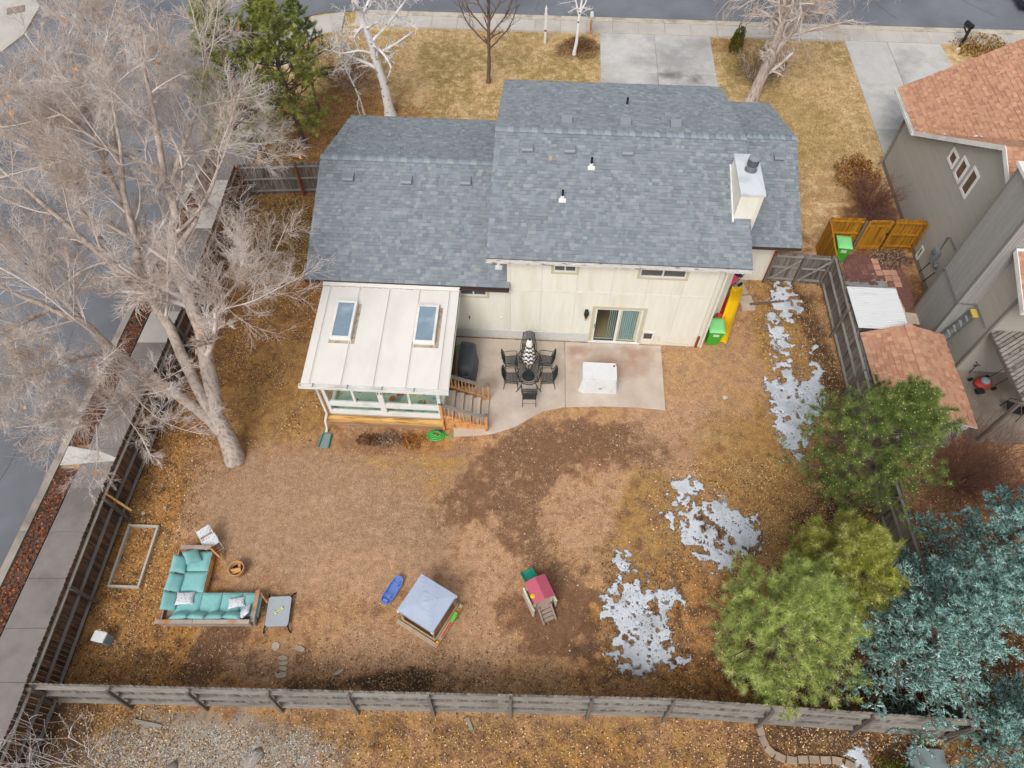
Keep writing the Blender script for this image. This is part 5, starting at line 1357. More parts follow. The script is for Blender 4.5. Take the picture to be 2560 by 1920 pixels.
mb.f.append(tuple(range(len(prof)))); mb.c.append(None); mb.f.append(tuple(reversed(range(n * len(prof), (n + 1) * len(prof))))); mb.c.append(None)
obj('chute', mb, M['slide'], sl, smooth=False)
obj('foot', MB().beam((0.1, 0.1, 0.0), (0.12, 0.14, 0.22), 0.3, 0.05), M['slide'], sl, bevel=0.01)
obj('foot', MB().beam((0.85, 2.1, 0.0), (0.88, 2.18, 0.80), 0.3, 0.05), M['slide'], sl, bevel=0.01)

tk = thing('toy_wagon', 'orange red plastic toy wagon between house and yellow slide', 'toy', (8.72, 19.15, 0), rad(70))
obj('tub', MB().add([(-.3, -.2, .12), (.3, -.2, .12), (.3, .2, .12), (-.3, .2, .12), (-.38, -.26, .42), (.38, -.26, .42), (.38, .26, .42), (-.38, .26, .42), (-.33, -.21, .40), (.33, -.21, .40), (.33, .21, .40), (-.33, .21, .40), (-.27, -.17, .16), (.27, -.17, .16), (.27, .17, .16), (-.27, .17, .16)],
    [(0, 3, 2, 1), (0, 1, 5, 4), (1, 2, 6, 5), (2, 3, 7, 6), (3, 0, 4, 7), (4, 5, 9, 8), (5, 6, 10, 9), (6, 7, 11, 10), (7, 4, 8, 11), (8, 9, 13, 12), (9, 10, 14, 13), (10, 11, 15, 14), (11, 8, 12, 15), (12, 13, 14, 15)]), M['red'], tk, bevel=0.015)
for x in (-.25, .25):
    for y in (-.27, .27): obj('wheel', MB().tube([(x, y - .03, .11), (x, y + .03, .11)], 0.11, 12), M['black'], tk)
obj('handle', MB().tube([(-.36, 0, .2), (-.75, 0, .45)], 0.015, 6), M['black'], tk)
tb = thing('plastic_bucket', 'orange red bucket standing behind the green bin', 'bucket', (8.62, 18.45, 0))
obj('body', MB().lathe([(0.14, 0), (0.19, 0.34), (0.20, 0.34), (0.175, 0.33), (0.13, 0.03)], 16), M['red'], tb, smooth=True)
obj('handle', MB().tube([(-.19, 0, .33), (-.12, 0.1, .36), (.12, 0.1, .36), (.19, 0, .33)], 0.008, 5), M['steel'], tb)
pb = thing('plastic_bag', 'pale crumpled bag beside the red toys', 'bag', (8.85, 19.75, 0))
obj('body', MB().pillow(Matrix.Translation((0, 0, .16)), .42, .38, .34, 8, 2.2, .1, .02, random.Random(2)), M['pedestal'], pb)
stv = thing('stroller', 'dark folded stroller with pink seat near the garage wing', 'stroller', (9.35, 20.35, 0), rad(-55))
obj('seat', MB().extrude([(-.2, -.15, .4), (.2, -.15, .4), (.2, .3, .62), (-.2, .3, .62)], (0, -.05, .08)), M['pink'], stv, bevel=0.02)
obj('hood', MB().pillow(Matrix.Translation((0, .28, .72)) @ Matrix.Rotation(rad(-40), 4, 'X'), .52, .45, .2, 8, 2.5), M['navy'], stv)
for x in (-.26, .26):
    obj('frame', MB().tube([(x, -.55, .12), (x, -.1, .42), (x, .55, .9)], 0.016, 6).tube([(x, .45, .12), (x, -.1, .55)], 0.016, 6), M['black'], stv)
    for y in (-.55, .45): obj('wheel', MB().tube([(x - .03, y, .12), (x + .03, y, .12)], 0.12, 12), M['black'], stv)
obj('footrest', MB().box(-.24, .24, -.6, -.3, .18, .22), M['navy'], stv)
for i, (x, y, s1, s2, rr) in enumerate(((9.85, 20.35, .24, .42, .1), (10.0, 19.45, .28, .40, .05))):
    o = obj('stepping_slab', MB().box(-s1, s1, -s2, s2, -.01, .04), M['stone'], bevel=0.008); o.location = (x, y, 0); o.rotation_euler = (0, 0, rr)
    tag(o, ('grey concrete slab lying at the garage wing wall', 'grey concrete slab lying beside the yellow slide end')[i], 'slab')

# grill under its cover
gr = thing('covered_grill', 'barbecue grill under a crumpled black vinyl cover', 'grill', (-1.74, 15.95, 0.05), rad(-2))
mb = MB(); rs = []
r = random.Random(4)
H_ = [(0.0, .37, .78), (0.25, .36, .77), (0.6, .35, .75), (0.9, .34, .72), (1.05, .30, .66), (1.12, .2, .5)]
nseg = 28
for z, hx, hy in H_:
    for k in range(nseg):
        a = 2 * math.pi * k / nseg
        ca, sa = math.cos(a), math.sin(a)
        e = 0.45
        x = math.copysign(abs(ca) ** e, ca) * hx; y = math.copysign(abs(sa) ** e, sa) * hy
        f = 1 + 0.05 * math.sin(5 * a + z * 4) * (1.2 - z)
        mb.v.append((x * f, y * f, z + 0.05 * math.sin(3 * a + 1) * (z > .95)))
for i in range(len(H_) - 1):
    for k in range(nseg):
        k2 = (k + 1) % nseg
        mb.f.append((i * nseg + k, i * nseg + k2, (i + 1) * nseg + k2, (i + 1) * nseg + k)); mb.c.append(None)
mb.f.append(tuple((len(H_) - 1) * nseg + k for k in range(nseg))); mb.c.append(None)
obj('cover', mb, M['cover_black'], gr, smooth=True)
obj('cover_flap', MB().lathe([(0.17, 0), (0.19, .05), (0.12, .09), (0.10, .03)], 14, (0.0, -.68, .72)), M['cover_black'], gr, smooth=True)
hs = obj('garden_hose', MB().tube([(-2.05 + .28 * math.cos(t * .5) * (1 - .02 * t), 16.95 + .18 * math.sin(t * .5), .10 + .008 * t) for t in range(30)], 0.018, 6), M['hose'], smooth=True)
tag(hs, 'green hose loops behind the black grill cover', 'hose')
pts = [(-2.85 + (.36 - .004 * t) * math.cos(t * .42), 12.98 + (.24 - .003 * t) * math.sin(t * .42), .04 + .0035 * t) for t in range(58)]
hs = obj('garden_hose', MB().tube([(-2.15, 13.5, .03), (-2.1, 13.25, .03), (-2.3, 12.95, .03), (-2.46, 12.95, .035)] + pts, 0.022, 6), M['hose'], smooth=True)
tag(hs, 'bright green garden hose coiled at the sunroom skirting', 'hose')
obj('connector', MB().tube([(-2.72, 13.08, .25), (-2.60, 13.06, .26)], 0.03, 6), M['black'], hs)
sp = thing('splash_block', 'grey green splash block under the sunroom downspout', 'splash block', (-6.98, 12.78, 0), rad(-8))
obj('tray', MB().add([(-.14, .3, .07), (.14, .3, .07), (.18, -.3, .03), (-.18, -.3, .03), (-.14, .3, 0), (.14, .3, 0), (.18, -.3, 0), (-.18, -.3, 0)], [(0, 3, 2, 1), (4, 5, 6, 7), (0, 1, 5, 4), (1, 2, 6, 5), (2, 3, 7, 6), (3, 0, 4, 7)]), M['splash'], sp)
for s in (-1, 1): obj('rim', MB().beam((s * .15, .3, .09), (s * .19, -.3, .06), .03, .09), M['toy_green'], sp)

# dining set
def iron_chair(name, label, loc, rz):
    t = thing(name, label, 'chair', loc, rz, 'black wrought iron patio chairs')
    mb = MB()
    mb.tube([(-.24, -.22, .43), (.24, -.22, .43), (.26, .24, .45), (-.26, .24, .45), (-.24, -.22, .43)], 0.012, 5)
    for i in range(10):
        x = -.22 + i * .049
        mb.tube([(x, -.22, .435), (x, .24, .448)], 0.012, 3, caps=False)
    for i in range(8):
        y = -.18 + i * .055
        mb.tube([(-.24, y, .44), (.24, y, .44)], 0.011, 3, caps=False)
    obj('seat', mb, M['black_iron'], t)
    mb = MB(); arc = [(-.26, -.20, .44), (-.25, -.26, .75), (-.22, -.33, .98), (-.12, -.36, 1.05), (0, -.37, 1.07), (.12, -.36, 1.05), (.22, -.33, .98), (.25, -.26, .75), (.26, -.20, .44)]
    mb.tube(arc, 0.013, 5)
    for i in range(9):
        x = -.2 + i * .05
        zt = 1.05 - abs(x) ** 2 * 1.6
        mb.tube([(x, -.22, .46), (x, -.28 - .03, .8), (x, -.36, zt)], 0.013, 3, caps=False)
    for i in range(9):
        z = .52 + i * .06
        mb.tube([(-.24, -.215 - (z - .45) * .22, z), (0, -.235 - (z - .45) * .24, z), (.24, -.215 - (z - .45) * .22, z)], 0.008, 3, caps=False)
    obj('backrest', mb, M['black_iron'], t)
    for s in (-1, 1):
        obj('arm', MB().tube([(s * .25, -.27, .72), (s * .30, -.05, .70), (s * .31, .2, .69), (s * .30, .27, .64)], 0.013, 5), M['black_iron'], t)
        obj('leg', MB().tube([(s * .30, .27, .64), (s * .27, .25, .43), (s * .28, .29, .0)], 0.013, 5), M['black_iron'], t)
        obj('leg', MB().tube([(s * .25, -.22, .45), (s * .26, -.30, .0)], 0.013, 5), M['black_iron'], t)
    obj('stretcher', MB().tube([(-.27, .27, .2), (.27, .27, .2)], 0.009, 4).tube([(-.26, -.27, .2), (.26, -.27, .2)], 0.009, 4), M['black_iron'], t)
    return t
PZ = 0.05
c0 = iron_chair('iron_chair', 'wrought iron chair at the table end toward the house wall', (0.66, 16.74, PZ), rad(178))
dup(c0, (0.66, 14.55, PZ), rad(-1), 'wrought iron chair at the table end toward the lawn')
dup(c0, (-0.05, 16.10, PZ), rad(-86), 'wrought iron chair on the grill side of table toward the house')
dup(c0, (-0.03, 15.30, PZ), rad(-94), 'wrought iron chair on the grill side of table toward the lawn')
dup(c0, (1.34, 16.12, PZ), rad(84), 'wrought iron chair on the white cover side of table toward the house')
dup(c0, (1.38, 15.30, PZ), rad(92), 'wrought iron chair on the white cover side of table toward the lawn')
tb = thing('iron_table', 'oval black wrought iron mesh table with striped umbrella through it', 'table', (0.65, 15.68, PZ), 0)
mb = MB(); N_ = 40
ring = lambda s: [(0.53 * s * math.cos(2 * math.pi * i / N_), 0.88 * s * math.sin(2 * math.pi * i / N_), 0.72) for i in range(N_ + 1)]
mb.tube(ring(1.0), 0.02, 6)
for s in (0.2, 0.3, 0.4, 0.5, 0.6, 0.7, 0.8, 0.9): mb.tube(ring(s), 0.011, 4, caps=False)
for i in range(56):
    a = 2 * math.pi * i / 56
    for w_ in (0.035,):
        mb.tube([(0.10 * math.cos(a), 0.15 * math.sin(a), .72), (0.32 * math.cos(a + w_ * 3), 0.5 * math.sin(a + w_ * 3), .72), (0.53 * math.cos(a), 0.88 * math.sin(a), .72)], 0.008, 3, caps=False)
obj('table_top', mb, M['black_iron'], tb)
for x in (-1, 1):
    for y in (-1, 1):
        obj('leg', MB().tube([(x * .32, y * .5, .70), (x * .38, y * .6, .5), (x * .22, y * .42, .3), (x * .34, y * .6, .1), (x * .50, y * .75, 0.01)], 0.016, 6), M['black_iron'], tb)
        obj('scroll', MB().tube([(x * .30 + .07 * math.cos(k), y * .52 + .07 * math.sin(k), .40 + .01 * k) for k in range(7)], 0.010, 4), M['black_iron'], tb)
ub = thing('patio_umbrella', 'closed black and white striped umbrella standing in the iron table', 'umbrella', (0.65, 15.68, PZ), 0)
obj('base', MB().lathe([(0.25, 0.0), (0.25, 0.04), (0.12, 0.08), (0.05, 0.16), (0.03, 0.3)], 18), M['black_iron'], ub, smooth=True)
obj('pole', MB().tube([(0, 0, .05), (0, 0, 2.42)], 0.02, 8), M['black'], ub)
um = bpy.data.materials.new('striped_canvas'); um.use_nodes = True
nt = um.node_tree; N = nt.nodes; L = nt.links
tc = N.new('ShaderNodeTexCoord'); sp_ = N.new('ShaderNodeSeparateXYZ'); L.new(tc.outputs['Object'], sp_.inputs[0])
nz = N.new('ShaderNodeTexNoise'); nz.inputs['Scale'].default_value = 7; L.new(tc.outputs['Object'], nz.inputs['Vector'])
ma = N.new('ShaderNodeMath'); ma.operation = 'MULTIPLY_ADD'; ma.inputs[1].default_value = 0.10; L.new(nz.outputs[0], ma.inputs[0]); L.new(sp_.outputs['Z'], ma.inputs[2])
dv = N.new('ShaderNodeMath'); dv.operation = 'DIVIDE'; dv.inputs[1].default_value = 0.235; L.new(ma.outputs[0], dv.inputs[0])
fr = N.new('ShaderNodeMath'); fr.operation = 'FRACT'; L.new(dv.outputs[0], fr.inputs[0])
gt = N.new('ShaderNodeMath'); gt.operation = 'GREATER_THAN'; gt.inputs[1].default_value = 0.56; L.new(fr.outputs[0], gt.inputs[0])
lz = N.new('ShaderNodeMath'); lz.operation = 'LESS_THAN'; lz.inputs[1].default_value = 2.16; L.new(sp_.outputs['Z'], lz.inputs[0])
mu = N.new('ShaderNodeMath'); mu.operation = 'MULTIPLY'; L.new(gt.outputs[0], mu.inputs[0]); L.new(lz.outputs[0], mu.inputs[1])
mx = N.new('ShaderNodeMix'); mx.data_type = 'RGBA'; mx.inputs[6].default_value = (*S('e6e3dc'), 1); mx.inputs[7].default_value = (*S('35323a'), 1)
L.new(mu.outputs[0], mx.inputs[0]); L.new(mx.outputs[2], N['Principled BSDF'].inputs['Base Color']); N['Principled BSDF'].inputs['Roughness'].default_value = .85
mb = MB(); prof = [(1.10, .19), (1.16, .21), (1.35, .195), (1.6, .17), (1.85, .14), (2.1, .11), (2.3, .09), (2.42, .05)]; ns = 36
for z, rr in prof:
    for k in range(ns):
        a = 2 * math.pi * k / ns
        f = 1 + 0.20 * math.cos(8 * a + z * 0.8) + 0.06 * math.sin(3 * a + 5 * z)
        mb.v.append((rr * f * math.cos(a), rr * f * math.sin(a), z + (0.06 * math.cos(8 * a) if z < 1.2 else 0)))
for i in range(len(prof) - 1):
    for k in range(ns):
        k2 = (k + 1) % ns
        mb.f.append((i * ns + k, i * ns + k2, (i + 1) * ns + k2, (i + 1) * ns + k)); mb.c.append(None)
mb.f.append(tuple((len(prof) - 1) * ns + k for k in range(ns))); mb.c.append(None)
obj('canopy', mb, um, ub, smooth=True)
obj('finial', MB().lathe([(0.05, 0), (0.055, .03), (0.02, .07)], 12, (0, 0, 2.41)), M['black'], ub, smooth=True)
# covered box
wb = thing('covered_furniture', 'boxy patio furniture under a white vinyl cover', 'furniture cover', (3.38, 15.37, PZ), rad(-3))
mb = MB()
lv = [(0.0, .76, .50), (.12, .75, .49), (.45, .71, .46), (.70, .675, .425), (.78, .655, .405)]
n_ = 44
for z, hx, hy in lv:
    for k in range(n_):
        a = 2 * math.pi * k / n_; ca, sa = math.cos(a), math.sin(a); e = .22
        x = math.copysign(abs(ca) ** e, ca) * hx; y = math.copysign(abs(sa) ** e, sa) * hy
        f = 1 + .02 * math.sin(7 * a + 2) * (1 - z) + .015 * math.sin(13 * a) * (z < .3)
        mb.v.append((x * f, y * f, z))
for i in range(len(lv) - 1):
    for k in range(n_):
        k2 = (k + 1) % n_
        mb.f.append((i * n_ + k, i * n_ + k2, (i + 1) * n_ + k2, (i + 1) * n_ + k)); mb.c.append(None)
mb.f.append(tuple((len(lv) - 1) * n_ + k for k in range(n_))); mb.c.append(None)
obj('cover', mb, M['cover_white'], wb)
for y_ in (-.405, .405): obj('seam', MB().tube([(-.655, y_, .782), (.655, y_, .782)], .012, 5), M['cover_white'], wb)
obj('grommet', MB().lathe([(.04, .0), (.04, .015), (.02, .02)], 10, (.56, .28, .778)), M['black'], wb)
obj('vent_slit', MB().box(.0, .12, -.50, -.49, .30, .33), M['black'], wb)

# sofa group
so = thing('sectional_sofa', 'weathered wood corner sofa with teal cushions', 'sofa', (-11.2, 5.95, 0), 0)
X1, Y1 = 3.02, 2.45
sw_m = M['sofa_wood']
obj('frame', MB().box(0.05, X1 - .05, 0.05, 1.0, .10, .28).box(0.05, 1.1, 1.0, Y1 - .03, .10, .28), sw_m, so, bevel=0.01)
for i in range(3): obj('back_board', MB().box(0.0, X1 - .12, 0.0, 0.035, .18 + i * .17, .33 + i * .17), sw_m, so, bevel=0.006)
for i in range(2): obj('back_board', MB().box(0.0, 0.035, 0.04, Y1, .12 + i * .17, .27 + i * .17), sw_m, so, bevel=0.006)
obj('top_rail', MB().box(-.04, 1.15, -.05, .08, .68, .72), sw_m, so, bevel=0.008); obj('top_rail', MB().box(1.16, X1 - .08, -.05, .08, .68, .72), sw_m, so, bevel=0.008)
obj('arm', MB().box(0.1, 1.12, Y1 - .02, Y1 + .12, .52, .57), sw_m, so, bevel=0.008); obj('arm', MB().box(X1 - .12, X1 + .02, 0.05, 1.05, .52, .57), sw_m, so, bevel=0.008)
obj('arm_brace', MB().beam((1.12, Y1 - .0, .54), (1.38, Y1 - .22, .16), .05, .12), M['rail_wood'], so)
obj('arm_brace', MB().beam((X1 - .05, 1.05, .54), (X1 + .18, .78, .16), .05, .08), M['rail_wood'], so)
obj('front_board', MB().box(1.10, 1.14, 1.02, Y1, .08, .31), M['rail_wood'], so, bevel=0.006); obj('front_board', MB().box(1.16, X1 - .1, 1.0, 1.035, .08, .31), M['rail_wood'], so, bevel=0.006)
for x, y in ((.05, .05), (X1 - .15, .05), (X1 - .15, .9), (.05, Y1 - .15), (1.0, Y1 - .15), (1.0, .9)): obj('leg', MB().box(x, x + .09, y, y + .09, 0, .12), sw_m, so)
def cush(x, y, z, sx_, sy_, sz_, rx=0, ry=0, rz=0, parent=None, name='seat_cushion', m='teal', corner=0.0, p=4.5, local=(0, 0, 0)):
    Mx = Matrix.Translation((x, y, z)) @ Matrix.Rotation(rad(rz), 4, 'Z') @ Matrix.Rotation(rad(ry), 4, 'Y') @ Matrix.Rotation(rad(rx), 4, 'X')
    return obj(name, MB().pillow(Mx, sx_, sy_, sz_, 12, p, corner), M[m], parent, smooth=True)
zs = .36
cush(.72, .62, zs, .80, .82, .16, parent=so)
for i in range(2): cush(.72, 1.38 + i * .70, zs, .80, .68, .16, parent=so)
for i in range(3): cush(1.45 + i * .655, .64, zs, .64, .78, .16, parent=so)
for i, y in enumerate((.70, 1.30, 1.92)): cush(.20, y, .56, .50, .60, .20, ry=38, rz=(3, -4, 2)[i], parent=so, name='back_cushion', p=3.0, corner=.04)
for i in range(4): cush(.66 + i * .56, .24, .56, .60, .44, .20, rx=-52, rz=(4, -3, 2, -5)[i], parent=so, name='back_cushion', p=2.4, corner=.10)
wp = bpy.data.materials.new('white_leaf_print'); wp.use_nodes = True
nt = wp.node_tree; N = nt.nodes; L = nt.links
tc = N.new('ShaderNodeTexCoord'); vo = N.new('ShaderNodeTexVoronoi'); vo.feature = 'DISTANCE_TO_EDGE'; vo.inputs['Scale'].default_value = 9
L.new(tc.outputs['Object'], vo.inputs['Vector'])
nz = N.new('ShaderNodeTexNoise'); nz.inputs['Scale'].default_value = 12; L.new(tc.outputs['Object'], nz.inputs['Vector'])
m1 = N.new('ShaderNodeMath'); m1.operation = 'LESS_THAN'; m1.inputs[1].default_value = .035; L.new(vo.outputs['Distance'], m1.inputs[0])
m2 = N.new('ShaderNodeMath'); m2.operation = 'GREATER_THAN'; m2.inputs[1].default_value = .52; L.new(nz.outputs[0], m2.inputs[0])
m3 = N.new('ShaderNodeMath'); m3.operation = 'MULTIPLY'; L.new(m1.outputs[0], m3.inputs[0]); L.new(m2.outputs[0], m3.inputs[1])
mx = N.new('ShaderNodeMix'); mx.data_type = 'RGBA'; mx.inputs[6].default_value = (*S('d6d8dc'), 1); mx.inputs[7].default_value = (*S('6b7280'), 1)
L.new(m3.outputs[0], mx.inputs[0]); L.new(mx.outputs[2], N['Principled BSDF'].inputs['Base Color']); N['Principled BSDF'].inputs['Roughness'].default_value = .9
M['print'] = wp
def throw(label, x, y, z, sx_, sy_, sz_, rx, ry, rz, m):
    o = cush(0, 0, 0, sx_, sy_, sz_, rx, ry, rz, None, 'throw_pillow', m, 0.10, 2.6)
    o.location = (x, y, z); tag(o, label, 'pillow', 'loose pillows on the corner sofa')
throw('teal square pillow propped on the sofa end arm', -10.62, 8.12, .60, .52, .52, .2, 0, 30, 32, 'teal')
throw('white leaf print pillow lying in the sofa corner', -10.55, 6.75, .52, .56, .46, .16, -12, 8, 5, 'print')
throw('white leaf print pillow lying flat on the sofa seat end', -8.86, 6.62, .50, .52, .36, .15, -10, 6, 12, 'print')
throw('white leaf print pillow tucked against the sofa armrest', -8.52, 6.28, .58, .50, .40, .15, -35, -30, 30, 'print')
sc = thing('folding_chair', 'small white printed folding chair behind the sofa arm', 'chair', (-10.25, 8.72, 0), rad(35))
obj('seat', MB().pillow(Matrix.Translation((0, 0, .40)), .50, .44, .05, 8, 4, -.05), M['print'], sc, smooth=True)
obj('back', MB().pillow(Matrix.Translation((.02, .30, .62)) @ Matrix.Rotation(rad(60), 4, 'X'), .46, .30, .06, 8, 3), M['print'], sc, smooth=True)
for s in (-1, 1):
    obj('leg', MB().tube([(s * .24, .26, .0), (s * .22, -.2, .42)], .014, 6).tube([(s * .24, -.30, .0), (s * .22, .24, .52), (s * .2, .40, .78)], .014, 6), M['white'], sc)
obj('crossbar', MB().tube([(-.23, -.3, .03), (.23, -.3, .03)], .012, 6), M['white'], sc)
fp = thing('fire_pot', 'round clay fire pot with logs standing on bare dirt', 'fire pit', (-9.18, 7.80, 0))
obj('pot', MB().lathe([(.20, 0), (.25, .14), (.26, .30), (.275, .36), (.235, .37), (.22, .30), (.20, .10)], 22), M['terracotta'], fp, smooth=True)
obj('ash_bed', MB().lathe([(.19, .12), (.205, .16)], 18), M['soot'], fp)
for x, y, a, z in ((-.02, -.02, 12, .27), (.0, -.10, 25, .25)): obj('log', MB().tube([(x - .16 * math.cos(rad(a)), y - .16 * math.sin(rad(a)), z), (x + .16 * math.cos(rad(a)), y + .16 * math.sin(rad(a)), z + .01)], .05, 8), M['log'], fp)
obj('log', MB().tube([(.07, .10, .14), (.08, .11, .33)], .045, 8), M['log'], fp)
dc = thing('dog_cot', 'grey raised dog cot with black corners', 'pet bed', (-7.56, 6.42, 0), rad(2))
obj('fabric', MB().prism([(-.31, -.48), (.31, -.48), (.37, -.42), (.37, .42), (.31, .48), (-.31, .48), (-.37, .42), (-.37, -.42)], .205, .215), M['cot_grey'], dc)
obj('tube_frame', MB().tube([(-.37, -.47, .19), (.37, -.47, .19), (.37, .47, .19), (-.37, .47, .19), (-.37, -.47, .19)], .016, 6), M['black'], dc)
for x in (-1, 1):
    for y in (-1, 1): obj('leg', MB().tube([(x * .36, y * .44, .20), (x * .38, y * .52, .19), (x * .41, y * .60, .10), (x * .43, y * .63, .0)], .024, 6), M['black'], dc)
ty = obj('chew_toy', MB().tube([(-.10, -.07, 0), (.10, .07, 0)], .018, 8).lathe([(.01, -.03), (.035, 0), (.01, .03)], 8, (-.11, -.06, 0)).lathe([(.01, -.03), (.035, 0), (.01, .03)], 8, (-.09, -.09, 0)).lathe([(.01, -.03), (.035, 0), (.01, .03)], 8, (.11, .06, 0)).lathe([(.01, -.03), (.035, 0), (.01, .03)], 8, (.09, .09, 0)), M['yellow_toy'])
ty.location = (-7.54, 6.45, .24); tag(ty, 'yellow bone shaped chew toy lying on the dog cot', 'toy')
rb = thing('raised_bed', 'rectangular pale board bed frame filled with fallen leaves', 'garden bed', (-12.83, 8.32, 0), rad(-2))
for x in (-.5, .5): obj('board', MB().box(x - .035, x + .035, -1.02, 1.02, -.02, .16), M['bed_wood'], rb, bevel=0.006)
for y in (-1.06, 1.06): obj('board', MB().box(-.535, .535, y - .035, y + .035, -.02, .158), M['bed_wood'], rb, bevel=0.006)
pe_ = thing('utility_pedestal', 'grey blue metal utility box by the dark side fence', 'utility box', (-12.92, 5.55, 0), rad(-12))
obj('body', MB().box(-.19, .19, -.15, .15, 0, .50), M['pedestal'], pe_, bevel=0.02); obj('lid', MB().box(-.21, .21, -.17, .17, .50, .58), M['cover_white'], pe_, bevel=0.03)
obj('hasp', MB().box(.0, .05, -.18, -.15, .3, .42), M['steel'], pe_)
for i, (x, y, a, b, rz) in enumerate(((-7.51, 5.38, .13, .16, .4), (-6.73, 5.30, .20, .10, -.3), (-7.22, 5.02, .16, .09, .0), (-7.16, 4.86, .16, .07, .1), (-7.14, 4.70, .15, .08, -.1), (-7.18, 4.50, .18, .10, .1), (-13.0, 9.9, .08, .07, 0), (-12.3, 10.1, .09, .07, 0), (-5.4, 4.6, .2, .06, .5), (5.9, 10.9, .15, .1, 0), (8.3, 14.7, .12, .1, .4))):
    r = random.Random(i)
    mb = MB().prism([(a * math.cos(t) * r.uniform(.8, 1.1), b * math.sin(t) * r.uniform(.8, 1.1)) for t in [k * math.pi / 4 for k in range(8)]], -.02, .045)
    o = obj('garden_stone', mb, M['stone'], bevel=0.012); o.location = (x, y, 0); o.rotation_euler = (0, 0, rz)
    lab = ['pale flat stone on the litter near the dog cot', 'pale pointed stone alone right of the stone row', 'pale flat stone in the row by the back fence', 'pale flat stone in the row by the back fence', 'pale flat stone in the row by the back fence', 'pale flat stone in the row by the back fence',
           'small pale stone above the raised bed', 'small pale stone above the raised bed', 'flat stone slab lying close to the back fence', 'pale stone beside the round snow patch', 'grey stone on dry grass below the slide'][i]
    tag(o, lab, 'stone', 'garden stones' if i in (2, 3, 4, 5, 6, 7) else None)
# blue rocking boat toy
bt = thing('ride_on_rocker', 'blue plastic seesaw rocker lying near the sandbox', 'toy', (-3.95, 7.12, 0), rad(61))
mb = MB(); n = 22; lv = [(.0, .80), (.10, .96), (.17, 1.0), (.17, .90), (.09, .80)]
for z, f in lv:
    for k in range(n):
        a = 2 * math.pi * k / n; ca, sa = math.cos(a), math.sin(a)
        mb.v.append((math.copysign(abs(ca) ** .55, ca) * .52 * f, math.copysign(abs(sa) ** .7, sa) * .19 * f, z + .06 * abs(ca) ** 3))
for i in range(len(lv) - 1):
    for k in range(n):
        k2 = (k + 1) % n; mb.f.append((i * n + k, i * n + k2, (i + 1) * n + k2, (i + 1) * n + k)); mb.c.append(None)
mb.f.append(tuple((len(lv) - 1) * n + k for k in range(n))); mb.c.append(None)
obj('hull', mb, M['toy_blue'], bt, smooth=False)
for s in (-1, 1):
    obj('handle', MB().tube([(s * .22, -.10, .12), (s * .22, -.10, .30), (s * .22, .10, .30), (s * .22, .10, .12)], .018, 6), M['toy_blue'], bt)
    obj('seat', MB().box(s * .40 - .07, s * .40 + .07, -.09, .09, .1, .2), M['toy_blue'], bt, bevel=0.02)
# sandbox with canopy
sb = thing('sandbox', 'wooden sandbox under a pale blue square canopy', 'sandbox', (-2.66, 6.42, 0), rad(-31))
hh = .66
for s in (-1, 1):
    obj('side_board', MB().box(-hh, hh, s * hh - .03, s * hh + .03, 0, .22), M['toy_wood'], sb, bevel=0.006); obj('side_board', MB().box(s * hh - .03, s * hh + .03, -hh + .032, hh - .032, 0, .218), M['toy_wood'], sb, bevel=0.006)
obj('bench', MB().box(-hh - .06, hh + .17, -hh - .19, -hh - .06, .20, .25), M['toy_wood'], sb, bevel=0.006); obj('bench', MB().box(hh + .05, hh + .17, -hh - .055, hh + .05, .20, .249), M['toy_wood'], sb, bevel=0.006)
for x_, y_ in ((-hh, -hh - .12), (hh, -hh - .12), (hh + .11, hh - .1)): obj('bench_leg', MB().box(x_ - .05, x_ + .05, y_ - .06, y_ + .06, 0, .20), M['toy_wood'], sb)
obj('sand', MB().box(-hh + .03, hh - .03, -hh + .03, hh - .03, .0, .12), M['sand'], sb)
for x in (-1, 1):
    for y in (-1, 1):
        obj('post', MB().box(x * .60 - .03, x * .60 + .03, y * .60 - .03, y * .60 + .03, 0, 1.16), M['toy_wood'], sb)
        obj('tie', MB().lathe([(.05, 0), (.06, .04), (.03, .08)], 8, (x * .64, y * .64, 1.04)), M['white'], sb)
mb = MB(); n = 12
for j in range(n + 1):
    for i in range(n + 1):
        u, v = 2 * i / n - 1, 2 * j / n - 1
        mb.v.append((u * .66, v * .66, 1.17 + .10 * (1 - max(abs(u), abs(v))) + .008 * math.sin(7 * u + 3 * v)))
for j in range(n):
    for i in range(n): mb.f.append((j * (n + 1) + i, j * (n + 1) + i + 1, (j + 1) * (n + 1) + i + 1, (j + 1) * (n + 1) + i)); mb.c.append(None)
for s in (-1, 1):
    mb.box(-.67, .67, s * .665 - .004, s * .665 + .004, 1.06, 1.175); mb.box(s * .665 - .004, s * .665 + .004, -.66, .66, 1.06, 1.175)
cn = obj('canopy', mb, M['canopy'], sb)
obj('canopy_patch', MB().extrude([(-.25, -.25, 1.238), (.25, -.25, 1.238), (.25, .25, 1.238), (-.25, .25, 1.238)], (0, 0, .004)), M['canopy'], cn)
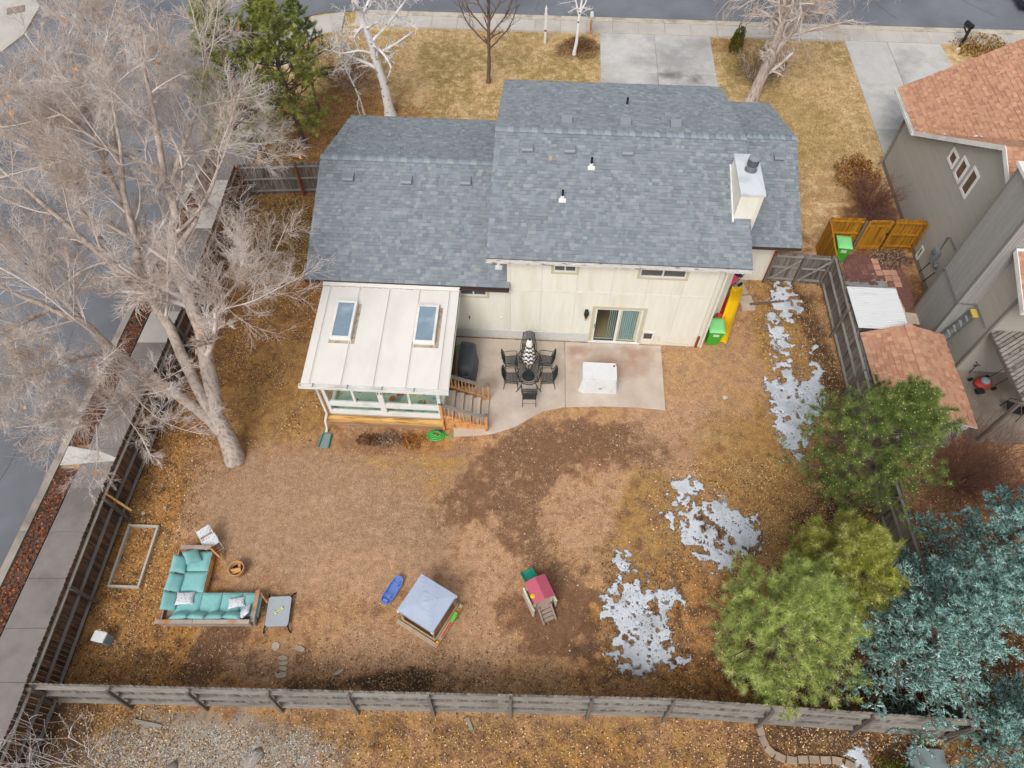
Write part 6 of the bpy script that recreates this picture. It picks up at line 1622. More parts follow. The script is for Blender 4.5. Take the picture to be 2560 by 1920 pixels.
for i, (x, y, z, m, lab) in enumerate(((.80, .45, .25, 'toy_yellow', 'yellow scoop'), (.80, .22, .25, 'toy_lime', 'lime green truck'), (.79, -.20, .25, 'toy_red', 'red rake'), (.78, -.72, .25, 'toy_yellow', 'yellow cup'))):
    if i == 2: mb = MB().box(-.02, .02, -.30, .30, 0, .04).box(-.08, .08, .26, .30, 0, .04)
    elif i == 1: mb = MB().box(-.06, .06, -.16, .16, .03, .12).box(-.05, .05, .04, .15, .12, .2).tube([(-.07, -.1, .03), (.07, -.1, .03)], .03, 8).tube([(-.07, .1, .03), (.07, .1, .03)], .03, 8)
    else: mb = MB().lathe([(.04, 0), (.06, .09), (.05, .09), (.035, .02)], 10)
    q = Matrix.Rotation(rad(-31), 3, 'Z') @ Vector((x, y, 0))
    o = obj(('toy_scoop', 'toy_truck', 'toy_rake', 'toy_cup')[i], mb, M['red'] if i == 2 else M[m]); o.location = (-2.66 + q.x, 6.42 + q.y, z); o.rotation_euler = (0, 0, rad(-31)); tag(o, lab + ' lying on the sandbox bench', 'toy')
# climber
pc = thing('toddler_climber', 'toddler climber with faded red roof, green slide and steps', 'playhouse', (0.88, 6.88, 0), rad(24))
obj('platform', MB().box(-.33, .33, -.36, .36, 0, .42), M['toy_taupe'], pc, bevel=0.03)
for s in (-1, 1):
    obj('side_panel', MB().extrude([(s * .36, -.46, 0), (s * .36, .36, 0), (s * .36, .36, .72), (s * .36, .1, .62), (s * .36, -.2, .62), (s * .36, -.46, .70)], (s * .07, 0, 0)), M['toy_cream'], pc, bevel=0.025)
    obj('roof_post', MB().box(s * .30 - .03, s * .30 + .03, -.32, -.26, .42, 1.08), M['toy_cream'], pc)
    obj('roof_post', MB().box(s * .30 - .03, s * .30 + .03, .26, .32, .42, 1.08), M['toy_cream'], pc)
mb = MB(); mb.extrude([(-.36, -.38, 1.06), (0, -.38, 1.20), (0, .38, 1.20), (-.36, .38, 1.06)], (0, 0, .04)); mb.extrude([(0, -.38, 1.20), (.36, -.38, 1.06), (.36, .38, 1.06), (0, .38, 1.20)], (0, 0, .04))
obj('roof', mb, M['toy_red'], pc, bevel=0.015)
obj('sun_face', MB().lathe([(.08, 0), (.09, .03), (.05, .06)], 12, (-.30, -.12, 1.10)), M['toy_yellow'], pc, smooth=True)
ldr = obj('steps', MB().box(-.24, -.19, -.86, -.40, 0, .18).box(.19, .24, -.86, -.40, 0, .18).extrude([(-.24, -.86, .1), (-.24, -.40, .1), (-.24, -.40, .52)], (.05, 0, 0)).extrude([(.19, -.86, .1), (.19, -.40, .1), (.19, -.40, .52)], (.05, 0, 0)), M['toy_taupe'], pc)
for i in range(4): obj('step', MB().box(-.19, .19, -.80 + i * .11, -.69 + i * .11, .06 + i * .10, .10 + i * .10), M['toy_taupe'], ldr)
mb = MB(); pr = [(-.2, .10), (-.17, .10), (-.15, .0), (.15, .0), (.17, .10), (.2, .10), (.18, -.03), (-.18, -.03)]
pth = [(.36, .44), (.55, .32), (.75, .16), (.92, .07), (1.02, .05)]
for y, z in pth:
    for x, h in pr: mb.v.append((x * 1.15, y, z + h))
k = len(pr)
for i in range(len(pth) - 1):
    for j in range(k): mb.f.append((i * k + j, i * k + (j + 1) % k, (i + 1) * k + (j + 1) % k, (i + 1) * k + j)); mb.c.append(None)
mb.f.append(tuple(range(k))); mb.c.append(None); mb.f.append(tuple(reversed(range((len(pth) - 1) * k, len(pth) * k)))); mb.c.append(None)
obj('slide', mb, M['toy_green'], pc)
# front yard posts, mailbox
wpst = thing('sign_post', 'tall white painted yard post standing in the front lawn', 'post', (1.89, 38.77, 0))
obj('post', MB().box(-.06, .06, -.06, .06, 0, 1.95), M['white'], wpst, bevel=0.01); obj('cap', MB().lathe([(.06, 0), (.085, .03), (.05, .08), (.02, .22)], 8, (0, 0, 1.95)), M['white'], wpst)
obj('ring', MB().box(-.08, .08, -.08, .08, 1.62, 1.70), M['white'], wpst); obj('rust_mark', MB().box(-.065, .065, -.066, -.061, .70, .80), M['post_red'], wpst)
mbx = thing('mailbox', 'white mailbox on a brown wooden post beside the driveway', 'mailbox', (4.55, 39.6, 0), HR)
obj('post', MB().box(-.06, .06, -.06, .06, 0, 1.02), M['rail_wood'], mbx); obj('box', MB().box(-.10, .10, -.25, .25, 1.02, 1.14).tube([(0, -.25, 1.14), (0, .25, 1.14)], .10, 12), M['white'], mbx)
mb2 = thing('mailbox', 'black mailbox on a black post in the neighbour planting', 'mailbox', (25.65, 38.42, 0), rad(20))
obj('post', MB().box(-.06, .06, -.06, .06, 0, 1.25), M['black'], mb2); obj('arm', MB().beam((0, 0, .7), (-.1, .35, 1.0), .06, .06), M['black'], mb2)
obj('box', MB().box(-.12, .12, -.1, .42, 1.05, 1.2).tube([(0, -.1, 1.2), (0, .42, 1.2)], .12, 12), M['black'], mb2); obj('plaque', MB().box(-.5, -.3, -.3, -.22, .02, .10), M['white'], mb2)
# edging blocks outside the back fence
r = random.Random(12)
path = [(7.42, 2.95), (7.46, 2.66), (7.60, 2.40), (7.86, 2.24)] + [(8.18 + i * .33, 2.16 + .02 * math.sin(i)) for i in range(5)] + [(9.85, 2.03), (10.1, 1.8), (10.3, 1.55)]
for i, (x, y) in enumerate(path):
    nx_ = path[min(i + 1, len(path) - 1)]; pv_ = path[max(i - 1, 0)]
    o = obj('edging_block', MB().box(-.145, .145, -.10, .10, -.02, .11), M['edging'], bevel=0.012); o.location = (x, y, 0); o.rotation_euler = (0, 0, math.atan2(nx_[1] - pv_[1], nx_[0] - pv_[0]) + r.uniform(-.08, .08))
    tag(o, 'tan concrete edging block in the curved row outside the back fence', 'edging block', 'edging blocks outside the fence')
tub = thing('storage_tub', 'clear green storage tub lid lying outside the back fence', 'tub', (12.1, 2.15, 0), rad(-4))
obj('tub_body', MB().box(-.50, .50, -.28, .28, 0, .16), M['splash'], tub, bevel=0.05, seg=3); obj('tub_rim', MB().box(-.54, .54, -.32, .32, .14, .18), M['splash'], tub, bevel=0.03)
for i, (x, y, s, rz, lab) in enumerate(((-10.0, 1.75, .45, 1.2, 'long grey boulder in the gravel outside the fence'), (-7.6, 2.2, .40, .7, 'flat tan boulder on the gravel under the sapling'), (-11.6, 1.7, .36, .2, 'small grey boulder beside the saplings'), (-6.3, 1.2, .4, 0, 'grey boulder at the leaf covered gravel edge'))):
    mb = MB(); q = random.Random(40 + i); base = len(mb.v)
    rows, cols = 6, 10
    for a in range(rows + 1):
        for b in range(cols):
            th, ph = math.pi * a / rows, 2 * math.pi * b / cols
            f = q.uniform(.85, 1.1)
            mb.v.append((s * f * math.sin(th) * math.cos(ph), s * .55 * f * math.sin(th) * math.sin(ph), max(-.02, s * .4 * f * math.cos(th))))
    for a in range(rows):
        for b in range(cols): mb.f.append((a * cols + b, (a + 1) * cols + b, (a + 1) * cols + (b + 1) % cols, a * cols + (b + 1) % cols)); mb.c.append(None)
    o = obj('boulder', mb, M['boulder'], smooth=True); o.location = (x, y, 0); o.rotation_euler = (0, 0, rz); tag(o, lab, 'boulder')
for i, (p, q, lab) in enumerate((((-11.4, 3.22), (-10.5, 3.05), 'loose grey board lying along the outside of the back fence'), ((-1.35, 3.3), (-1.2, 2.95), 'short stake lying against the back fence'))):
    o = obj('loose_board', MB().beam((0, 0, .03), (q[0] - p[0], q[1] - p[1], .03), .10, .04), M['rail_grey']); o.location = (*p, 0); tag(o, lab, 'board')
# parked car at the far edge of the front street
cr = thing('parked_car', 'dark blue car parked on the front street', 'car', (32.55, 42.5, 0.004), rad(176))
def car_section(prof, y): return [(x, y, z) for x, z in prof]
body = [(-2.2, .35), (-2.2, .72), (-1.9, .86), (-1.2, .92), (2.0, .92), (2.25, .75), (2.25, .35)]
obj('body', MB().extrude(car_section(body, -.88), (0, 1.76, 0)), M['car'], cr, bevel=0.08, seg=3)
cab = MB(); lo = [(-1.25, -.84), (1.75, -.84), (1.75, .84), (-1.25, .84)]; hi = [(-.45, -.62), (1.25, -.62), (1.25, .62), (-.45, .62)]
cab.add([(x, y, .90) for x, y in lo] + [(x, y, 1.45) for x, y in hi], [(0, 3, 2, 1), (4, 5, 6, 7), (0, 1, 5, 4), (1, 2, 6, 5), (2, 3, 7, 6), (3, 0, 4, 7)])
obj('cabin', cab, M['dark_glass'], cr, bevel=0.05, seg=2); obj('roof', MB().box(-.45, 1.25, -.62, .62, 1.44, 1.48), M['car'], cr, bevel=0.02)
for x in (-1.4, 1.4):
    for y in (-.82, .82):
        w_ = obj('wheel', MB().tube([(x, y - .1, .33), (x, y + .1, .33)], .33, 18), M['tyre'], cr); obj('rim', MB().tube([(x, y - .105, .33), (x, y + .105, .33)], .2, 12), M['steel'], w_)
for y in (-.6, .6): obj('headlight', MB().box(-2.22, -2.12, y - .16, y + .16, .6, .74), M['foundation'], cr, bevel=0.02)
for y in (-.6, .6): obj('tail_light', MB().box(2.18, 2.27, y - .16, y + .16, .65, .8), M['red'], cr, bevel=0.02)

# ------------------------------------------------------------------ trees
def norm(v): return v / (np.linalg.norm(v, axis=-1, keepdims=True) + 1e-9)
def resample(pts, n):
    """smooth path through points (Catmull-Rom), n samples"""
    P = np.array(pts, float)
    P = np.vstack([2 * P[0] - P[1], P, 2 * P[-1] - P[-2]])
    m = len(P) - 3
    t = np.linspace(0, m - 1e-6, n); i = t.astype(int); f = (t - i)[:, None]
    p0, p1, p2, p3 = P[i], P[i + 1], P[i + 2], P[i + 3]
    return 0.5 * ((2 * p1) + (-p0 + p2) * f + (2 * p0 - 5 * p1 + 4 * p2 - p3) * f ** 2 + (-p0 + 3 * p1 - 3 * p2 + p3) * f ** 3)
def tubes(P, R, s):
    """P (n,K,3), R (n,K) -> vertices, quads"""
    n, K, _ = P.shape
    T = np.empty_like(P); T[:, 1:-1] = P[:, 2:] - P[:, :-2]; T[:, 0] = P[:, 1] - P[:, 0]; T[:, -1] = P[:, -1] - P[:, -2]
    T = norm(T)
    ref = np.tile(np.array([0.31, 0.22, 0.93]), (n, 1))
    ref[np.abs((T[:, 0] * ref).sum(-1)) > 0.93] = (1, 0, 0)
    A = norm(np.cross(T, ref[:, None, :])); B = np.cross(T, A)
    a = np.arange(s) * 2 * np.pi / s
    V = P[:, :, None, :] + R[:, :, None, None] * (A[:, :, None, :] * np.cos(a)[:, None] + B[:, :, None, :] * np.sin(a)[:, None])
    base = (np.arange(n) * K * s)[:, None, None]
    k = np.arange(K - 1)[None, :, None] * s; j = np.arange(s)[None, None, :]; j2 = (j + 1) % s
    F = np.stack([base + k + j, base + k + j2, base + k + s + j2, base + k + s + j], -1).reshape(-1, 4)
    return V.reshape(-1, 3), F
class NB:
    def __init__(self): self.V, self.F, self.C, self.n = [], [], [], 0
    def add(self, V, F, C=None):
        self.V.append(V); self.F.append(F + self.n); self.n += len(V)
        if C is not None: self.C.append(C)
    def build(self, name, m, parent=None, smooth=False):
        return np_mesh(name, np.concatenate(self.V), np.concatenate(self.F), m, parent, np.concatenate(self.C) if self.C else None, smooth)
def lerp_path(P, t):
    K = P.shape[1]; x = t * (K - 1); i = np.clip(x.astype(int), 0, K - 2); f = (x - i)[:, None]
    r = np.arange(len(P))
    return P[r, i] * (1 - f) + P[r, i + 1] * f, norm(P[r, i + 1] - P[r, i])
def grow(g, P, R, m, t0, ang, Lf, K, up=0.15, curl=0.25, rf=0.55, rmin=0.004, bend=0.3, absL=None, flat=0.0):
    """m children on each parent path"""
    n = len(P)
    idx = np.repeat(np.arange(n), m)
    t = t0 + (1 - t0) * (np.tile(np.arange(m), n) + g.rand(n * m)) / m
    t = np.clip(t, 0, 0.995)
    o, T = lerp_path(P[idx], t)
    rp = R[idx, 0] * (1 - t) + R[idx, -1] * t
    q = g.randn(n * m, 3); q -= (q * T).sum(-1, keepdims=True) * T
    q[:, 2] *= (1 - flat); q = norm(q)
    a = np.radians(ang * (0.7 + 0.6 * g.rand(n * m)))[:, None]
    D = norm(T * np.cos(a) + q * np.sin(a) + np.array([0, 0, up]))
    PL = np.linalg.norm(P[:, 1:] - P[:, :-1], axis=-1).sum(1)[idx]
    Ln = (PL * Lf if absL is None else absL) * (0.55 + 0.9 * g.rand(n * m)) * (1.1 - 0.55 * t)
    out = np.empty((n * m, K, 3)); out[:, 0] = o
    cur = D.copy(); jit = g.randn(n * m, 3) * curl
    for k in range(1, K):
        cur = norm(cur + (jit + g.randn(n * m, 3) * curl * 0.8 + np.array([0, 0, bend])) / K)
        out[:, k] = out[:, k - 1] + cur * (Ln / (K - 1))[:, None]
    r0 = np.maximum(rp * rf, rmin)
    RR = r0[:, None] * np.linspace(1, 0.45, K)[None, :]
    return out, np.maximum(RR, rmin * 0.7)
def bare_tree(name, label, limbs, seed, spec, m_trunk, m_twig, group=None, sides=12, leaves=0):
    """limbs: list of (points, r0, r1) in world metres; spec: list of grow() settings per level"""
    g = np.random.RandomState(seed)
    base = np.array(limbs[0][0][0], float)
    t = thing(name, label, 'tree', tuple(base), 0, group)
    tr = NB(); P = []; Rr = []
    for pts, r0, r1 in limbs:
        p = resample(pts, 18) - base
        rr = np.linspace(r0, r1, 18)
        if pts is limbs[0][0]: rr[0] *= 1.35; rr[1] *= 1.12
        p[1:-1] += g.randn(16, 3) * 0.10 * r0
        V, F = tubes(p[None], rr[None] * (1 + 0.06 * g.randn(1, 18)), sides)
        tr.add(V, F); P.append(p[::1]); Rr.append(rr)
    tr.build('trunk', m_trunk, t, True)
    P = np.array(P); Rr = np.array(Rr)
    cr = NB(); cur = (P, Rr)
    tips = None
    for i, s in enumerate(spec):
        s = dict(s); sd = s.pop('sides', 3); also = s.pop('also', None)
        nP, nR = grow(g, cur[0], cur[1], **s)
        V, F = tubes(nP, nR, sd); cr.add(V, F)
        cur = (nP, nR)
        tips = nP
    cr.build('crown', m_twig, t)
    if leaves:
        k = g.choice(len(tips), leaves, replace=False)
        c = tips[k, -1]; d = g.randn(leaves, 3) * 0.05; e = np.cross(d, g.randn(leaves, 3)); e = norm(e) * 0.05
        V = np.stack([c - d, c + e, c + d, c - e], 1).reshape(-1, 3); F = np.arange(leaves * 4).reshape(-1, 4)
        col = np.array(S('c98a55'))[None] * (0.7 + 0.6 * g.rand(leaves, 1))
        tag(np_mesh('clinging_leaves', V, F, M['attr'], t, col), kind='stuff')
    return t

L1 = [(-10.19, 11.95, -0.05), (-10.48, 12.82, 1.5), (-10.53, 13.64, 2.6), (-10.61, 14.81, 4.3), (-10.78, 15.38, 5.3), (-10.97, 16.21, 6.7), (-10.71, 17.08, 7.6), (-10.85, 17.49, 8.3), (-10.72, 18.36, 10.2), (-10.6, 18.82, 11.2), (-10.46, 19.4, 12.3)]
L1b = [(-10.75, 17.0, 7.5), (-10.88, 17.49, 8.3), (-11.41, 17.67, 9.0), (-12.05, 17.48, 9.6), (-12.53, 17.48, 10.3), (-13.41, 17.8, 11.0)]
L2 = [(-10.30, 12.45, 0.8), (-10.98, 13.39, 2.6), (-11.46, 14.56, 4.4), (-11.87, 15.21, 5.6), (-11.99, 15.7, 6.4), (-11.95, 16.3, 7.3), (-11.95, 17.05, 8.6), (-11.73, 17.3, 9.3), (-11.59, 17.85, 10.3), (-11.42, 18.36, 11.5)]
L2b = [(-11.80, 15.1, 5.4), (-12.55, 15.45, 6.4), (-13.15, 15.77, 7.2), (-14.28, 16.38, 8.6), (-15.02, 16.71, 9.5), (-15.8, 17.1, 10.4)]
L3 = [(-10.30, 12.35, 0.7), (-10.87, 12.81, 1.8), (-12.28, 13.36, 3.7), (-13.14, 13.64, 4.8), (-13.67, 14.03, 5.6), (-14.41, 14.11, 6.2), (-15.1, 14.14, 6.9), (-15.89, 14.2, 7.6)]
L4 = [(-10.95, 16.1, 6.5), (-10.2, 16.9, 7.2), (-9.6, 17.9, 7.9), (-9.2, 19.0, 8.5), (-8.9, 20.2, 9.0)]
L5 = [(-11.9, 16.2, 7.0), (-12.6, 17.6, 8.2), (-13.2, 19.0, 9.2), (-13.8, 20.6, 10.2), (-14.2, 22.0, 10.9)]
L6 = [(-10.8, 17.4, 8.1), (-10.3, 18.6, 8.9), (-9.9, 20.0, 9.6), (-9.9, 21.6, 10.2)]
L7 = [(-13.1, 13.6, 4.7), (-13.6, 12.9, 5.2), (-14.2, 12.3, 5.6), (-14.6, 11.8, 5.8)]
L8 = [(-10.6, 14.7, 4.2), (-9.9, 15.0, 5.0), (-9.1, 15.5, 5.7), (-8.3, 16.2, 6.3)]
L9 = [(-12.2, 13.3, 3.6), (-12.3, 12.4, 4.1), (-12.5, 11.6, 4.4), (-12.8, 10.9, 4.5)]
L10 = [(-14.4, 14.1, 6.2), (-15.0, 13.0, 6.6), (-15.8, 12.2, 6.9), (-16.6, 11.6, 7.0)]
L11 = [(-12.5, 15.4, 6.3), (-13.6, 16.9, 7.6), (-14.8, 18.4, 8.6), (-16.2, 19.8, 9.4), (-17.4, 21.0, 10.0)]
L12 = [(-11.95, 17.0, 8.5), (-12.3, 18.6, 9.6), (-12.8, 20.2, 10.6), (-13.0, 21.6, 11.4)]
L13 = [(-13.6, 14.0, 5.5), (-14.8, 15.0, 6.6), (-16.2, 15.9, 7.5), (-17.6, 16.6, 8.2)]
bare_tree('bare_deciduous_tree', 'huge bare grey tree with three spreading limbs in the back yard', 
          [(L1, .31, .018), (L1b, .13, .015), (L2, .21, .018), (L2b, .15, .016), (L3, .23, .03), (L4, .10, .015), (L5, .13, .015), (L6, .10, .015), (L7, .07, .012), (L8, .09, .012), (L9, .07, .012), (L10, .08, .012), (L11, .10, .014), (L12, .09, .014), (L13, .08, .012)], 11,
          [dict(m=11, t0=0.22, ang=56, Lf=0.0, absL=3.1, K=7, up=0.10, curl=0.5, rf=.36, rmin=.017, bend=.22, sides=5),
           dict(m=9, t0=0.12, ang=44, Lf=0.46, K=5, up=0.05, curl=0.5, rf=.52, rmin=.0085, bend=.12, sides=3),
           dict(m=8, t0=0.08, ang=38, Lf=0.52, K=4, up=0.03, curl=0.5, rf=.60, rmin=.0046, bend=.12, sides=3),
           dict(m=10, t0=0.05, ang=36, Lf=0.62, K=2, up=0.03, curl=0.4, rf=.75, rmin=.0034, bend=.1, sides=3)],
          M['bark'], M['twig'], sides=14, leaves=160)
# front right tree
b = (12.75, 33.35, -0.05)
bare_tree('bare_deciduous_tree', 'bare grey tree with low drooping twigs beside the driveway', 
          [([b, (13.0, 33.5, 1.6), (13.15, 33.6, 3.0), (13.05, 33.6, 4.2), (12.9, 33.7, 5.6), (12.8, 34.0, 7.2)], .30, .10),
           ([(13.1, 33.55, 2.4), (13.6, 33.6, 3.4), (14.1, 33.7, 4.5), (14.3, 33.8, 5.5), (14.9, 34.2, 6.8)], .20, .07),
           ([(12.95, 33.65, 5.0), (12.3, 33.9, 6.0), (11.2, 34.4, 6.8), (9.8, 35.0, 7.3)], .11, .04),
           ([(13.0, 33.6, 4.6), (13.3, 34.4, 5.8), (13.4, 35.6, 6.8), (13.2, 37.2, 7.4)], .12, .04),
           ([(14.2, 33.75, 5.0), (15.2, 34.3, 5.8), (16.4, 35.0, 6.2), (17.6, 35.8, 6.2)], .09, .03)], 21,
          [dict(m=14, t0=0.15, ang=62, Lf=0, absL=2.6, K=6, up=0.1, curl=0.5, rf=.40, rmin=.016, bend=-.55, sides=4),
           dict(m=8, t0=0.12, ang=44, Lf=0.48, K=5, up=0, curl=0.6, rf=.55, rmin=.009, bend=-.5, sides=3),
           dict(m=12, t0=0.10, ang=42, Lf=0.55, K=4, up=0, curl=0.6, rf=.60, rmin=.0055, bend=-.4, sides=3)],
          M['bark'], M['twig'], leaves=40)
# white aspens
bare_tree('aspen_tree', 'large white aspen with black scars behind the low roof', 
          [([(-6.35, 32.1, -.05), (-6.42, 32.15, 1.6), (-6.62, 32.2, 3.2), (-6.95, 32.2, 5.0), (-7.2, 32.25, 6.6), (-7.3, 32.4, 8.6)], .24, .12),
           ([(-6.75, 32.2, 4.0), (-6.0, 32.4, 4.6), (-5.2, 32.7, 5.4), (-4.4, 33.0, 6.2)], .08, .03),
           ([(-6.65, 32.2, 3.4), (-7.3, 32.0, 3.7), (-8.1, 31.8, 3.7), (-9.0, 31.8, 3.9)], .06, .02),
           ([(-7.0, 32.2, 5.2), (-6.4, 32.6, 6.0), (-5.6, 33.2, 6.8), (-5.0, 33.6, 7.8)], .08, .03)], 31,
          [dict(m=13, t0=0.30, ang=66, Lf=0, absL=1.9, K=7, up=0.0, curl=0.8, rf=.42, rmin=.024, bend=.05, sides=5),
           dict(m=8, t0=0.15, ang=48, Lf=0.42, K=5, up=0.05, curl=0.8, rf=.55, rmin=.014, bend=.1, sides=3),
           dict(m=7, t0=0.10, ang=42, Lf=0.45, K=3, up=0, curl=0.6, rf=.60, rmin=.010, bend=.1, sides=3)],
          M['aspen'], M['aspen_twig'])
bare_tree('aspen_tree', 'thin bent white aspen sapling beside the large aspen', 
          [([(-7.72, 32.2, -.05), (-7.85, 32.2, 1.2), (-8.15, 32.2, 2.4), (-8.5, 32.3, 3.6)], .055, .02)], 33,
          [dict(m=9, t0=0.25, ang=60, Lf=0, absL=0.9, K=5, up=0.05, curl=0.7, rf=.5, rmin=.012, bend=.1, sides=4), dict(m=6, t0=0.15, ang=46, Lf=0.42, K=4, up=0.05, curl=0.7, rf=.55, rmin=.008, bend=.2, sides=3)],
          M['aspen'], M['aspen_twig'])
bare_tree('aspen_tree', 'slim pale aspen standing in the lawn beside the driveway', 
          [([(3.52, 37.6, -.05), (3.6, 37.6, 1.0), (3.65, 37.7, 2.2), (3.75, 37.8, 3.6), (3.8, 38, 5.2)], .10, .03), ([(3.65, 37.7, 2.1), (3.4, 37.8, 3.0), (3.3, 38.0, 4.2)], .06, .02), ([(3.66, 37.7, 2.3), (4.0, 37.8, 3.1), (4.2, 38.0, 4.2)], .05, .02)], 35,
          [dict(m=9, t0=0.45, ang=58, Lf=0, absL=1.0, K=5, up=0.1, curl=0.6, rf=.5, rmin=.011, bend=.1, sides=4), dict(m=7, t0=0.15, ang=46, Lf=0.45, K=4, up=0.05, curl=0.7, rf=.55, rmin=.007, bend=.1, sides=3)],
          M['aspen'], M['aspen_twig'])
bare_tree('bare_deciduous_tree', 'small dark bare tree in the middle of the front lawn', 
          [([(-1.28, 35.0, -.05), (-1.22, 35.02, 1.2), (-1.2, 35.05, 2.4), (-1.15, 35.1, 4.0), (-1.1, 35.2, 6.0)], .11, .05)] +
          [([(-1.2, 35.05, h), (-1.2 + .5 * s, 35.1, h + .5), (-1.2 + 1.1 * s, 35.2, h + 1.2), (-1.2 + 1.5 * s, 35.4, h + 2.2)], .05, .02) for h, s in ((1.9, 1), (2.1, -1), (2.6, .9), (2.8, -.9), (3.3, .6), (3.5, -.6))], 37,
          [dict(m=8, t0=0.40, ang=48, Lf=0, absL=0.95, K=5, up=0.25, curl=0.5, rf=.5, rmin=.011, bend=.3, sides=4), dict(m=7, t0=0.15, ang=44, Lf=0.45, K=4, up=0.1, curl=0.6, rf=.55, rmin=.007, bend=.2, sides=3)],
          M['dark_bark'], M['dark_twig'])
# saplings and twiggy shrubs
def shrub(name, label, loc, n, h, spread, seed, m, m2=None, lv=2, group=None, cat='shrub', r0=.012):
    g = np.random.RandomState(seed)
    t = thing(name, label, cat, (*loc, 0), 0, group)
    a = g.rand(n) * 6.283; rr = np.sqrt(g.rand(n))
    P = np.zeros((n, 6, 3)); P[:, 0, :2] = np.stack([np.cos(a), np.sin(a)], 1) * (rr * spread * .25)[:, None]
    for k in range(1, 6):
        f = k / 5
        P[:, k, :2] = P[:, 0, :2] + np.stack([np.cos(a), np.sin(a)], 1) * (rr * spread * f ** 1.4)[:, None] + g.randn(n, 2) * .03 * spread
        P[:, k, 2] = h * f * (1 - .35 * rr) * (.8 + .4 * g.rand(n))
    P[:, 0, 2] = -0.03
    R = np.linspace(r0, r0 * .5, 6)[None].repeat(n, 0)
    st = NB(); V, F = tubes(P, R, 4); st.add(V, F); st.build('stems', m, t)
    tw = NB(); cP, cR = P, R
    for l in range(lv):
        cP, cR = grow(g, cP, cR, 6, .25, 42, .42, 4, up=.15, curl=.6, rf=.6, rmin=.0048, bend=.2)
        V, F = tubes(cP, cR, 3); tw.add(V, F)
    tw.build('twigs', m2 or m, t)
    return t
shrub('bare_sapling', 'pale bare sapling at the street end of the back fence', (-13.4, 1.6), 4, 4.2, .9, 51, M['aspen_twig'], lv=2, cat='sapling', r0=.017)
shrub('bare_sapling', 'pale bare sapling rising over the gravel by the fence corner', (-11.9, 1.8), 3, 4.0, .9, 52, M['aspen_twig'], lv=2, cat='sapling', r0=.016)
shrub('bare_sapling', 'thin white sapling leaning over the gravel boulders', (-7.4, 2.3), 2, 1.8, .5, 53, M['aspen_twig'], lv=2, cat='sapling', r0=.012)
shrub('bare_shrub', 'tangle of grey twigs below the street end saplings', (-14.1, 1.2), 26, 1.6, 1.0, 54, M['twig'], lv=2)
shrub('bare_shrub', 'red brown twiggy shrub against the grey neighbour wall', (16.6, 25.1), 60, 1.7, 1.1, 55, M['red_twig'], lv=2, r0=.014)
shrub('bare_shrub', 'dark twiggy shrub beside the amber gate', (16.4, 23.6), 45, 1.3, 1.0, 56, M['red_twig'], M['dark_twig'], lv=2, r0=.012)
shrub('bare_shrub', 'leafless purple brown shrub behind the garden shed', (16.1, 11.2), 70, 2.3, 1.9, 57, M['dark_twig'], M['red_twig'], lv=2, r0=.015)
shrub('bare_shrub', 'leafless brown shrub beside the concrete patio edge', (17.6, 10.4), 45, 1.5, 1.5, 58, M['dark_twig'], M['red_twig'], lv=2, r0=.012)
shrub('bare_shrub', 'faded lilac twig shrub under the large aspen', (-8.6, 34.6), 60, 1.3, 1.7, 59, M['twig'], M['red_twig'], lv=2, r0=.010)
shrub('bare_shrub', 'thin brown shrub under the front driveway tree', (13.2, 35.0), 40, 1.6, 1.4, 60, M['twig'], M['dark_twig'], lv=2, r0=.010)
def leafy_clump(name, label, loc, n, rx, ry, h, cols, seed, size=.05, cat='shrub', shape=1.0):
    g = np.random.RandomState(seed)
    t = thing(name, label, cat, (*loc, 0))
    a = g.rand(n) * 6.283; r = np.sqrt(g.rand(n))
    lob = .55 + .9 * vnoise(2.2 * np.cos(a) + seed, 2.2 * np.sin(a) + seed * 1.7)
    c = np.stack([np.cos(a) * r * rx * lob, np.sin(a) * r * ry * lob, h * (.5 + .9 * vnoise(np.cos(a) * r * 3 + seed * 3, np.sin(a) * r * 3)) * g.rand(n) ** .6 * np.sqrt(np.clip(1 - (r * .95) ** 2, .02, 1)) ** shape + .01], 1)
    d = norm(g.randn(n, 3) + np.array([0, 0, .5]) + c * .6) * (size * (.6 + .8 * g.rand(n)))[:, None]; e = norm(np.cross(d, g.randn(n, 3))) * size * .35
    V = np.stack([c - d * .3, c + e, c + d, c - e], 1).reshape(-1, 3); F = np.arange(n * 4).reshape(-1, 4)
    cc = np.array([S(x) for x in cols])[g.randint(len(cols), size=n)] * (.7 + .6 * g.rand(n, 1))
    o = np_mesh('foliage', V, F, M['attr'], t, cc)
    st = NB(); m_ = 14; b_ = g.rand(m_) * 6.283
    P = np.zeros((m_, 4, 3))
    for k in range(1, 4): P[:, k] = np.stack([np.cos(b_) * rx * .5 * k / 3, np.sin(b_) * ry * .5 * k / 3, np.full(m_, h * .7 * k / 3)], 1)
    V, F = tubes(P, np.full((m_, 4), .008), 3); st.add(V, F); st.build('stems', M['red_twig'], t)
    return t
leafy_clump('dry_shrub', 'round orange brown dry shrub at the neighbour house corner', (16.75, 27.3), 2600, 1.0, 1.15, 1.0, ('a8703a', '8a5630', 'b98a52', '6f4428', '9a8a5a'), 61, .085)
leafy_clump('dry_shrub', 'orange dry grass clump around the black mailbox', (26.6, 38.0), 1800, 1.7, 1.0, .5, ('a8803a', '8a6330', 'b99a62', '6f4e28'), 62, .09)
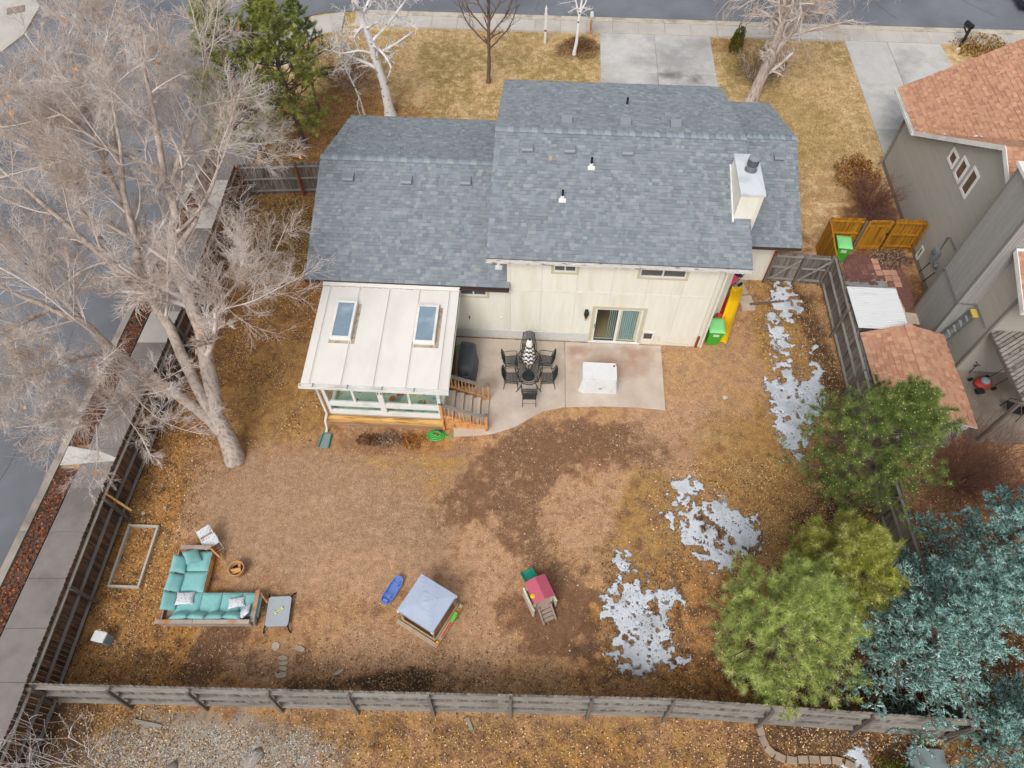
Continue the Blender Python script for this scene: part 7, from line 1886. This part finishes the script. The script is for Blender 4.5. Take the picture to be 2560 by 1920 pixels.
for i, (x, y, rx, cols, lab) in enumerate(((-5.3, 12.78, .5, ('6f5038', '8a6a48', '5a4230'), 'low dry brown plant under the wire trellis'), (-4.55, 12.82, .45, ('9a8a78', '7b6a5c', '8a6f58'), 'low grey dry plant along the sunroom skirting'),
                                           (-3.75, 12.72, .5, ('a86a38', '8f5a2c', 'b98a4c'), 'orange brown dry plant beside the coiled hose'))):
    leafy_clump('dry_perennial', lab, (x, y), 500, rx, .3, .28, cols, 63 + i, .06, 'plant')
leafy_clump('evergreen_shrub', 'small green shrub peeking out behind the low roof', (-1.35, 28.3), 1500, .7, .5, .9, ('4a5a22', '5f6e2c', '3a4a1c'), 68, .07)
leafy_clump('evergreen_shrub', 'dark olive shrub at the foot of the front tree', (12.65, 38.0), 1600, .45, .5, 1.5, ('5a5a1c', '6f6a22', '434a18'), 69, .08)
leafy_clump('evergreen_shrub', 'olive green shrub outside the fence beside edging blocks', (11.0, 1.6), 1500, .8, .6, .7, ('4f5a1c', '6a6a2c', '3c4418'), 70, .07)
leafy_clump('dry_perennial', 'dry straw clump at the foot of the driveway mailbox', (3.9, 38.4), 900, .9, .7, .25, ('7b5b42', '8a6a4a', '5f4634'), 71, .06, 'plant')
leafy_clump('dry_perennial', 'dry thatch heap below the amber gate', (16.9, 21.9), 900, .8, .5, .35, ('a08a78', '8a7464', '6f5a4a'), 72, .08, 'plant')

# ------------------------------------------------------------------ conifers
def pine(name, label, base, H_, Rc, seed, cols, crown0=0.18, lean=(0, 0), nb_=84, sub=6, tl=.16, nn=34, wid=.010, trunk_r=.16, top_r=.9, group=None, up=.25, prof=0.75, whorl=7):
    g = np.random.RandomState(seed)
    t = thing(name, label, 'tree', (*base, 0), 0, group)
    tp = resample([(0, 0, -.05), (lean[0] * .3, lean[1] * .3, H_ * .35), (lean[0] * .7, lean[1] * .7, H_ * .7), (lean[0], lean[1], H_)], 12)
    V, F = tubes(tp[None], np.linspace(trunk_r, .02, 12)[None], 10); k = NB(); k.add(V, F); k.build('trunk', M['pine_bark'], t, True)
    nw = max(4, nb_ // whorl); kk = np.arange(nb_)
    tt = crown0 + (1 - crown0) * np.clip((np.floor(kk * nw / nb_) + .5 + g.randn(nb_) * .13) / nw, .01, .995) ** .9
    az = np.arange(nb_) * 2.39996 + g.randn(nb_) * .25
    o, _ = lerp_path(tp[None].repeat(nb_, 0), np.clip(tt, 0, .985))
    s = (tt - crown0) / (1 - crown0)
    Ln = Rc * np.clip((1 - s) ** prof * (.45 + .55 * np.clip(s / .22, 0, 1)), .10, 1) * (.72 + .42 * g.rand(nb_))
    el = np.radians(5 + 55 * s ** 1.5 + g.randn(nb_) * 7)
    D = np.stack([np.cos(az) * np.cos(el), np.sin(az) * np.cos(el), np.sin(el)], 1)
    K = 6; P = np.empty((nb_, K, 3)); P[:, 0] = o; cur = D.copy()
    for i in range(1, K):
        cur = norm(cur + np.array([0, 0, up]) * (i / K) * .5 + g.randn(nb_, 3) * .07)
        P[:, i] = P[:, i - 1] + cur * (Ln / (K - 1))[:, None]
    R = (.012 + Ln * .012)[:, None] * np.linspace(1, .4, K)[None]
    br = NB(); V, F = tubes(P, R, 4); br.add(V, F)
    sP, sR = grow(g, P, R, sub, .30, 46, .40, 4, up=.12, curl=.35, rf=.6, rmin=.006, bend=up * 1.2, flat=.35)
    V, F = tubes(sP, sR, 3); br.add(V, F)
    br.build('branches', M['pine_bark'], t)
    # needle tufts at the shoot ends and along them
    C_, T_ = [], []
    for pth, ts in ((P, (.80, 1.0)), (sP, (.62, 1.0))):
        for q in ts:
            c, d = lerp_path(pth, np.full(len(pth), min(q, .999))); C_.append(c); T_.append(norm(d + np.array([0, 0, .45])))
    C_ = np.concatenate(C_); T_ = np.concatenate(T_); n = len(C_)
    ax = norm(np.cross(T_, g.randn(n, 3))); bx = np.cross(T_, ax)
    ph = g.rand(n, nn) * 6.283; th = np.radians(14 + 74 * g.rand(n, nn) ** .75)
    d = T_[:, None] * np.cos(th)[..., None] + (ax[:, None] * np.cos(ph)[..., None] + bx[:, None] * np.sin(ph)[..., None]) * np.sin(th)[..., None]
    st = C_[:, None] - T_[:, None] * (g.rand(n, nn, 1) * tl * .75)
    ln = tl * (.7 + .5 * g.rand(n, nn, 1))
    e = norm(np.cross(d, g.randn(n, nn, 3))) * wid * .5
    V = np.stack([st - e, st + e, st + d * ln], 2).reshape(-1, 3)
    F = np.arange(n * nn * 3).reshape(-1, 3)
    ca = np.array([S(c) for c in cols])
    per = g.randint(len(ca), size=n)
    out = np.linalg.norm(C_[:, :2] - np.array(lean) * .5, axis=1)
    col = ca[per][:, None, :] * (.75 + .5 * g.rand(n, 1, 1)) * (.85 + .3 * g.rand(n, nn, 1))
    nbd = NB(); nbd.add(V, F, col.reshape(-1, 3))
    # pale buds
    m_ = g.rand(n) < .55; c = C_[m_] + T_[m_] * .03; kk = len(c); s_ = .018
    a2 = ax[m_] * s_; b2 = bx[m_] * s_; t2 = T_[m_] * s_ * 2.2
    V = np.stack([c - a2, c + b2, c + t2, c + a2, c - b2], 1).reshape(-1, 3)
    i5 = np.arange(kk)[:, None] * 5
    F = np.concatenate([i5 + np.array([0, 4, 2]), i5 + np.array([4, 3, 2]), i5 + np.array([3, 1, 2]), i5 + np.array([1, 0, 2])])
    nbd.add(V, F, np.tile(np.array(S('cbbf93')), (len(F), 1)))
    nbd.build('crown', M['needle'], t)
    return t
PG = ('62763a', '708444', '536830', '808f54'); PY = ('949a3c', 'a4a64a', '808a34', 'b0b062'); PL = ('98a856', 'a8b864', '86984a', 'b6c072'); PD = ('667a3a', '748642', '566a30', '869450'); PO = ('86903e', '969c48', '727c36', 'a2a658')
pine('pine_tree', 'dark green pine standing at the grey fence near the shed', (11.6, 10.9), 7.0, 3.0, 81, PD, .14, (-.2, -.5), 119, 7, .19, 70, .0085, .17)
pine('pine_tree', 'large pale green pine at the back fence', (7.75, 5.05), 6.2, 2.75, 82, PL, .10, (-.3, .2), 133, 7, .19, 76, .0085, .18, prof=.62)
pine('pine_tree', 'yellow green pine tucked beside the blue spruces', (9.35, 6.6), 6.0, 2.2, 83, PY, .16, (.0, .0), 98, 7, .19, 72, .0085, .15, prof=.6)
pine('pine_tree', 'tall olive green pine nearest the front fence run', (-12.2, 28.6), 8.2, 3.0, 84, PO, .14, (-.4, .3), 112, 6, .20, 52, .012, .15)
pine('pine_tree', 'dark green pine with bare lower trunk in the front lawn', (-10.5, 29.8), 7.6, 2.9, 85, PO, .14, (-.3, .3), 112, 6, .20, 52, .012, .16)
pine('pine_tree', 'slim open pine behind the aspen saplings', (-10.15, 32.5), 6.0, 1.7, 86, PG, .28, (0, .2), 56, 5, .18, 32, .014, .09)
def spruce(name, label, base, H_, Rc, seed, cols, lean=(0, 0), nb_=130, group=None):
    g = np.random.RandomState(seed)
    t = thing(name, label, 'tree', (*base, 0), 0, group)
    tp = resample([(0, 0, -.05), (0, 0, H_ * .33), (lean[0] * .5, lean[1] * .5, H_ * .66), (lean[0], lean[1], H_)], 12)
    V, F = tubes(tp[None], np.linspace(.17, .02, 12)[None], 10); k = NB(); k.add(V, F); k.build('trunk', M['pine_bark'], t, True)
    s = ((np.arange(nb_) + .5) / nb_) ** .85
    tt = .06 + .93 * s; az = np.arange(nb_) * 2.39996 + g.randn(nb_) * .2
    o, _ = lerp_path(tp[None].repeat(nb_, 0), np.clip(tt, 0, .985))
    Ln = Rc * np.clip(1.02 - s, .06, 1) ** .8 * (.75 + .4 * g.rand(nb_))
    el = np.radians(-6 + 40 * s ** 2 + g.randn(nb_) * 5)
    D = np.stack([np.cos(az) * np.cos(el), np.sin(az) * np.cos(el), np.sin(el)], 1)
    K = 6; P = np.empty((nb_, K, 3)); P[:, 0] = o; cur = D.copy()
    for i in range(1, K):
        cur = norm(cur + np.array([0, 0, -.10 + .22 * i / K]) + g.randn(nb_, 3) * .05); P[:, i] = P[:, i - 1] + cur * (Ln / (K - 1))[:, None]
    R = (.010 + Ln * .010)[:, None] * np.linspace(1, .4, K)[None]
    br = NB(); V, F = tubes(P, R, 4); br.add(V, F)
    sP, sR = grow(g, P, R, 13, .20, 50, .30, 4, up=.02, curl=.25, rf=.55, rmin=.006, bend=-.02, flat=.92)
    V, F = tubes(sP, sR, 3); br.add(V, F)
    br.build('branches', M['pine_bark'], t)
    # foliage shoots: short bristly spindles along the twigs
    hP, hR = grow(g, sP, sR, 13, .06, 46, 0, 3, up=.16, curl=.25, rf=.5, rmin=.006, bend=.05, absL=.11, flat=.55)
    eP, eR = grow(g, P, R, 14, .25, 50, 0, 3, up=.10, curl=.25, rf=.5, rmin=.006, bend=.05, absL=.14, flat=.4)
    A = np.concatenate([hP, eP]); n = len(A)
    ca = np.array([S(c) for c in cols])
    rad_tip = np.linalg.norm(A[:, 0, :2], axis=1) / Rc
    col = ca[g.randint(len(ca), size=n)] * (.75 + .5 * g.rand(n, 1))
    nbd = NB()
    V, F = tubes(A, np.array([.018, .026, .010])[None].repeat(n, 0), 3)
    f = np.repeat(col, 6, axis=0) * (.8 + .4 * g.rand(n * 6, 1))
    quads = NB(); quads.add(V, F, f)
    nn = 6
    tq = g.rand(n * nn); c, T = lerp_path(np.repeat(A, nn, 0), tq * .98)
    q = norm(np.cross(T, g.randn(n * nn, 3))); d = norm(T * .8 + q); e = np.cross(T, q) * .008; ln = (.035 + .025 * g.rand(n * nn))[:, None] * 1.1
    V = np.stack([c - e, c + e, c + q * .02 + d * ln], 1).reshape(-1, 3); F = np.arange(n * nn * 3).reshape(-1, 3)
    tri = NB(); tri.add(V, F, np.repeat(col, nn, 0) * (.75 + .5 * g.rand(n * nn, 1)))
    a = quads.build('crown', M['needle'], t); 
    tri.build('needle_fringe', M['needle'], t)
    return t
BS = ('7aa099', '90b4af', '66897f', 'aac6c3', '587466', '86a8a2')
spruce('blue_spruce', 'broad blue spruce between the pines and the back fence', (11.6, 5.0), 8.0, 2.7, 91, BS, (.1, .2), 104)
spruce('blue_spruce', 'blue spruce near the bare shrubs behind the shed', (14.3, 7.4), 7.5, 2.3, 92, BS, (.1, .2), 70)
spruce('blue_spruce', 'blue spruce outside the end of the back fence', (14.1, 2.6), 6.0, 2.0, 93, BS, (0, 0), 70)

# ------------------------------------------------------------------ litter
def scatter(name, label, n, box, dens, cols, size, seed, kind='leaf', z=.015):
    g = np.random.RandomState(seed)
    X = box[0] + (box[1] - box[0]) * g.rand(n * 3); Y = box[2] + (box[3] - box[2]) * g.rand(n * 3)
    k = (g.rand(n * 3) < dens(X, Y)) & ~in_street(X, Y)
    X, Y = X[k][:n], Y[k][:n]; n = len(X)
    c = np.stack([X, Y, z + .02 * g.rand(n)], 1)
    if kind == 'leaf':
        a = g.rand(n) * 6.283; tl = g.randn(n, 2) * .35
        d = np.stack([np.cos(a), np.sin(a), tl[:, 0]], 1) * (size * (.6 + .8 * g.rand(n)))[:, None]
        e = np.stack([-np.sin(a), np.cos(a), tl[:, 1]], 1) * (size * .55 * (.6 + .8 * g.rand(n)))[:, None]
        V = np.stack([c - d, c + e, c + d, c - e], 1).reshape(-1, 3); F = np.arange(n * 4).reshape(-1, 4)
        V[:, 2] = np.maximum(V[:, 2], .004)
    elif kind == 'blade':
        a = g.rand(n) * 6.283; l = size * (.5 + g.rand(n))
        d = np.stack([np.cos(a) * l, np.sin(a) * l, l * (.15 + .5 * g.rand(n))], 1); e = np.stack([-np.sin(a), np.cos(a), np.zeros(n)], 1) * .007
        V = np.stack([c - e, c + e, c + d], 1).reshape(-1, 3); F = np.arange(n * 3).reshape(-1, 3)
    else:
        s_ = size * (.4 + g.rand(n) ** 2)
        o = np.array([[1, 0, 0], [0, 1, 0], [-1, 0, 0], [0, -1, 0], [0, 0, .8]])
        V = (c[:, None] - np.array([0, 0, .01]) + o[None] * s_[:, None, None] * (.7 + .6 * g.rand(n, 5, 1))).reshape(-1, 3)
        i5 = np.arange(n)[:, None] * 5
        F = np.stack([i5 + np.array(q) for q in ((0, 1, 4), (1, 2, 4), (2, 3, 4), (3, 0, 4))], 1).reshape(-1, 3)
    m_ = len(F) // n
    cc = np.array([S(x) for x in cols])[g.randint(len(cols), size=n)] * (.65 + .7 * g.rand(n, 1))
    o = np_mesh(name, V, F, M['attr'], None, np.repeat(cc, m_, 0))
    return tag(o, label, kind='stuff')
hb = lambda X, Y: (X - HO.x) * (-math.sin(HR)) + (Y - HO.y) * math.cos(HR)
ha = lambda X, Y: (X - HO.x) * math.cos(HR) + (Y - HO.y) * math.sin(HR)
def free(X, Y):
    """open ground: not under the houses or on paving"""
    a, b = ha(X, Y), hb(X, Y)
    h = ((a > -7.2) & (a < 7.65) & (b > 0) & (b < 9.8)) | ((a > 7) & (a < 10.8) & (b > 3.7) & (b < 12)) | ((a > -6.5) & (a < -2.3) & (b > -4.5) & (b < 0))
    p = (a > -2.4) & (a < 6.1) & (b > -3.4) & (b < 0) | ((a > 3.8) & (a < 10.3) & (b > 9)) | ((a > 17.6) & (b > -4) & (b < 12)) | ((a > 17.8) & (a < 24.2) & (b > 12))
    return ~(h | p)
def leaf_d(X, Y):
    n = fbm(X * .8, Y * .8, 31); n2 = fbm(X * 2.5, Y * 2.5, 33)
    d = np.full(X.shape, .05)
    d += .9 * np.exp(-((X + 12.4) / 1.6) ** 2) * (Y < 26) + .5 * np.exp(-((Y - 4.2 + .03 * X) / .8) ** 2)
    d += .8 * ((X < -7.4) & (Y > 12.5) & (Y < 26)) * (n > .42)
    d += .7 * (X > 4.5) * (Y < 12) * np.clip((X - 3.5) / 6, 0, 1) + .5 * (Y < 3.0)
    d += .5 * ((X > 10.2) & (X < 13.3) & (Y < 21)) + .35 * ((X < -9) & (Y > 26))
    d -= .6 * np.exp(-(((X + 8) / 4.2) ** 2 + ((Y - 10.2) / 2.2) ** 2))
    return np.clip(d * (.35 + 1.3 * n) * (.5 + n2), 0, 1) * free(X, Y)
scatter('fallen_leaves', 'dry brown fallen leaves scattered over the yard', 85000, (-14, 18, .5, 27), leaf_d, ('bf965e', 'a87a48', 'd0ab74', '8a6240', '60483a', 'dcc197', '4f3c30', '957452'), .030, 101)
scatter('front_leaves', 'sparse brown leaves on the front lawn', 16000, (-13, 18, 26, 40), lambda X, Y: (.12 + .8 * (X < -6)) * free(X, Y), ('a8783f', '8a5a30', 'c09a60', '6a4a30'), .03, 102)
g = np.random.RandomState(104); n = 5200
Y = 2 + 24 * g.rand(n); X = kerb_x(Y) + .28 + .66 * g.rand(n); k = ~((Y > 11.6) & (Y < 12.6)); X, Y = X[k], Y[k]; n = len(X)
a = g.rand(n) * 6.283; c = np.stack([X, Y, -.005 + .05 * g.rand(n)], 1); d = np.stack([np.cos(a), np.sin(a), g.randn(n) * .4], 1) * .05; e = np.stack([-np.sin(a), np.cos(a), g.randn(n) * .4], 1) * .03
col = np.array([S(x) for x in ('8a4a2c', '6a3a26', 'a8643a', '4a3428', '5a4438')])[g.randint(5, size=n)] * (.6 + .7 * g.rand(n, 1))
tag(np_mesh('strip_leaves', np.stack([c - d, c + e, c + d, c - e], 1).reshape(-1, 3), np.arange(n * 4).reshape(-1, 4), M['attr'], None, col), 'red brown leaves filling the planting strip by the street', kind='stuff')
gs = obj('planting_strip', MB().prism([(kerb_x(-12) + .26, -12), (kerb_x(11.6) + .26, 11.6), (kerb_x(11.6) + .95, 11.6), (kerb_x(-12) + .95, -12)], -.08, .012).prism([(kerb_x(12.7) + .26, 12.7), (kerb_x(36) + .26, 36), (kerb_x(36) + .95, 36), (kerb_x(12.7) + .95, 12.7)], -.08, .012), mat('strip_mulch', S('5a4a42'), .95, .35, 9, world=True)); tag(gs, kind='structure')
scatter('dry_grass', 'short straw coloured winter grass on the lawns', 120000, (-13, 19, 25.6, 40), lambda X, Y: (.25 + .9 * fbm(X * 1.1, Y * 1.1, 41)) * free(X, Y), ('cbb080', 'b79a68', 'd8c298', '8a7648', 'a08858', '75623c'), .075, 105, 'blade', 0)
def yard_grass(X, Y):
    n = fbm(X * .9, Y * .9, 43); n2 = fbm(X * 3, Y * 3, 44)
    d = np.clip((n - .40) * 4, 0, 1) * (.3 + n2)
    d *= 1 - .85 * np.exp(-(((X + 8) / 4.2) ** 2 + ((Y - 9.8) / 2.6) ** 2))
    return d * free(X, Y)
scatter('yard_grass', 'thin dry grass over the back yard soil', 90000, (-13.5, 13.2, .5, 25), yard_grass, ('c4a88c', 'b09472', '8f7656', 'd0bca0', '7a683c', '957f55'), .065, 106, 'blade', 0)
scatter('loose_gravel', 'grey loose gravel outside the back fence corner', 16000, (-13.2, -4.5, .5, 3.2), lambda X, Y: np.clip(1.25 - (((X + 9.2) / 3.8) ** 2 + ((Y - 1.9) / 1.2) ** 2) + (fbm(X * 2, Y * 2, 47) - .5) * 1.6, 0, 1), ('a09a92', 'b7b0a6', '857d75', '9a8878', 'c4beb6'), .024, 107, 'stone', .0)
scatter('soil_crumbs', 'small soil crumbs and pale pebbles on the bare dirt', 9000, (-13, 11, 3.8, 15), lambda X, Y: (.25 + .6 * fbm(X, Y, 48)) * free(X, Y), ('b7a08a', '8a7260', 'a58c76', '6a5444', 'cbb9a6'), .014, 108, 'stone', .0)
# dark bits lying on the melting snow
for i, (bx, n) in enumerate((((5.3, 8.7, 7.9, 11.2), 500), ((3.0, 5.6, 4.4, 8.4), 700), ((9.9, 11.7, 12.2, 15.5), 260))):
    scatter('snow_litter', ('dark leaf bits lying on the rounder snow patch', 'dark leaf bits lying on the long snow patch', 'dark leaf bits lying on the icy snow sheet')[i], n, bx, lambda X, Y: np.clip(fbm(X * 1.5, Y * 1.5, 52) * 1.6 - .3, 0, 1), ('4a3a30', '6a5040', '8a6a4a', '3a302a'), .03, 110 + i, 'leaf', .062)
